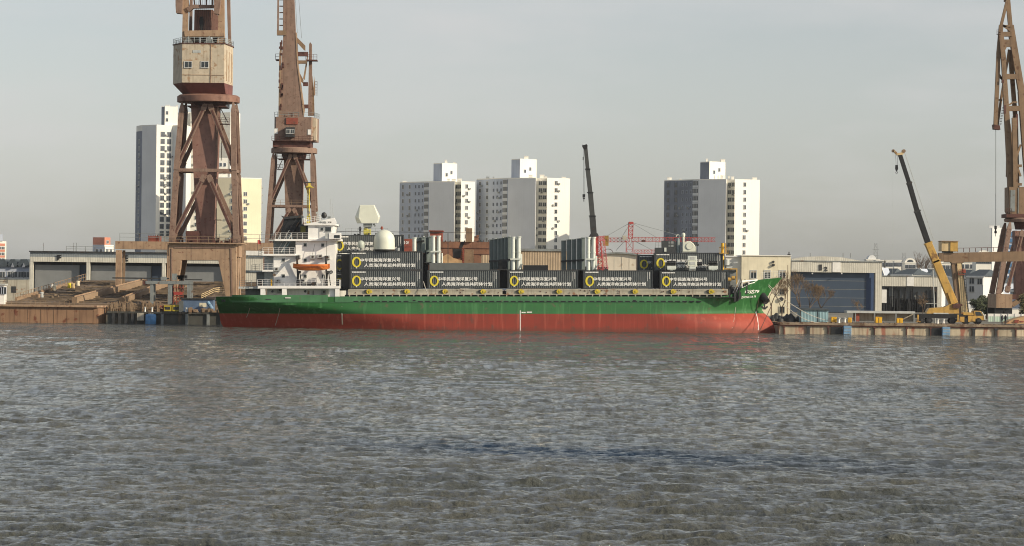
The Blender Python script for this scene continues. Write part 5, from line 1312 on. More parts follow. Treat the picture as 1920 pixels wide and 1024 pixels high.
for k in range(15): mb.bar(f.p(1806+k*.45,514+k*5,-.3),f.p(1810+k*.45,514+k*5,-.3),.07)
mb.build('ladder',M['dark'],t)
mb=MB(); f.bx(mb,1797,1808,514,515.5,-.8,-.1); railing(mb,[f.p(1796,515,-.8),f.p(1808,513,-.8)],.9,.5,.04,2); f.bx(mb,1804,1810,505,512,-.6,-.2); mb.build('ladder_platform',M['redrust'],t)
mb=MB(); f.bx(mb,1792,1822,588,596,-.5,2.4); mb.build('bogie',M['dark'],t)
mb=MB(); x=f.x(1972); mb.prism([(x-.6,0),(x+.6,0),(x+.9,f.z(492)),(x-.9,f.z(492))],.2,1.8); mb.build('leg',M['yellowgr'],t)

# ===== yellow mobile crane
f=Fr(1780,515); t=f.thing('mobile_crane','yellow truck crane with a long black and yellow telescopic boom raised on the quay','mobile crane')
yb=1.2
def seg(a,b,w,name,m,w2=None,h=None):
    mb=MB(); mb.bar(f.p(*a,yb),f.p(*b,yb),w,h or w,w2=w2 or w,h2=h or w); return mb.build(name,M[m],t,bevel=.05)
seg((1790,570),(1741.5,455),1.5,'boom_base','yellowdk',w2=1.2)
seg((1741.8,455.6),(1721,395),.98,'boom_section','black'); seg((1722,398),(1706,342),.84,'boom_section','black'); seg((1707,345),(1689,289),.7,'boom_section','black')
for px,py,w in ((1721.5,396,1.12),(1706.5,343,.98),(1742,456,1.4),(1757,490,1.5)): 
    mb=MB(); a=f.p(px,py,yb); d=(f.p(1689,289,yb)-f.p(1793,570,yb)).normalized(); mb.bar(a-d*.15,a+d*.15,w,w); mb.build('boom_collar',M['dark'] if py<450 else M['yellowdk'],t)
mb=MB(); mb.prism(f.poly([(1678,281),(1681,283),(1684,287),(1690,286),(1696,281),(1698,284),(1694,290),(1683,291),(1678,285)]),yb-.45,yb+.45); mb.build('boom_head',M['yellowgr'],t)
mb=MB(); mb.tube(f.p(1676.5,282.5,yb-.3),f.p(1676.5,282.5,yb+.3),.28,10); mb.tube(f.p(1696,283,yb-.5),f.p(1696,283,yb+.5),.32,10); mb.build('sheave',M['browngirder'],t)
mb=MB(); mb.bar(f.p(1681,291,yb),f.p(1682,310,yb),.05); mb.bar(f.p(1685,291,yb),f.p(1684.5,310,yb),.05); mb.build('hoist_rope',M['grey'],t)
mb=MB(); mb.prism(f.poly([(1680.5,309),(1685,309),(1685.5,316),(1683.5,321),(1682,321),(1680.2,316)]),yb-.2,yb+.2)
for k in range(6):
    a=math.radians(100-k*50); b=math.radians(100-(k+1)*50); c=f.p(1682.8,323,yb); mb.bar(c+Vector((math.cos(a)*.18,0,math.sin(a)*.18)),c+Vector((math.cos(b)*.18,0,math.sin(b)*.18)),.08)
mb.build('hook_block',M['black'],t)
mb=MB(); mb.bar(f.p(1676,283,yb),f.p(1675,575,yb),.02); mb.build('tag_line',M['lightgrey'],t)
mb=MB(); mb.bar(f.p(1698,286,yb),f.p(1752,450,yb),.10); mb.build('boom_rope',M['lightgrey'],t)
mb=MB(); mb.bar(f.p(1780,548,yb-.9),f.p(1790,578,yb-.9),.6); mb.build('luff_ram',M['yellowdk'],t)
mb=MB(); mb.prism(f.poly([(1737,586),(1742,578),(1771,576),(1784,569),(1796,573),(1798,588),(1737,588)]),-.2,2.4); mb.build('superstructure',M['yellowdk'],t)
mb=MB(); f.bx(mb,1786,1799,570,578,-.5,-.21); f.bx(mb,1798,1804,570,574,-.4,2); mb.build('boom_pivot',M['rustdark'],t)
mb=MB(); f.bx(mb,1718,1842,589,597,-.2,2.6); mb.build('chassis',M['black'],t)
mb=MB(); f.bx(mb,1750,1778,586.6,588.9,-.3,2.5); mb.build('carrier_deck',M['lightgrey'],t)
mb=MB(); f.bx(mb,1806,1827,586,591,-.3,2.6); mb.build('engine_cover',M['yellowdk'],t)
mb=MB(); mb.prism(f.poly([(1825,583),(1838,583),(1845,593),(1847,601),(1828,601)]),-.4,2.6); mb.build('cab',M['yellowdk'],t,bevel=.06)
mb=MB(); mb.prism(f.poly([(1828,584.5),(1837,584.5),(1842,592),(1829,592)]),-.43,-.401); mb.build('cab_window',M['glass'],t)
mb=MB(); mb.prism(f.poly([(1840,585),(1844,592),(1845,600),(1847,600),(1845,591),(1841,584.5)]),-.45,2.65); mb.build('windscreen_frame',M['white'],t)
for px,py0,py1,w in ((1803,594,604,6),(1821,592,604,9.5)):
    mb=MB(); f.bx(mb,px-w/1.4,px+w/1.4,py0,py1,-.6,-.21); mb.build('fuel_box',M['yellowdk'],t)
for px in (1728,1742,1786,1812,1834):
    for d in (-.3,2.4):
        mb=MB(); mb.tube((f.x(px),d-.18,.55),(f.x(px),d+.2,.55),.55,18); w_=mb.build('wheel',M['black'],t)
        m2=MB(); m2.tube((f.x(px),d-.22,.55),(f.x(px),d-.19,.55),.27,12); m2.build('rim',M['dark'],w_)
for px in (1720,1795):
    mb=MB(); f.bx(mb,px-1.5,px+1.5,590,603,-1,-.6); f.bx(mb,px-4,px+4,602,604,-1.3,-.4); mb.build('outrigger',M['yellowdk'],t)
mb=MB(); r=random.Random(5)
for k in range(12): px=r.uniform(1790,1840); f.bx(mb,px,px+2,r.uniform(597,600),604,-.5,-.3)
mb.build('undergear',M['dark'],t)
# white stanchion near boom
f=Fr(1753,520); t=f.thing('lamp_post','thin white lamp post left of the mobile crane boom','lamp post')
mb=MB(); mb.tube((0,0,0),f.p(1749,505,0),.13,8,r2=.08); mb.build('shaft',M['lightgrey'],t)
mb=MB(); f.bx(mb,1742,1752,503,505,-.2,.2); mb.build('lamp_arm',M['lightgrey'],t)
mb=MB(); f.bx(mb,1736,1762,569,570,-.1,.1); mb.build('cross_bar',M['lightgrey'],t)

# ===== dark mobile crane boom behind launchers
f=Fr(1112,560); t=f.thing('mobile_crane','dark telescopic crane boom rising almost upright behind the containers','mobile crane')
def seg(a,b,w,name,m,w2=None):
    mb=MB(); mb.bar(f.p(*a,1),f.p(*b,1),w,w,w2=w2 or w,h2=w2 or w); return mb.build(name,M[m],t)
g_=mat('boom_grey',(0.055,0.058,0.055),.5,.1,1)
seg((1118,500),(1111,405),1.15,'boom_base','dark'); 
for a,b,w in (((1111,406),(1107,360),.95),((1107.2,363),(1102,316),.85),((1102.3,319),(1098,275),.72)):
    mb=MB(); mb.bar(f.p(*a,1),f.p(*b,1),w,w); mb.build('boom_section',g_,t)
for px,py,w in ((1111,405,1.35),(1107,361,1.2),(1102,317,1.05)): mb=MB(); a=f.p(px,py,1); mb.box(a.x-w/2,a.x+w/2,1-w/2,1+w/2,a.z-.1,a.z+.1); mb.build('boom_collar',M['black'],t)
mb=MB(); mb.prism(f.poly([(1092,271),(1095,272),(1100,270),(1102,273),(1101,279),(1095,279),(1092,275)]),.5,1.5); mb.build('boom_head',M['black'],t)
mb=MB(); mb.bar(f.p(1094,276,1),f.p(1094.5,364,1),.05); mb.bar(f.p(1097,276,1),f.p(1096.5,364,1),.05); mb.bar(f.p(1094,276,.8),f.p(1094,296,.8),.05); mb.build('hoist_rope',M['grey'],t)
mb=MB(); f.bx(mb,1092.5,1097.5,364,370,.7,1.3); mb.bar(f.p(1095,370,1),f.p(1095,378,1),.14); f.bx(mb,1093,1097,371,373,.8,1.2); mb.build('hook_block',M['black'],t)
mb=MB(); f.bx(mb,1092.8,1094.6,294,300,.7,1); mb.build('small_hook',M['black'],t)
mb=MB(); mb.prism(f.poly([(1103,446),(1110,434),(1112,434),(1121,438),(1124,446)]),0,2); mb.build('luffing_bracket',M['dark'],t)
mb=MB(); f.bx(mb,1090,1140,500,590,0,3); mb.build('superstructure',M['dark'],t)
# ===== red tower crane
f=Fr(1181,720); t=f.thing('tower_crane','red lattice tower crane with a long level jib beyond the containers','tower crane')
def lattice(mb,a,b,w,n,r=.09,y=0):
    a=Vector(a); b=Vector(b); d=(b-a); L_=d.length; u=d.normalized(); v=Vector((0,1,0)); s_=u.cross(v).normalized()
    c=[(s_*w/2+v*w/2),(s_*-w/2+v*w/2),(s_*-w/2-v*w/2),(s_*w/2-v*w/2)]
    for o_ in c: mb.bar(a+o_,b+o_,r*1.5)
    for k in range(n):
        p=a+d*(k/n); q=a+d*((k+1)/n)
        for i in range(4):
            e=c[i]; g=c[(i+1)%4]
            if k%2: e,g=g,e
            mb.bar(p+e,q+g,r); mb.bar(p+e,p+g,r)
mb=MB(); lattice(mb,f.p(1180,600,0),f.p(1180.5,452,0),1.7,9,.085); mb.build('mast',M['red'],t)
mb=MB(); lattice(mb,f.p(1182,447,0),f.p(1183,417,0),1.1,4,.1); f.bx(mb,1179,1187,416,420,-.8,.8); mb.build('mast_top',M['red'],t)
mb=MB(); lattice(mb,f.p(1184,449,0),f.p(1341,449.5,0),1.0,24,.06); mb.build('jib',M['red'],t)
mb=MB(); lattice(mb,f.p(1180,450,0),f.p(1130,450,0),1.0,7,.08); mb.build('counter_jib',M['red'],t)
mb=MB(); f.bx(mb,1131,1141,442,461,-.8,.8); 
mb.build('counterweight',mat('ochre_counterweight',(0.35,0.20,0.04),.6,.25,.9,rust=.3),t)
mb=MB(); f.bx(mb,1167,1174,442,450,-1.2,-.7); mb.build('operator_cab',M['beige'],t)
mb=MB(); a=f.p(1183,417,0)
for px,py in ((1290,446),(1232,446),(1132,446),(1165,446)): mb.bar(a,f.p(px,py,0),.09)
mb.build('tie_bar',M['grey'],t)
mb=MB(); f.bx(mb,1203,1210,450,454,-.6,.6); mb.build('trolley',M['rustdark'],t)
mb=MB(); mb.bar(f.p(1171,452,.2),f.p(1155,470,.2),.12); mb.bar(f.p(1190,452,.2),f.p(1225,470,.2),.12); mb.build('guy_line',M['grey'],t)
# red lattice mast near the container
f=Fr(1127,545); t=f.thing('lattice_mast','bright red leaning lattice mast right of the right hand launcher tubes','lattice mast')
mb=MB(); lattice(mb,f.p(1130,560,0),f.p(1121,452,0),.95,14,.1); mb.build('mast',M['red'],t)
mb=MB(); f.bx(mb,1116,1122,444,478,-.4,.4); mb.build('winch_plate',M['red'],t)
mb=MB(); lattice(mb,f.p(1122,448,0),f.p(1134,447,0),.8,3,.1); lattice(mb,f.p(1130,450,.6),f.p(1136,505,.6),.7,8,.07); mb.build('side_frame',mat('faded_red',(0.52,0.16,0.17),.6,.1,1),t)
mb=MB(); 
for k in range(10):
    a=math.pi*k/10; b=math.pi*(k+1)/10; c=f.p(1140,474,.3); mb.bar(c+Vector((math.cos(a)*.95,0,math.sin(a)*.7)),c+Vector((math.cos(b)*.95,0,math.sin(b)*.7)),.1)
mb.build('cable_reel',M['rustdark'],t)
# low red barrier lattice on the pale hall
f=Fr(1200,655); t=f.thing('red_barrier','row of low red lattice pieces above the pale curved hall','lattice')
mb=MB(); lattice(mb,f.p(1190,472,0),f.p(1240,472,0),.8,8,.06); mb.build('frame',M['red'],t)
mb=MB()
for px in (1194,1236): f.bx(mb,px-1,px+1,475,600,-.3,.3)
mb.build('post',M['rustdark'],t)
# ---------------------------------------------------------------- the ship
SROT=(0,-K,0); SY=500.0
def SF(px0,py0,d=0): return Fr(px0,SY+d,py0=py0,level=True)
f=SF(960,621); ship=thing('cargo_ship','long green cargo ship with a rust red bottom, loaded with grey containers','ship',f.o,None,SROT)
X=f.x; Z=f.z
def interp(tab,v):
    if v<=tab[0][0]: return tab[0][1]
    for (a,b),(c,d) in zip(tab[:-1],tab[1:]):
        if v<=c: return b+(d-b)*(v-a)/(c-a)
    return tab[-1][1]
stem=[(519,1476),(524,1471),(530,1466),(537,1460),(545,1453),(552,1449),(560,1445),(570,1440),(580,1436.5),(584,1436),(588,1440),(594,1447),(602,1453),(610,1457.5),(618,1461),(626,1462),(640,1461)]
stern=[(519,403),(566,403),(575,403.5),(585,404),(600,405),(612,408),(640,440)]
top=[(404,558),(470,556.5),(640,556.5),(1350,556.5),(1370,554),(1380,550),(1390,543),(1400,535),(1410,529),(1422,526),(1440,523.5),(1476,520)]
Lb=[(519,230),(556,200),(587,230),(605,180),(640,200)]     # entry length of the bow, px
Ls=[(556,60),(567,95),(587,300),(612,420),(640,470)]     # run length of the stern, px
def halfb(px,py,xs,xb):
    db=max(0,xb-px)/interp(Lb,py); ds=max(0,px-xs)/interp(Ls,py)
    pw=2.2
    b=1-(1-min(1,db))**pw
    s0=interp([(556,.80),(570,.62),(587,.15),(612,.02)],py)
    s_=s0+(1-s0)*(1-(1-min(1,ds))**1.7)
    bulb=0
    if py>586 and xb-px<26: bulb=.10*math.sin(min(1,(xb-px)/26)*math.pi*.5)
    return 7.5*max(min(b,s_),bulb)
levels=[640,630,622,615,608,601,594,588.6,587.2,583,578,572,567,562,556.5]
nt_=150
ts=[0.5-0.5*math.cos(math.pi*i/nt_)*(1) for i in range(nt_+1)]
ts=[(t*.55+.45*(i/nt_)) for i,t in enumerate(ts)]
rows=[]
for py in levels: rows.append([(py,)]*(nt_+1))
G=[]
for lv,py in enumerate(levels):
    xs,xb=interp(stern,py),interp(stem,py); row=[]
    for t in ts:
        px=xs+(xb-xs)*t; row.append((px,py,halfb(px,py,xs,xb)))
    G.append(row)
for s_ in (.2,.4,.6,.8,1.0):
    row=[]
    for i,t in enumerate(ts):
        x0=interp(stern,556.5); 
        px=x0+(interp(stem,556.5)-x0)*t
        for _ in range(4):
            tp=interp(top,px); py=556.5+(min(tp,556.49)-556.5)*s_ if tp<556.5 else 556.5-.02*s_
            xb=interp(stem,py); px=x0+(xb-x0)*t
        row.append((px,py,halfb(px,py,interp(stern,py),xb)))
    G.append(row)
vs=[];fs=[];ms=[]
nr=len(G); ncol=nt_+1
for side in (0,1):
    for row in G:
        for px,py,b in row: vs.append((X(px),7.5-b if side==0 else 7.5+b,Z(py)))
def vid(side,r,c): return side*nr*ncol+r*ncol+c
for side in (0,1):
    for r in range(nr-1):
        for c in range(ncol-1):
            q=(vid(side,r,c),vid(side,r,c+1),vid(side,r+1,c+1),vid(side,r+1,c))
            fs.append(q if side==0 else q[::-1]); ms.append(0 if r<7 else 1)
for r in range(nr-1):      # transom and stem closing strips
    fs.append((vid(0,r,0),vid(0,r+1,0),vid(1,r+1,0),vid(1,r,0))); ms.append(0 if r<7 else 1)
for c in range(ncol-1):    # deck
    fs.append((vid(0,nr-1,c),vid(0,nr-1,c+1),vid(1,nr-1,c+1),vid(1,nr-1,c))); ms.append(2)
mb=MB(); mb.v=vs; mb.f=fs; mb.m=ms
def hullmat(name,col,col2,fresh,rustc,stk):
    m=mat(name,col,.7,.1,.35,col2=col2,streak=stk,rust=.06,rustcol=rustc,bump=.03)
    nt=m.node_tree; N=nt.nodes; L=nt.links; bs=N['Principled BSDF']; src=bs.inputs['Base Color'].links[0].from_socket
    # newer paint at bow and stern (paint scheme, fixed to the hull)
    tc=N.new('ShaderNodeTexCoord'); sp=N.new('ShaderNodeSeparateXYZ'); L.new(tc.outputs['Object'],sp.inputs[0])
    def mr(a,b):
        r=N.new('ShaderNodeMapRange'); r.inputs['From Min'].default_value=a; r.inputs['From Max'].default_value=b; L.new(sp.outputs['X'],r.inputs['Value']); return r.outputs[0]
    ad=N.new('ShaderNodeMath'); ad.operation='ADD'; L.new(mr(33,38),ad.inputs[0]); L.new(mr(-22,-34),ad.inputs[1])
    sc_=N.new('ShaderNodeMath'); sc_.operation='MULTIPLY'; sc_.inputs[1].default_value=.85; L.new(ad.outputs[0],sc_.inputs[0])
    x=N.new('ShaderNodeMix'); x.data_type='RGBA'; L.new(sc_.outputs[0],x.inputs['Factor']); L.new(src,x.inputs[6]); x.inputs[7].default_value=(*fresh,1)
    nz=N.new('ShaderNodeTexNoise'); nz.inputs['Scale'].default_value=1; nz.inputs['Detail'].default_value=4
    q=N.new('ShaderNodeMapping'); q.inputs['Scale'].default_value=(1.5,1.5,.13); L.new(tc.outputs['Object'],q.inputs[0]); L.new(q.outputs[0],nz.inputs['Vector'])
    r_=N.new('ShaderNodeMapRange'); r_.inputs['From Min'].default_value=.54; r_.inputs['From Max'].default_value=.80; r_.inputs['To Max'].default_value=.6; L.new(nz.outputs['Fac'],r_.inputs['Value'])
    z_=N.new('ShaderNodeMix'); z_.data_type='RGBA'; L.new(r_.outputs[0],z_.inputs['Factor']); L.new(x.outputs[2],z_.inputs[6]); z_.inputs[7].default_value=(min(1,col[0]*1.6+.06),min(1,col[1]*1.6+.07),min(1,col[2]*1.6+.05),1)
    # scum and wear along the old waterline
    w2=N.new('ShaderNodeMapRange'); w2.inputs['From Min'].default_value=.15; w2.inputs['From Max'].default_value=.75; w2.inputs['To Min'].default_value=.55; w2.inputs['To Max'].default_value=0
    n3=N.new('ShaderNodeTexNoise'); n3.inputs['Scale'].default_value=.8; n3.inputs['Detail'].default_value=5; L.new(tc.outputs['Object'],n3.inputs['Vector'])
    a_=N.new('ShaderNodeMath'); a_.operation='MULTIPLY_ADD'; a_.inputs[1].default_value=-1.0; L.new(n3.outputs['Fac'],a_.inputs[0]); L.new(sp.outputs['Z'],a_.inputs[2])
    b_=N.new('ShaderNodeMath'); b_.operation='ADD'; b_.inputs[1].default_value=.5; L.new(a_.outputs[0],b_.inputs[0]); L.new(b_.outputs[0],w2.inputs['Value'])
    z2=N.new('ShaderNodeMix'); z2.data_type='RGBA'; L.new(w2.outputs[0],z2.inputs['Factor']); L.new(z_.outputs[2],z2.inputs[6]); z2.inputs[7].default_value=(.10,.045,.03,1)
    x=z2
    # plate seams
    w=N.new('ShaderNodeTexBrick'); w.inputs['Scale'].default_value=1; w.inputs['Mortar Size'].default_value=.012; w.inputs['Brick Width'].default_value=6.5; w.inputs['Row Height'].default_value=1.75
    w.inputs['Color1'].default_value=(1,1,1,1); w.inputs['Color2'].default_value=(.93,.95,.93,1); w.inputs['Mortar'].default_value=(.8,.8,.8,1)
    cb=N.new('ShaderNodeCombineXYZ'); L.new(sp.outputs['X'],cb.inputs[0]); L.new(sp.outputs['Z'],cb.inputs[1]); L.new(cb.outputs[0],w.inputs['Vector'])
    y=N.new('ShaderNodeMix'); y.data_type='RGBA'; y.blend_type='MULTIPLY'; y.inputs['Factor'].default_value=1; L.new(x.outputs[2],y.inputs[6]); L.new(w.outputs['Color'],y.inputs[7])
    L.new(y.outputs[2],bs.inputs['Base Color']); return m
HR=hullmat('antifouling_red',HRED,HRED2,HREDF,(.17,.05,.035),.25)
HG=hullmat('hull_green',HGRN,HGRN2,HGRNF,(.10,.12,.06),.22)
hull=mb.build('hull',[HR,HG,mat('deck_green',(0.06,0.12,0.07),.7,.1,.5)],ship,smooth=True)
# bulwark strips (vertical plates standing proud of the hull)
def hx(px,py=560): return X(px)
def outward(px,py): return 7.5-halfb(px,py,interp(stern,py),interp(stem,py))
def strip(x0,x1,y0,y1,name,m,off=.06,n=60,th=.12):
    mb=MB(); 
    for i in range(n):
        a=x0+(x1-x0)*i/n; b=x0+(x1-x0)*(i+1)/n
        yc0=max(y0,556.6); ya=outward(a,y1)-off; yb_=outward(b,y1)-off; yc_=min(outward(a,yc0)-off,ya+.0 if a<700 else 99); yd=min(outward(b,yc0)-off,yb_ if b<700 else 99)
        P=[(X(a),ya,Z(y1)),(X(b),yb_,Z(y1)),(X(b),yd,Z(y0)),(X(a),yc_,Z(y0)),(X(a),ya+th,Z(y1)),(X(b),yb_+th,Z(y1)),(X(b),yd+th,Z(y0)),(X(a),yc_+th,Z(y0))]
        fc=[(0,1,2,3),(7,6,5,4),(3,2,6,7),(0,4,5,1)]
        if i==0: fc.append((0,3,7,4))
        if i==n-1: fc.append((1,5,6,2))
        mb.add(P,fc)
    return mb.build(name,M[m] if isinstance(m,str) else m,ship)
strip(434,615,553.2,566.5,'bulwark','green_f'); strip(628,1285,556,566.5,'bulwark','green_f',n=120)
strip(434,1285,566.55,567.3,'rubbing_strake','green_f',off=.10,n=120,th=.2)
mb=MB(); mb.box(X(615.2),X(627.8),.6,2,Z(566),Z(556.6)); mb.build('gangway_opening',M['dark'],ship)
mb=MB(); mb.box(X(535),X(545),-.2,.05,Z(559.5),Z(557.6)); mb.build('gangway_bracket',M['white'],ship)
# freeing ports
k=0
px=663.0
while px<1312:
    if not 770<px<776 and not 1186<px<1192:
        mb=MB(); mb.box(X(px),X(px+9.2),outward(px,566)-.1,outward(px+9,566)+.1,Z(566.4),Z(564.3)); mb.build('freeing_port',M['black'],ship)
    px+=13.4
for px in (774,1187): mb=MB(); mb.box(X(px),X(px+5),-.08,.1,Z(564.8),Z(562.4)); mb.build('fairlead',M['black'],ship)
mb=MB(); mb.box(X(498),X(509),outward(500,562)-.12,outward(500,562)+.2,Z(562.5),Z(560.5)); mb.build('fairlead',M['dark'],ship)
for px in (415,419): mb=MB(); mb.box(X(px)-.1,X(px)+.15,outward(px,562)-.05,outward(px,562)+.3,Z(566),Z(561)); mb.build('fairlead',M['black'],ship)
# draught marks and plimsoll line
def mark(pts,w,m='white',name='draught_mark'):
    mb=MB()
    for (a,b),(c,d) in zip(pts[:-1],pts[1:]):
        ya=7.5-halfb(a,b,interp(stern,b),interp(stem,b))-.03; yb_=7.5-halfb(c,d,interp(stern,d),interp(stem,d))-.03
        mb.add([(X(a)-w/2,ya,Z(b)),(X(a)+w/2,ya,Z(b)),(X(c)+w/2,yb_,Z(d)),(X(c)-w/2,yb_,Z(d)),(X(a)-w/2,ya+.02,Z(b)),(X(a)+w/2,ya+.02,Z(b)),(X(c)+w/2,yb_+.02,Z(d)),(X(c)-w/2,yb_+.02,Z(d))],[(0,1,2,3),(7,6,5,4),(0,4,5,1),(2,6,7,3),(1,5,6,2),(3,7,4,0)])
    return mb.build(name,M[m],ship)
mark([(975.5,582),(975.5,590),(975.5,600),(975.5,610),(975.5,620)],.14,'letter')
mark([(641,575),(641,590),(641,609)],.2,'beige')
for a,b,c,d in ((466,578,457,596),(524,578,512,612)):
    pts=[(a+(c-a)*u/6,b+(d-b)*u/6) for u in range(7)]; mark(pts,.12,'beige')
mark([(1423,584),(1424,592),(1425.5,602),(1426,612),(1426,620)],.2,'letter')
mark([(1383,576),(1381,590),(1378,602),(1374,616)],.06,'offwhite')
for a,b,w in ((978,587,.35),(982,587,.35),(988,586.5,.5),(993,586.5,.4)):
    mb=MB(); mb.box(X(a),X(a)+w,-.04,.05,Z(b),Z(b-2)); mb.build('load_line_mark',M['letter'],ship)
# bow name
def bowlet(body,x0,x1,y0,y1,nm):
    m_=(x0+x1)/2; ym=(y0+y1)/2
    def yy(px,py): return 7.5-halfb(px,py,interp(stern,py),interp(stem,py))
    me=text_mesh(body,1.0,0.01,.02,shear=.25)
    co=np.empty(len(me.vertices)*3); me.vertices.foreach_get('co',co); co=co.reshape(-1,3)
    mn=co.min(0); mx=co.max(0); out=co.copy()
    for i,(a,b,c) in enumerate(co):
        u=(a-mn[0])/(mx[0]-mn[0]); v=(c-mn[2])/(mx[2]-mn[2]); px=x0+(x1-x0)*u; py=y1+(y0-y1)*v-u*1.5
        out[i]=(X(px),yy(px,py)-.05+(0.03 if b>0 else 0),Z(py))
    me.vertices.foreach_set('co',out.ravel()); me.update(); me.materials.append(M['letter'])
    o=bpy.data.objects.new('lettering',me); C.objects.link(o); o.parent=ship
bowlet('中达79',1400,1429,544,551.5,'a'); bowlet('ZHONG DA 79',1393,1422.5,556,560,'b')
# bow fittings: anchor pocket, anchor, railing
mb=MB()
yb_=7.5-halfb(1437,560,404,1445)
mb.tube((X(1432.5),yb_+.3,Z(553)),(X(1443),yb_-.9,Z(566)),.85,14,r2=.62); mb.build('anchor_pocket',M['black'],ship,smooth=True)
mb=MB(); c=Vector((X(1439),yb_-.9,Z(574)))
mb.bar(c+Vector((0,0,.6)),c-Vector((0,0,.5)),.25); mb.bar(c+Vector((-.55,0,-.1)),c+Vector((0,0,-.6)),.28); mb.bar(c+Vector((.55,0,-.1)),c+Vector((0,0,-.6)),.28); mb.box(c.x-.35,c.x+.35,c.y-.15,c.y+.15,c.z+.35,c.z+.6); mb.build('anchor',M['dark'],ship)
mb=MB(); railing(mb,[(X(1432),5.0,Z(524)),(X(1452),6.2,Z(522)),(X(1472),7.3,Z(520.5))],1.15,.6,.02,3); mb.build('bow_railing',M['lightgrey'],ship)
mb=MB(); railing(mb,[(X(1393),2.0,Z(540)),(X(1422),3.9,Z(527))],.01,3,.03,1)
mb.bar((X(1392),1.6,Z(527.5)),(X(1423),3.6,Z(525)),.22); mb.bar((X(1393),1.6,Z(528)),(X(1393),1.6,Z(540)),.16); mb.bar((X(1406),2.2,Z(526.5)),(X(1406),2.2,Z(534)),.16); mb.bar((X(1406),2.2,Z(532)),(X(1418),3,Z(530)),.1); mb.build('forecastle_railing',M['white'],ship)
mb=MB(); r=random.Random(12)
for k in range(46):
    px=r.uniform(1367,1402); py=555-max(0,(px-1383))*.8; h=r.uniform(.3,1.9)*(1 if px<1388 else .5); w=r.uniform(.08,.4)
    y=r.uniform(2.5,7); mb.box(X(px),X(px)+w,y,y+w,Z(py)-1,Z(py)+h)
    if k%3==0: mb.bar((X(px),y,Z(py)+h),(X(px+r.uniform(-8,8)),y,Z(py)+r.uniform(0,2)),.12)
mb.build('windlass_gear',M['dark'],ship)
mb=MB()
for px,py in ((1368,524),(1375,521)): mb.tube((X(px),4,Z(py)),(X(px)+.6,4,Z(py)),.35,10)
mb.build('windlass_drum',M['yellowdk'],ship)
mb=MB(); mb.bar((X(1377),3,Z(549)),(X(1389),3.2,Z(524)),.12); mb.bar((X(1382),3,Z(549)),(X(1391),3.2,Z(528)),.1); mb.build('stair_rail',M['white'],ship)
# yellow fore mast and shelter
g=SF(1359,556,8)
mb=MB(); mb.tube((X(1359.5),6,Z(556)),(X(1359.5),6,Z(455)),.27,12); mb.build('foremast',M['safety'],ship,smooth=True)
mb=MB(); mb.box(X(1352),X(1370),4.5,7.4,Z(475),Z(473.6)); railing(mb,[(X(1352),4.5,Z(473.6)),(X(1370),4.5,Z(473.6))],.95,.8,.022,2); mb.build('mast_platform',M['yellowdk'],ship)
mb=MB(); mb.bar((X(1353),6,Z(463)),(X(1369),6,Z(463)),.15); mb.box(X(1367),X(1371),5,5.5,Z(462),Z(458)); mb.build('mast_light',M['dark'],ship)
mb=MB(); mb.bar((X(1365),6,Z(455)),(X(1366),6,Z(473)),.2); mb.bar((X(1353.5),6,Z(480)),(X(1357),6,Z(500)),.2); mb.build('mast_stay',M['yellowdk'],ship)
mb=MB(); mb.box(X(1363),X(1386),6,10,Z(556),Z(508)); mb.box(X(1361),X(1389),5.5,10.5,Z(507.9),Z(505.5)); mb.build('forecastle_store',M['grey'],ship)
mb=MB(); mb.tube((X(1372),6,Z(497)),(X(1372),9,Z(497)),.62,16); mb.box(X(1366),X(1379),5.6,9,Z(506),Z(502)); mb.build('foredeck_tank',M['lightgrey'],ship,smooth=False)
mb=MB(); mb.bar((X(1386),5.3,Z(556)),(X(1386),5.3,Z(505)),.2); mb.bar((X(1363),5.3,Z(504)),(X(1387),5.3,Z(504)),.2); mb.build('foredeck_frame',M['yellowdk'],ship)
mb=MB(); mb.tube((X(1367),5.8,Z(497)),(X(1367),5.8,Z(486)),.5,12); mb.box(X(1380),X(1388),5.4,6,Z(493),Z(490.5)); mb.build('ventilator',M['lightgrey'],ship)
# hatch coaming
mb=MB(); mb.box(X(651.5),X(942),2.2,12.8,Z(553),Z(542.4)); mb.build('hatch_coaming',M['beige'],ship)
mb=MB(); mb.box(X(949.5),X(1367),2.2,12.8,Z(553),Z(542.4)); mb.build('hatch_coaming',M['beige'],ship)
mb=MB(); mb.box(X(942),X(949.5),3.5,12,Z(553),Z(546)); mb.build('coaming_gap_plate',M['dark'],ship)
mb=MB(); mb.box(X(651),X(1366),2.1,2.19,Z(545.2),Z(544.7)); mb.box(X(651),X(1366),2.0,2.19,Z(553),Z(552)); mb.build('coaming_stiffener',M['beige'],ship)
mb=MB(); mb.box(X(640),X(1380),.4,14.6,Z(558),Z(556.8)); mb.build('main_deck',M['dark'],ship)
px=653.5; n=0
while px<1366:
    mb=MB(); mb.prism([(X(px),Z(556.6)),(X(px+1.3),Z(556.6)),(X(px+1.8),Z(552.9)),(X(px-.3),Z(552.9))],1.4,2.19); mb.build('coaming_bracket',M['beige'],ship); px+=13.45; n+=1
mb=MB(); mb.box(X(645),X(1372),2.5,12.5,Z(556.7),Z(553.05)); mb.build('coaming_shadow_gap',M['black'],ship)  # black filler standing for the shade under the coaming
for i in range(10):
    px=690.5+i*71.6
    mb=MB(); mb.tube((X(px),1.95,Z(546.8)),(X(px),2.18,Z(546.8)),.42,12); mb.box(X(px)+.05,X(px)+.55,1.85,2.18,Z(549),Z(544.6)); mb.build('hatch_roller',mat('roller_yellow',(.65,.5,.05),.5,.2,3,rust=.15,rustcol=(.15,.1,.04)),ship)
    mb=MB(); mb.tube((X(px-5.5),2.0,Z(546.8)),(X(px-5.5),2.18,Z(546.8)),.32,10); mb.build('hatch_cleat',M['dark'],ship)
mb=MB(); r=random.Random(3)
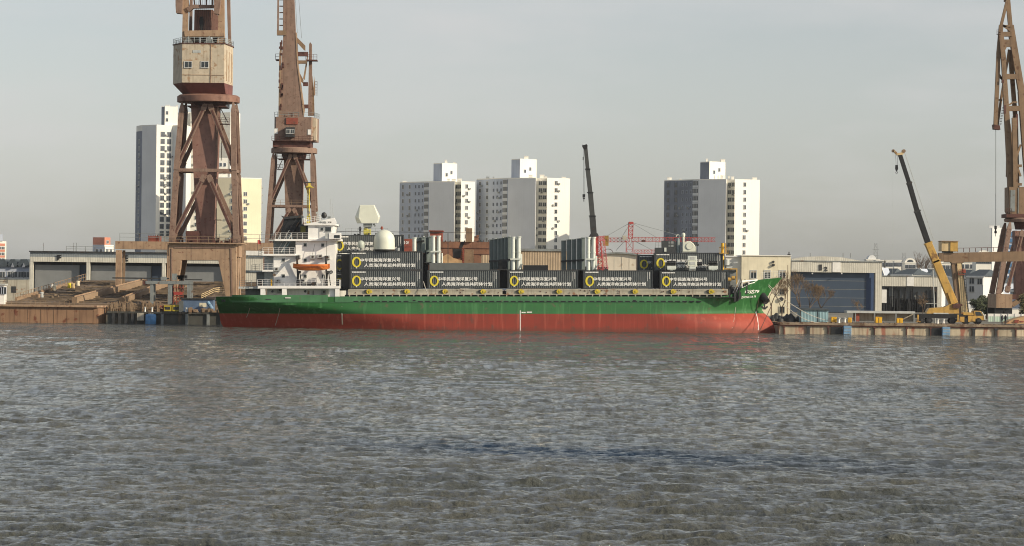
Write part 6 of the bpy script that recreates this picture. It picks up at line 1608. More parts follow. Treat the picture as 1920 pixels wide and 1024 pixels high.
for k in range(40): px=r.uniform(655,1360); zz=r.uniform(545,551); mb=MB(); mb.box(X(px),X(px)+.16,2.1,2.18,Z(zz),Z(zz-1.8)); mb.build('lashing_eye',M['rustdark'],ship)

# ---- superstructure (white bridge house)
Wp=win_mesh(.45,.5,'lightgrey','glass',1,.05)
def WB(name,x0,x1,y0,y1,d0,d1,m='shipwhite',bev=0):
    mb=MB(); mb.box(X(x0),X(x1),d0,d1,Z(y1),Z(y0)); return mb.build(name,M[m],ship,bevel=bev)
WB('deck_slab',483,636.5,536,541,.3,14.5)
WB('deck_slab',446,482.9,537.5,541.5,1.2,14,'lightgrey')
for a,b in ((488,497),(528.5,537),(628,636)): 
    WB('deck_pillar',a,b,541.02,556.8,.4,1.0)
WB('deck_pillar',617,627,541.02,556.8,.9,1.3)
WB('poop_house',497,622,541.02,557,3.1,12,'white')
WB('poop_house',455,488,541.6,557,5,12,'grey')
for px in (508,570,): mb=MB(); mb.tube((X(px),3.0,Z(546.5)),(X(px),3.099,Z(546.5)),.22,14); mb.build('porthole',M['glass'],ship)
for px,py in ((522,544.5),(605,547.5)): shared(AC,'air_conditioner',ship,(X(px),3.05,Z(py)),0)
mb=MB(); mb.box(X(574),X(578),2.98,3.09,Z(552),Z(545)); mb.build('notice_board',M['beige'],ship)
mb=MB(); mb.bar((X(585),2.9,Z(553)),(X(585),2.9,Z(545)),.12); mb.build('pipe',M['dark'],ship)
mb=MB(); mb.box(X(601),X(608),2.6,3.09,Z(556.5),Z(553.5)); mb.build('deck_locker',M['white'],ship)
WB('accommodation',511.5,627.5,475.8,536,1.6,13)
WB('accommodation',553,628,451.8,475.79,1.6,13)
WB('accommodation_aft',491,511.4,479.7,536,5,12,'lightgrey')  # grey here puts the shade of the aft walls into the colour
WB('accommodation_aft',508,552.9,451.8,475.2,5,12,'grey')  # white wall greyed for the shade it lies in
WB('deck_slab',491.5,553,476,479.4,.8,5.0); WB('deck_slab',460,491.4,479.5,481.5,5,12,'lightgrey')
WB('deck_slab',491,511.4,506,509.3,.9,4.99); WB('deck_slab',466,490.9,507.5,510,4,12,'lightgrey')
WB('deck_slab',514,638,448,451.7,.9,13); WB('deck_slab',500,513.9,448.8,451,4,12,'lightgrey')
WB('accommodation_aft',474,505,510.1,537,7,12,'grey')  # grey stands for shade here too
# wheelhouse
mb=MB(); mb.prism([(X(576.5),Z(448)),(X(621),Z(448)),(X(625),Z(422.5)),(X(576.5),Z(422.5))],1.6,13); mb.build('wheelhouse',M['shipwhite'],ship)
mb=MB(); mb.prism([(X(569),Z(422.3)),(X(628.5),Z(422.3)),(X(629.5),Z(416)),(X(626),Z(408)),(X(569),Z(420.5))],1.1,2.2); mb.prism([(X(569),Z(422.3)),(X(629),Z(422.3)),(X(629),Z(419)),(X(569),Z(420.5))],2.21,13.4); mb.build('name_fascia',M['shipwhite'],ship)
mb=MB(); mb.box(X(572),X(600),3,13,Z(420),Z(418)); mb.build('monkey_island',M['lightgrey'],ship)
lettering('中达 79',24/f.S,4.0/f.S,ship,(X(597),1.06,Z(418.6)),M['grey'],.02,.015)
mb=MB(); mb.prism([(X(617),Z(448)),(X(639),Z(448)),(X(639),Z(437)),(X(617),Z(437))],-.6,1.55); mb.build('bridge_wing',M['shipwhite'],ship)
mb=MB(); mb.box(X(627),X(637.5),-.64,-.603,Z(446.5),Z(441)); mb.build('wing_window',M['glass'],ship)
mb=MB(); mb.box(X(610),X(616.9),-.5,-.3,Z(447.5),Z(437.5)); mb.build('wing_screen',M['lightgrey'],ship)
shared(win_mesh(.5,.5,'lightgrey','glass',1,.04),'window',ship,(X(602.5),1.57,Z(429.5)))
shared(win_mesh(1.0,.75,'lightgrey','glass',2,.04),'window',ship,(X(614),1.57,Z(430)))
mb=MB(); mb.box(X(597),X(597.6),1.54,1.59,Z(446.5),Z(425.5)); mb.box(X(589),X(597.6),1.54,1.59,Z(426),Z(425.3)); mb.build('door_seam',M['grey'],ship)
for px,py in ((571,459),(604,459.5),(530,487.5),(571,488),(530,517.5),(571,518),(605,518)):
    shared(Wp,'window',ship,(X(px),1.57,Z(py)))
mb=MB(); mb.tube((X(513),1.5,Z(515.5)),(X(513),1.59,Z(515.5)),.25,12); mb.build('porthole',M['rusttan'],ship)
for px,py in ((558,481),(585,481.5),(599,480.5),(613,482.5),(520,526),(517,504.5),(567,527)): shared(AC,'air_conditioner',ship,(X(px),1.58,Z(py)),0)
# lifeboat and davits
g=SF(584,502,-1.4)
lb=thing('lifeboat','bright orange open lifeboat hanging in davits on the white bridge house','lifeboat',g.o,None,SROT)
mb=MB(); n=18; 
for i in range(n+1):
    u=i/n; px=549.5+(618.5-549.5)*u; 
    w=1.05*math.sin(math.pi*min(1,max(0,(u*1.06+.0))))**.45 if 0<u<1 else .05
    topy=496.3-2.0*(2*u-1)**4*(1 if u<.5 else .6)-.6; boty=507.8-4.5*abs(2*u-1)**3
    if u<.15: boty-=1
    x=(px-584)/g.S; zt_=(502-topy)/g.S; zb_=(502-boty)/g.S
    ring=[(x,-w,zt_),(x,-w*.95,zt_-.35),(x,-w*.55,zb_+.12),(x,0,zb_),(x,w*.55,zb_+.12),(x,w*.95,zt_-.35),(x,w,zt_)]
    mb.v+=ring
for i in range(n):
    for k in range(7):
        a=i*7+k; b=i*7+(k+1)%7; mb.f.append((a,b,b+7,a+7)); mb.m.append(0)
mb.f.append(tuple(range(7))[::-1]); mb.m.append(0); mb.f.append(tuple(range(n*7,n*7+7))); mb.m.append(0)
mb.build('boat_hull',M['orange'],lb,smooth=True)
mb=MB(); mb.bar(((551-584)/g.S,-1.02,(502-499.5)/g.S),((617-584)/g.S,-1.02,(502-499)/g.S),.1)
for k in range(9): px=560+k*6.5; mb.bar(((px-584)/g.S,-1.07,(502-500)/g.S),((px+3-584)/g.S,-1.07,(502-502.2)/g.S),.06)
mb.build('grab_line',mat('dark_orange',(.3,.08,.03),.6,.1,1),lb)
for px in (558,612):
    mb=MB(); mb.bar((X(px),-.6,Z(494)),(X(px-2),.6,Z(481)),.3); mb.bar((X(px-2),.6,Z(481)),(X(px),1.5,Z(536)),.3); mb.bar((X(px+2),0,Z(509)),(X(px-1),1.3,Z(536)),.25); mb.bar((X(px+4),-.2,Z(509)),(X(px+7),1.3,Z(535)),.16)
    mb.box(X(px-3),X(px+2),.6,1.5,Z(531),Z(526)); mb.box(X(px-2.5),X(px+3),.2,1.2,Z(484),Z(480)); mb.box(X(px-1),X(px+6),-.5,.4,Z(512),Z(508)); mb.build('davit',M['dark'],ship)
for px in (592,604): mb=MB(); mb.bar((X(px),.6,Z(535)),(X(px+4),.2,Z(508)),.1); mb.build('davit_strut',M['white'],ship)
mb=MB(); mb.bar((X(612),.6,Z(452)),(X(612),.6,Z(481)),.06); mb.bar((X(590),.7,Z(457)),(X(585),.7,Z(478)),.05); mb.build('davit_fall',M['dark'],ship)
mb=MB(); mb.tube((X(584),.6,Z(533)),(X(592),.6,Z(531)),.35,8); mb.box(X(572),X(590),.7,1.4,Z(536),Z(530)); mb.build('deck_winch',M['dark'],ship)
mb=MB()
for k in range(16):
    a=2*math.pi*k/16;b=2*math.pi*(k+1)/16; c=Vector((X(620),1.5,Z(510))); mb.bar(c+Vector((math.cos(a)*.24,0,math.sin(a)*.24)),c+Vector((math.cos(b)*.24,0,math.sin(b)*.24)),.1)
mb.build('lifebuoy',M['dark'],ship)
# railings
def rl(pts,name,m='shipwhite',h=1.05,step=.95,rails=3,r=.028):
    mb=MB(); railing(mb,[(X(a),d,Z(b)) for a,b,d in pts],h,step,r,rails); mb.build(name,M[m],ship)
rl([(482,536,.35),(512,536,.35),(636,536,.35),(636,536,6)],'railing'); rl([(448,538,1.3),(482,536.2,.4)],'railing','grey')
rl([(492,476,.9),(552,476,.9)],'railing'); rl([(480,480,5),(491,477,2)],'railing','grey')
rl([(492,506,1),(511,506,1)],'railing'); rl([(468,508,4),(491,506,2)],'railing','grey')
rl([(515,448,1),(577,448,1)],'railing'); rl([(505,449,4),(515,448,2)],'railing','grey')
rl([(566,419,2),(600,413.5,2)],'railing','shipwhite',.9); rl([(569,419,2),(569,419,8)],'railing','shipwhite',.9)
mb=MB(); mb.box(X(507.5),X(510),.3,.5,Z(536),Z(524)); mb.build('gate_post',M['safety'],ship)
# ladders
def ladder(a,b,d,name='stair',m='white'):
    mb=MB(); p=Vector((X(a[0]),d,Z(a[1]))); q=Vector((X(b[0]),d,Z(b[1]))); 
    for o_ in (0,.75): mb.bar(p+Vector((0,o_,0)),q+Vector((0,o_,0)),.09,.16); 
    mb.bar(p+Vector((-.3,0,.8)),q+Vector((-.3,0,.8)),.06)
    n=12
    for k in range(1,n): c=p.lerp(q,k/n); mb.box(c.x-.14,c.x+.14,c.y,c.y+.75,c.z-.02,c.z+.02)
    mb.build(name,M[m],ship)
ladder((525,473),(544,440),2,m='lightgrey'); ladder((543,438),(560,411),4,m='dark'); ladder((528,472),(546,445),3.4,m='bluegrey')
# funnel
mb=MB(); mb.prism([(X(519.5),Z(447)),(X(561),Z(447)),(X(561),Z(407)),(X(528),Z(410))],5,10); mb.build('funnel',M['black'],ship)
mb=MB(); mb.prism([(X(522.5),Z(403)),(X(529),Z(405.5)),(X(561),Z(402.5)),(X(561),Z(407)),(X(528.5),Z(410))],4.6,10.4); mb.build('funnel_top',M['dark'],ship)
mb=MB(); mb.box(X(559),X(575.5),2.6,9,Z(447),Z(421.5)); mb.build('funnel_casing',M['black'],ship)
mb=MB(); mb.box(X(561.5),X(571),2.55,2.599,Z(435),Z(424)); mb.build('funnel_emblem',mat('dim_yellow',(.12,.11,.01),.6,.2,1),ship)
# radar mast (yellow)
mb=MB(); mb.tube((X(576.5),4,Z(419)),(X(576.5),4,Z(349)),.13,10,r2=.11); mb.bar((X(572.5),4.3,Z(352)),(X(574),4.3,Z(415)),.1)
for k in range(12): mb.bar((X(572.8+k*.1),4.2,Z(355+k*5)),(X(576.5),4,Z(357+k*5)),.07)
mb.build('radar_mast',mat('mast_yellow',(0.62,0.50,0.07),.5,.15,1,rust=.12),ship)
mb=MB(); mb.box(X(572),X(582),3.5,4.5,Z(350),Z(347)); mb.box(X(575),X(579),3.6,4.4,Z(347),Z(342)); mb.box(X(568),X(586),3.9,4.1,Z(351),Z(350.2)); mb.build('mast_platform',MATS['mast_yellow'],ship)
mb=MB(); mb.box(X(572.5),X(579),3.5,4.5,Z(411),Z(404)); mb.box(X(572),X(579),3.4,4.6,Z(418),Z(414)); mb.build('mast_base',MATS['mast_yellow'],ship)
mb=MB(); mb.bar((X(566),3.9,Z(341)),(X(582),3.9,Z(341)),.2); mb.bar((X(583),3.9,Z(341)),(X(587),3.9,Z(341)),.12); mb.build('radar_scanner',M['dark'],ship)
for a,b,c in ((617.5,372,408),(621.5,381,408),(623,400,408),(611,404,410)): mb=MB(); mb.bar((X(a),3,Z(c)),(X(a),3,Z(b)),.05); mb.build('whip_antenna',M['lightgrey'],ship)
mb=MB(); mb.lathe([(.1,-.1),(.42,.1),(.5,.45),(.35,.85),(.05,1)],c=(X(605.5),3,Z(408)),n=16); mb.build('searchlight',M['black'],ship,smooth=True)
mb=MB(); mb.box(X(597),X(602),2.8,3.4,Z(412),Z(408.5)); mb.bar((X(592),3,Z(414)),(X(593),3,Z(396)),.2); mb.box(X(590),X(595),2.8,3.2,Z(400),Z(397)); mb.build('horn_stand',M['lightgrey'],ship)
mb=MB(); mb.box(X(612),X(618),3,3.6,Z(409),Z(405)); mb.build('compass_stand',M['grey'],ship)

# ---- containers
def bold_mesh(me):
    # thicken the strokes with a few slightly shifted copies, each a millimetre apart in depth
    co=np.empty(len(me.vertices)*3); me.vertices.foreach_get('co',co); co=co.reshape(-1,3)
    fs=[tuple(p.vertices) for p in me.polygons]; V=[];FS=[]
    for k,(dx,dz) in enumerate(((0,0),(.032,0),(-.032,0),(0,.024),(0,-.024))):
        n=len(V); V+=[(a+dx,b-k*.0015,c+dz) for a,b,c in co]; FS+=[tuple(i+n for i in f_) for f_ in fs]
    m2=bpy.data.meshes.new('lettering'); m2.from_pydata(V,[],FS); m2.update(); return m2
def container_meshes():
    Lx,H,Wd=12.19,2.9,2.44
    out={}
    # corrugated side
    mb=MB(); n=34; pitch=(Lx-.5)/n; x=.25
    prof=[]
    for i in range(n):
        a=x+i*pitch; prof+= [(a,0.0),(a+pitch*.3,0.0),(a+pitch*.5,.11),(a+pitch*.8,.11)]
    prof.append((x+n*pitch,0))
    for (a,b),(c,d) in zip(prof[:-1],prof[1:]):
        mb.add([(a,b,.16),(c,d,.16),(c,d,H-.12),(a,b,H-.12)],[(0,1,2,3)])
    mb.box(.1,Lx-.1,.15,Wd-.05,.1,H-.05)
    o=mb.build('side_panel',M['container']); out['panel']=o.data; bpy.data.objects.remove(o)
    mb=MB(); 
    mb.box(0,.17,-.03,.2,0,H); mb.box(Lx-.17,Lx,-.03,.2,0,H); mb.box(0.171,Lx-.171,-.03,.12,0,.16); mb.box(.171,Lx-.171,-.03,.12,H-.12,H)
    mb.box(0,.15,Wd-.2,Wd,0,H); mb.box(Lx-.15,Lx,Wd-.2,Wd,0,H); mb.box(0,.1,.201,Wd-.201,.001,.16); mb.box(0,.1,.201,Wd-.201,H-.12,H-.001); mb.box(Lx-.1,Lx,.201,Wd-.201,.001,.16); mb.box(Lx-.1,Lx,.201,Wd-.201,H-.12,H-.001)
    o=mb.build('frame',M['contdark']); out['frame']=o.data; bpy.data.objects.remove(o)
    mb=MB(); mb.box(Lx-.095,Lx-.03,.25,Wd-.25,.2,H-.15)
    for y in (.5,.95,1.5,1.95): mb.bar((Lx-.01,y,.2),(Lx-.01,y,H-.15),.05)
    o=mb.build('door',M['container']); out['door']=o.data; bpy.data.objects.remove(o)
    mb=MB()
    for y in (1.2,): mb.box(.03,.099,.25,Wd-.25,.2,H-.15)
    o=mb.build('end_wall',M['contdark']); out['end']=o.data; bpy.data.objects.remove(o)
    # ring emblem
    mb=MB(); n=32; vs=[]
    for i in range(n):
        a=2*math.pi*i/n; co_,si=math.cos(a),math.sin(a)
        vs+=[(.76*co_,-.0,.83*si),(.44*co_+.03,-.0,.60*si),(.76*co_,.035,.83*si),(.44*co_+.03,.035,.60*si)]
    fs=[]
    for i in range(n):
        a=i*4; b=((i+1)%n)*4; fs+=[(a,b,b+1,a+1),(a+2,a+3,b+3,b+2),(a,a+2,b+2,b),(a+1,b+1,b+3,a+3)]
    mb.add(vs,fs); mb.add([(-.04,-.01,-1.0),(.12,-.01,-.92),(.0,-.01,-.8),(-.15,-.01,-.9)],[(0,1,2,3)],1)
    o=mb.build('ring_emblem',[M['yellow'],M['letter']]); out['ring']=o.data; bpy.data.objects.remove(o)
    # upper left small line of marks
    mb=MB()
    for i in range(9): mb.box(.42+i*.255,.42+i*.255+.21,-.06,-.045,H-.40,H-.22)
    for i in range(7): mb.box(Lx-.62,Lx-.52,-.06,-.045,H-.4-i*.16,H-.3-i*.16)
    mb.box(Lx-.95,Lx-.9,-.06,-.045,H-1.7,H-.3)
    o=mb.build('small_marks',M['letter']); out['marks']=o.data; bpy.data.objects.remove(o)
    def txt(body,w,h,x,z):
        me=bold_mesh(text_mesh(body,1.0,.012,0))
        co=np.empty(len(me.vertices)*3); me.vertices.foreach_get('co',co); co=co.reshape(-1,3); mn=co.min(0); mx=co.max(0)
        co[:,0]=(co[:,0]-mn[0])/(mx[0]-mn[0])*w+x; co[:,2]=(co[:,2]-mn[2])/(mx[2]-mn[2])*h+z; co[:,1]-=.05
        me.vertices.foreach_set('co',co.ravel()); me.update(); me.materials.append(M['letter']); return me
    out['t1']=txt('中华民族海洋复兴号',6.75,.6,1.75,1.23); out['t2']=txt('人类海洋命运共同体计划',8.55,.6,2.4,.43)
    return out
CM=container_meshes()
GRP='grey containers with a yellow ring and white writing'
def container(x0,x1,y0,y1,d,label,full=True):
    g=SF(x0,y1,d); t=thing('shipping_container',label,'container',g.o,GRP,SROT)
    sx=(x1-x0)/g.S/12.19; sz=(y1-y0)/g.S/2.9; t.scale=(sx,1,sz)
    for k,nm in (('panel','side_panel'),('frame','frame'),('door','door'),('end','end_wall'),('marks','small_marks')): 
        o=bpy.data.objects.new(nm,CM[k]); C.objects.link(o); o.parent=t
    o=bpy.data.objects.new('ring_emblem',CM['ring']); C.objects.link(o); o.parent=t; o.location=(1.16,-.065,1.22)
    if full:
        for k in ('t1','t2'): o=bpy.data.objects.new('lettering',CM[k]); C.objects.link(o); o.parent=t
    return t
container(655.5,792.5,506.6,541.5,2.3,'grey lettered container at the bottom of the stack nearest the bridge, directly below another')
container(655.5,792.5,471.4,506.2,2.3,'grey lettered container in the second layer, carrying the large white radome')
container(801.5,936.5,506.6,541.5,2.3,'grey lettered container under the long flat grey cover, second from the bridge')
container(951.5,1084,506.8,541.5,2.3,'grey lettered container at the middle of the ship, third from the bridge')
container(1093.3,1224,507,541.5,2.3,'grey lettered container right of the middle, below the right hand tube cluster')
container(1237,1365,508,541.5,2.3,'grey lettered container nearest the bow, on the hatch coaming')
container(1226.5,1355.5,474,507.5,4.9,'grey lettered container in the second layer nearest the bow, partly hidden by white weapon mounts')
container(624,757,440.5,475,7.6,'grey lettered container high behind the domes, topmost of the stack beside the bridge')
container(624,757,476,510.5,7.6,'grey container behind the bridge, below the topmost one, only its ring showing')
container(624,757,511,545,7.6,'grey container lowest behind the bridge, mostly hidden')
container(1195.5,1322,478,508,7.6,'dark container end showing left of the upper bow container, with part of a ring')
mb=MB(); g=SF(1217,508,7.3)
for a,b,k in ((801.5,936.5,1),(951.5,1084,2),(1093.3,1224,3),(1237,1365,4)):
    container(a,b,507,541.5,7.6,['','grey container in the rear row behind the second one from the bridge','grey container in the rear row behind the middle one','grey container in the rear row behind the one under the right hand tubes','grey container in the rear row behind the one nearest the bow'][k],full=False)
def simple(name,label,cat,px0,py0,d,group=None):
    g=SF(px0,py0,d); return g,thing(name,label,cat,g.o,group,SROT)
# black panels that paint in the shade of the gaps between stacks
g,t=simple('gap_shade','black panels painting the shade in the gaps between the container stacks','frame',1000,541,5.2)
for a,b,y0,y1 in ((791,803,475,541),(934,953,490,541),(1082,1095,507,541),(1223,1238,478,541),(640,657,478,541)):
    mb=MB(); mb.box(g.x(a),g.x(b),0,.5,g.z(y1),g.z(y0)); mb.build('shade_panel',M['black'],t)
g,t=simple('flat_cover','long flat plain grey cover lying on the second container from the bridge','cover',861,506.5,2.6)
mb=MB(); mb.box(g.x(805),g.x(917.5),0,6,0,g.z(493.2)); mb.build('cover_box',M['navy'],t,bevel=.03)
mb=MB(); mb.box(g.x(805),g.x(917.5),-.03,-.003,g.z(494),g.z(493.4)); mb.build('cover_lip',M['grey'],t)
g,t=simple('flat_cover','short black cover box on the middle container between the tube clusters','cover',1004,506.7,3)
mb=MB(); mb.box(g.x(981),g.x(1027.5),0,3,0,g.z(497.3)); mb.build('cover_box',M['black'],t)
mb=MB(); mb.box(g.x(981.5),g.x(1027),-.03,-.003,g.z(499),g.z(498)); mb.build('cover_lip',M['dark'],t)
# ---- launcher tube clusters
def cluster(label,dark,white,small,ybot,d0=2.9,clamp=None,darktop=None):
    xs=[w[0] for w in white]; g,t=simple('launcher_cluster',label,'launcher',sum(xs)/len(xs),ybot,d0,'clusters of tall vertical launcher tubes')
    r=1.0/2
    for i,(px,yt,rad) in enumerate(white):
        mb=MB(); mb.tube((g.x(px),0,0),(g.x(px),0,g.z(yt)),rad/g.S,18); tu=mb.build('tube',M['tube'],t,smooth=True)
        mb=MB(); R_=rad/g.S*1.32; mb.tube((g.x(px),0,g.z(yt)),(g.x(px),0,g.z(yt-2)),R_,18); mb.build('tube_cap',M['tube'],tu)
        mb=MB(); mb.tube((g.x(px),0,g.z(yt+28)),(g.x(px),0,g.z(yt+26)),rad/g.S*1.15,14); mb.build('tube_band',M['tube'],tu)
    for px,yt,rad in small:
        mb=MB(); mb.tube((g.x(px),.9,0),(g.x(px),.9,g.z(yt)),rad/g.S,14); mb.build('tube',M['tube'],t,smooth=True)
    n=len(dark)
    for i,(px,yt,w) in enumerate(dark):  # row of tubes in shade, drawn by a darker colour
        dd=.8+ (n-i)*.9; gg=g
        mb=MB(); x=g.x(px); w_=w/g.S/2
        mb.plan([(x-w_,dd+.2),(x-w_*.6,dd),(x+w_*.75,dd+.02),(x+w_,dd+.3),(x+w_,dd+1),(x-w_,dd+1)],-.3,g.z(yt)); o_=mb.build('shaded_tube',M['tubeshade'],t)
        mb=MB(); mb.box(x-w_*1.02,x+w_*.9,dd-.08,dd+.98,g.z(yt),g.z(yt-1.8)); mb.build('shaded_tube_cap',M['tubeshade'],o_)
        if i%2: mb=MB(); mb.box(x+w_*.1,x+w_*.7,dd-.2,dd+.1,g.z(yt-1.9),g.z(yt-3.4)); mb.build('lifting_eye',M['tube'],o_)
    if dark:
        a=dark[0]; b=dark[-1]
        mb=MB(); mb.bar((g.x(a[0]-a[2]/2),.8+n*.9-.25,g.z(ybot-17)),(g.x(b[0]+2),1.4,g.z(ybot-19.5)),.3,.2); mb.build('tie_beam',M['dark'],t)
    if len(white)>1:
        mb=MB(); z=g.z(ybot-21 if clamp is None else clamp); mb.box(g.x(xs[0]-5),g.x(xs[-1]+5),-.62,-.45,z-.12,z+.12); mb.build('clamp_beam',M['tube'],t)
        mb=MB(); mb.box(g.x(xs[0]+4),g.x(xs[-1]-4),.35,.8,0,g.z(white[0][1]+3)); mb.build('gap_plate',mat('gap_green',(.14,.20,.15),.6,.1,1),t)
    mb=MB(); mb.box(g.x((dark[0][0] if dark else xs[0])-3),g.x(xs[-1]+5),.0,5.5,-.02,.12); mb.build('base_plate',M['dark'],t)
    return t
cluster('leftmost launcher group, a single bright tube with tubes painted as shaded behind the large radome',[(785,446.5,9),(793,446,8)],[(777,447.5,3.6)],[],471)
cluster('launcher group with two bright tubes above the long flat grey cover',[(799,446,7),(806,445,8),(801,470,6)],[(812.5,444,3.5),(822.5,444,3.5)],[(828.5,474.5,1.5)],493)
cluster('launcher group with two bright tubes at the left end of the middle container',[(921,449.5,8),(928.5,449,7.5),(935.5,448,7),(942,447.4,7),(948.5,446.5,7),(955,445.3,7)],[(962,446,3.6),(972.5,445.5,3.8)],[(977.5,476,1.7)],506.5,clamp=486)
cluster('tallest looking launcher group with two bright tubes, right of the tan shed',[(1058,451.8,9),(1068,450,9),(1077,449.3,8.5),(1086,448.5,8.5),(1094,446.8,8)],[(1103,446.5,3.7),(1113,446.5,3.7)],[(1118.5,480,1.6)],506.8,clamp=486)
for px,lab in ((977,'small grey actuator foot right of the middle launcher tubes'),(1120,'small grey actuator foot right of the tallest launcher tubes')):
    g,t=simple('actuator',lab,'actuator',px,506.7,2.6,'actuators at the launcher feet')
    mb=MB(); mb.bar((-.5,0,.05),(.25,0,1.1),.22); mb.build('ram',M['grey'],t)
    mb=MB(); mb.box(-.7,.5,-.3,.3,0,.15); mb.build('foot',M['dark'],t)
# ---- radomes and radar
g,t=simple('radome','large white domed radome on the upper container beside the bridge','radome',720.5,471.4,3.5)
R_=19.8/g.S; h1=g.z(450)
mb=MB(); pr=[(R_,.35),(R_,h1*.6),(R_*.985,h1)]
for k in range(1,9): a=math.pi/2*k/9; pr.append((R_*.985*math.cos(a),h1+math.sin(a)*g.z(431)-math.sin(a)*h1))
pr.append((.02,g.z(430.7))); mb.lathe(pr,n=40); mb.build('dome',M['radome'],t,smooth=True)
mb=MB(); mb.lathe([(R_*1.06,.16),(R_*1.06,.345)],n=40); mb.lathe([(R_*.85,0),(R_*.9,.159)],n=32); mb.build('base_ring',M['dark'],t)
mb=MB(); c=g.p(716,430.5,0); mb.lathe([(.1,-.02),(.25,.1),(.22,.4),(.1,.55)],c=(c.x,0,c.z),n=10); mb.build('beacon',M['redrust'],t)
g,t=simple('small_radome','small pale dome left of the large radome, in front of the topmost container','radome',677,471.4,3)
mb=MB(); R_=6.7/g.S; pr=[(R_*.75,g.z(466)),(R_,g.z(462)),(R_,g.z(458))]+[(R_*math.cos(math.pi/2*k/7),g.z(458)+(g.z(451)-g.z(458))*math.sin(math.pi/2*k/7)) for k in range(1,7)]+[(.02,g.z(450.8))]
mb.lathe(pr,n=24); mb.build('dome',mat('radome_grey',(0.42,0.46,0.40),.5,.05,1),t,smooth=True)
mb=MB(); mb.lathe([(.5,0),(.25,.15),(.2,g.z(466)-.02)],n=12); mb.build('stand',M['grey'],t)
g,t=simple('radar','pale many sided flat panel radar on a yellow pedestal above the top container','radar',688,440.5,8.5)
def octp(pts,d): return [(g.x(a),d,g.z(b)) for a,b in pts]
A=octp([(674.5,384.5),(701,384.5),(710,407),(707.5,419),(678,419),(672,409)],0)
B=octp([(672,385.5),(701,383.5),(712,406),(708.5,417.5),(668,418.5),(664,407)],2.4)
mb=MB(); mb.add(A+B,[(0,1,2,3,4,5),(11,10,9,8,7,6)]+[(i,6+i,6+(i+1)%6,(i+1)%6) for i in range(6)]); mb.build('antenna_panel',M['radome'],t,bevel=.06)
mb=MB(); mb.box(g.x(681),g.x(697),.4,2,g.z(426),g.z(419.2)); mb.tube((g.x(689),1.2,g.z(430)),(g.x(689),1.2,g.z(425.9)),.6,14); mb.bar((g.x(700),1,g.z(419.5)),(g.x(703),1,g.z(424.5)),.3); mb.build('pedestal_head',M['grey'],t)
mb=MB(); mb.tube((g.x(688),1.2,g.z(440.4)),(g.x(688),1.2,g.z(427)),.62,14); mb.box(g.x(681),g.x(695),.4,1.4,g.z(438),g.z(431)); mb.build('pedestal',mat('pedestal_yellow',(.55,.50,.10),.5,.15,2),t)
g,t=simple('roof_railing','thin grey railing on the top of the highest container beside the radar','railing',690,440.5,7.7)
mb=MB(); railing(mb,[(g.x(648),0,0),(g.x(727),0,0)],1.15,1.1,.02,2); mb.build('railing_frame',M['grey'],t)
mb=MB(); r=random.Random(4)
for k in range(12): px=r.uniform(650,735); mb=MB(); mb.box(g.x(px),g.x(px)+r.uniform(.2,.9),.3,.8,0,r.uniform(.1,.35)); mb.build('roof_fitting',M['dark'],t)
o=person(675,508,0,'person in dark clothes standing on top of the highest container left of the radar pedestal',py0=440.8,h=1.62)
o['group']='people in dark clothes'
g,t=simple('vent_box','small white box standing beside the large radome on the upper container','box',747.5,471.4,3)
mb=MB(); mb.box(-.18,.18,0,.3,.1,.62); mb.build('body',M['lightgrey'],t)
mb=MB(); mb.box(-.22,.22,-.04,.34,0,.1); mb.build('foot',M['dark'],t)
# ---- close-in weapon and platform
g,t=simple('weapon_platform','dark stepped platform on the upper bow container left of the white gun mount','platform',1247,473.8,5.5)
mb=MB(); mb.box(g.x(1228.5),g.x(1267),0,2.2,0,g.z(464.5)); mb.build('lower_step',M['contdark'],t)
mb=MB(); mb.box(g.x(1241),g.x(1266),.2,2,g.z(464.4),g.z(451.5)); mb.build('upper_step',M['contdark'],t)
for a,b,c,d in ((1253.5,1257,453,457),(1258,1263,452.5,457),(1253.5,1257,459,463),(1258,1263,459,463)):
    mb=MB(); mb.box(g.x(a),g.x(b),.14,.199,g.z(d),g.z(c)); mb.build('window',M['grey'],t)
mb=MB(); mb.box(g.x(1245.5),g.x(1249.5),-.15,-.003,g.z(472),g.z(464.5)); mb.build('white_box',M['tube'],t)
mb=MB(); railing(mb,[(g.x(1229),0,g.z(464.5)),(g.x(1240),0,g.z(464.5))],.9,.5,.025,2); mb.build('railing',M['grey'],t)
g,t=simple('gun_mount','white naval gun mount with round radar heads on the upper bow container','gun mount',1290,473.8,5.2)
pl=[(1279.5,472.5),(1280.2,456),(1284,454.5),(1288,452.3),(1295,452.6),(1300,456.5),(1304,462),(1304,472.5)]
mb=MB(); mb.prism([(g.x(a),g.z(b)) for a,b in pl],0,1.9); mb.build('turret',M['radome'],t,bevel=.08)
mb=MB(); mb.tube((g.x(1293),-.14,g.z(461.5)),(g.x(1293),-.003,g.z(461.5)),6/g.S,24); ro=mb.build('side_disc',M['radome'],t)
mb=MB(); n=24
for k in range(n):
    a=2*math.pi*k/n;b=2*math.pi*(k+1)/n; c=Vector((g.x(1293),-.12,g.z(461.5))); mb.bar(c+Vector((math.cos(a)*.58,0,math.sin(a)*.58)),c+Vector((math.cos(b)*.58,0,math.sin(b)*.58)),.05)
mb.build('disc_rim',M['lightgrey'],t)
mb=MB(); mb.tube((g.x(1281.8),.7,g.z(457)),(g.x(1281.8),.7,g.z(443)),.19,12); c=g.p(1281.8,440.5,.7)
mb.lathe([(.03,-.42),(.25,-.33),(.34,0),(.3,.25),(.1,.38)],c=(c.x,.7,c.z),n=16); mb.build('radar_head',M['radome'],t,smooth=True)
mb=MB(); mb.tube((g.x(1271.5),1.0,0),(g.x(1272),1.0,g.z(446)),.42,12,r2=.3); mb.build('sensor_column',mat('sensor_grey',(.20,.24,.24),.6,.1,1),t,smooth=True)
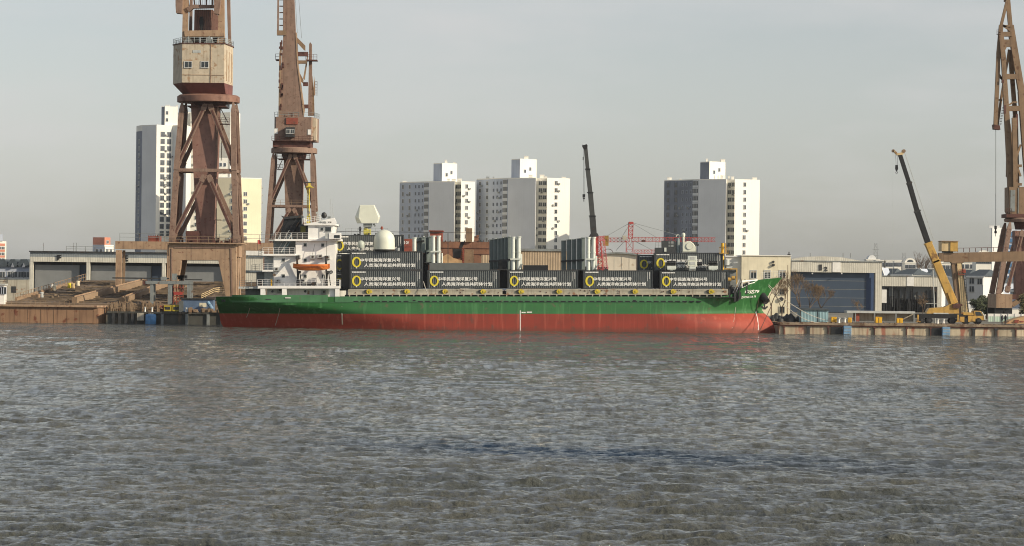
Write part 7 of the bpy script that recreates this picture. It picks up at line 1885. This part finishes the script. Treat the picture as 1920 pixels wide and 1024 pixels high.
mb=MB(); c=g.p(1271.8,443.5,1)
for k in range(9):
    a=math.pi*(1.05-k*.14); b=math.pi*(1.05-(k+1)*.14); mb.bar(c+Vector((math.cos(a)*.3,0,math.sin(a)*.3)),c+Vector((math.cos(b)*.3,0,math.sin(b)*.3)),.16)
mb.box(c.x-.05,c.x+.28,.85,1.1,g.z(456),g.z(446)); mb.build('sensor_head',M['radome'],t)
mb=MB(); mb.tube((g.x(1303),.9,g.z(459.5)),(g.x(1311),.9,g.z(459)),.14,10); mb.tube((g.x(1301),.9,g.z(459.5)),(g.x(1304.5),.9,g.z(459.5)),.36,12); mb.build('gun_barrel',M['dark'],t)
mb=MB(); mb.box(g.x(1279),g.x(1307),-.1,2.1,0,g.z(472.6)); mb.box(g.x(1304.5),g.x(1307),.1,1.8,g.z(472.5),g.z(464)); mb.build('mount_base',M['grey'],t)
def mount(px,label,kind):
    g,t=simple('deck_launcher' if kind else 'optical_mount',label,'launcher' if kind else 'sensor mount',px,507.5,3.4,'white mounts in front of the upper bow container' if kind else None)
    if kind:
        w=8.5/g.S
        mb=MB(); mb.box(-w,w,-.3,.5,.25,.85); mb.build('cradle',M['tube'],t,bevel=.05)
        mb=MB(); mb.box(-.25,.25,-.2,.4,0,.25); mb.box(-.7,.7,-.3,.5,.1,.2); mb.build('pedestal',M['tube'],t)
        for k in range(6): 
            for j in range(2):
                x=-w+.15+k*(2*w-.3)/5; mb=MB(); mb.tube((x-.1,-.35,.95+j*.32),(x+.1,.45,1.2+j*.32),.13,8); mb.build('launch_tube',M['dark'],t)
        mb=MB(); mb.box(-w*.95,w*.8,0.1,.6,.86,1.7); mb.build('tube_frame',M['black'],t)
    else:
        w=8.6/g.S
        mb=MB(); mb.box(-w,w,-.4,.5,1.75,2.55); mb.build('upper_housing',M['tube'],t,bevel=.06)
        mb=MB(); mb.plan([(-w,-.45),(w,-.45),(w,.6),(-w,.6)],.75,1.74); mb.build('middle_housing',M['radome'],t,bevel=.06)
        mb=MB(); mb.box(-w*.7,w*.7,-.4,.5,.28,.745); mb.build('lower_housing',M['tube'],t,bevel=.05)
        mb=MB(); mb.box(-w*.5,w*.5,-.44,-.403,1.95,2.4); mb.box(-w*.6,w*.6,-.49,-.453,1.05,1.5); mb.build('panel_cover',M['lightgrey'],t)
        mb=MB(); mb.box(-.6,.6,-.3,.5,0,.27); mb.build('pedestal',M['grey'],t)
        mb=MB(); mb.tube((w+.02,0,1.2),(w+.9,0,1.2),.32,12); mb.build('side_arm',M['black'],t)
mount(1259,'white launcher cradle with dark tubes, left of three mounts before the upper bow container',True)
mount(1298,'tall white boxy sensor mount, middle of three before the upper bow container',False)
mount(1337,'white launcher cradle with dark tubes, right of three mounts before the upper bow container',True)

# ---- mooring lines
def rope_obj(pts,r,label,name='mooring_rope',m='rope',group='mooring lines of the ship'):
    a=pts[0]; t=thing(name,label,'rope',a,group)
    mb=MB()
    for p,q in zip(pts[:-1],pts[1:]): mb.tube(p-a,q-a,r,6)
    mb.build('line',M[m],t,smooth=True)
def cat_(a,b,sag,n=12): return [a.lerp(b,i/n)-Vector((0,0,sag*4*(i/n)*(1-i/n))) for i in range(n+1)]
A=W(1441,534,503.0); 
for i,(px,py,sag,lab) in enumerate(((1562,603,1.2,'pale mooring rope from the bow to the yellow quay box, upper one'),(1560,604,2.2,'pale mooring rope from the bow to the quay, the one sagging lower'))):
    rope_obj(cat_(A+Vector((0,i*.4,-.2*i)),W(px,py,506.5),sag),.05,lab)
rope_obj(cat_(W(1447,572,505),W(1422,626,498.5),.0,4),.07,'dark anchor chain running down from the bow into the water',name='anchor_chain',m='rustdark')
rope_obj(cat_(W(1423,560,502.5),W(1411,627,498),.0,4),.03,'thin dark line hanging down the bow left of the anchor chain',name='hanging_line',m='rustdark')
rope_obj(cat_(W(794,528,502),W(803,553,500.3),.2,4),.07,'white rope hanging between the first two lower containers over the coaming')
# ---------------------------------------------------------------- air
mb=MB(); mb.box(-2600,2600,-60,4300,-4.6,190)
m=bpy.data.materials.new('thin_haze'); m.use_nodes=True; n=m.node_tree.nodes
n.remove(n['Principled BSDF']); v=n.new('ShaderNodeVolumePrincipled'); v.inputs['Color'].default_value=(.86,.9,.95,1); v.inputs['Density'].default_value=HAZE; v.inputs['Anisotropy'].default_value=.2
m.node_tree.links.new(v.outputs[0],n['Material Output'].inputs['Volume'])
hz=mb.build('haze',m); hz['kind']='stuff'; hz['label']='thin pale haze in the air over the river'
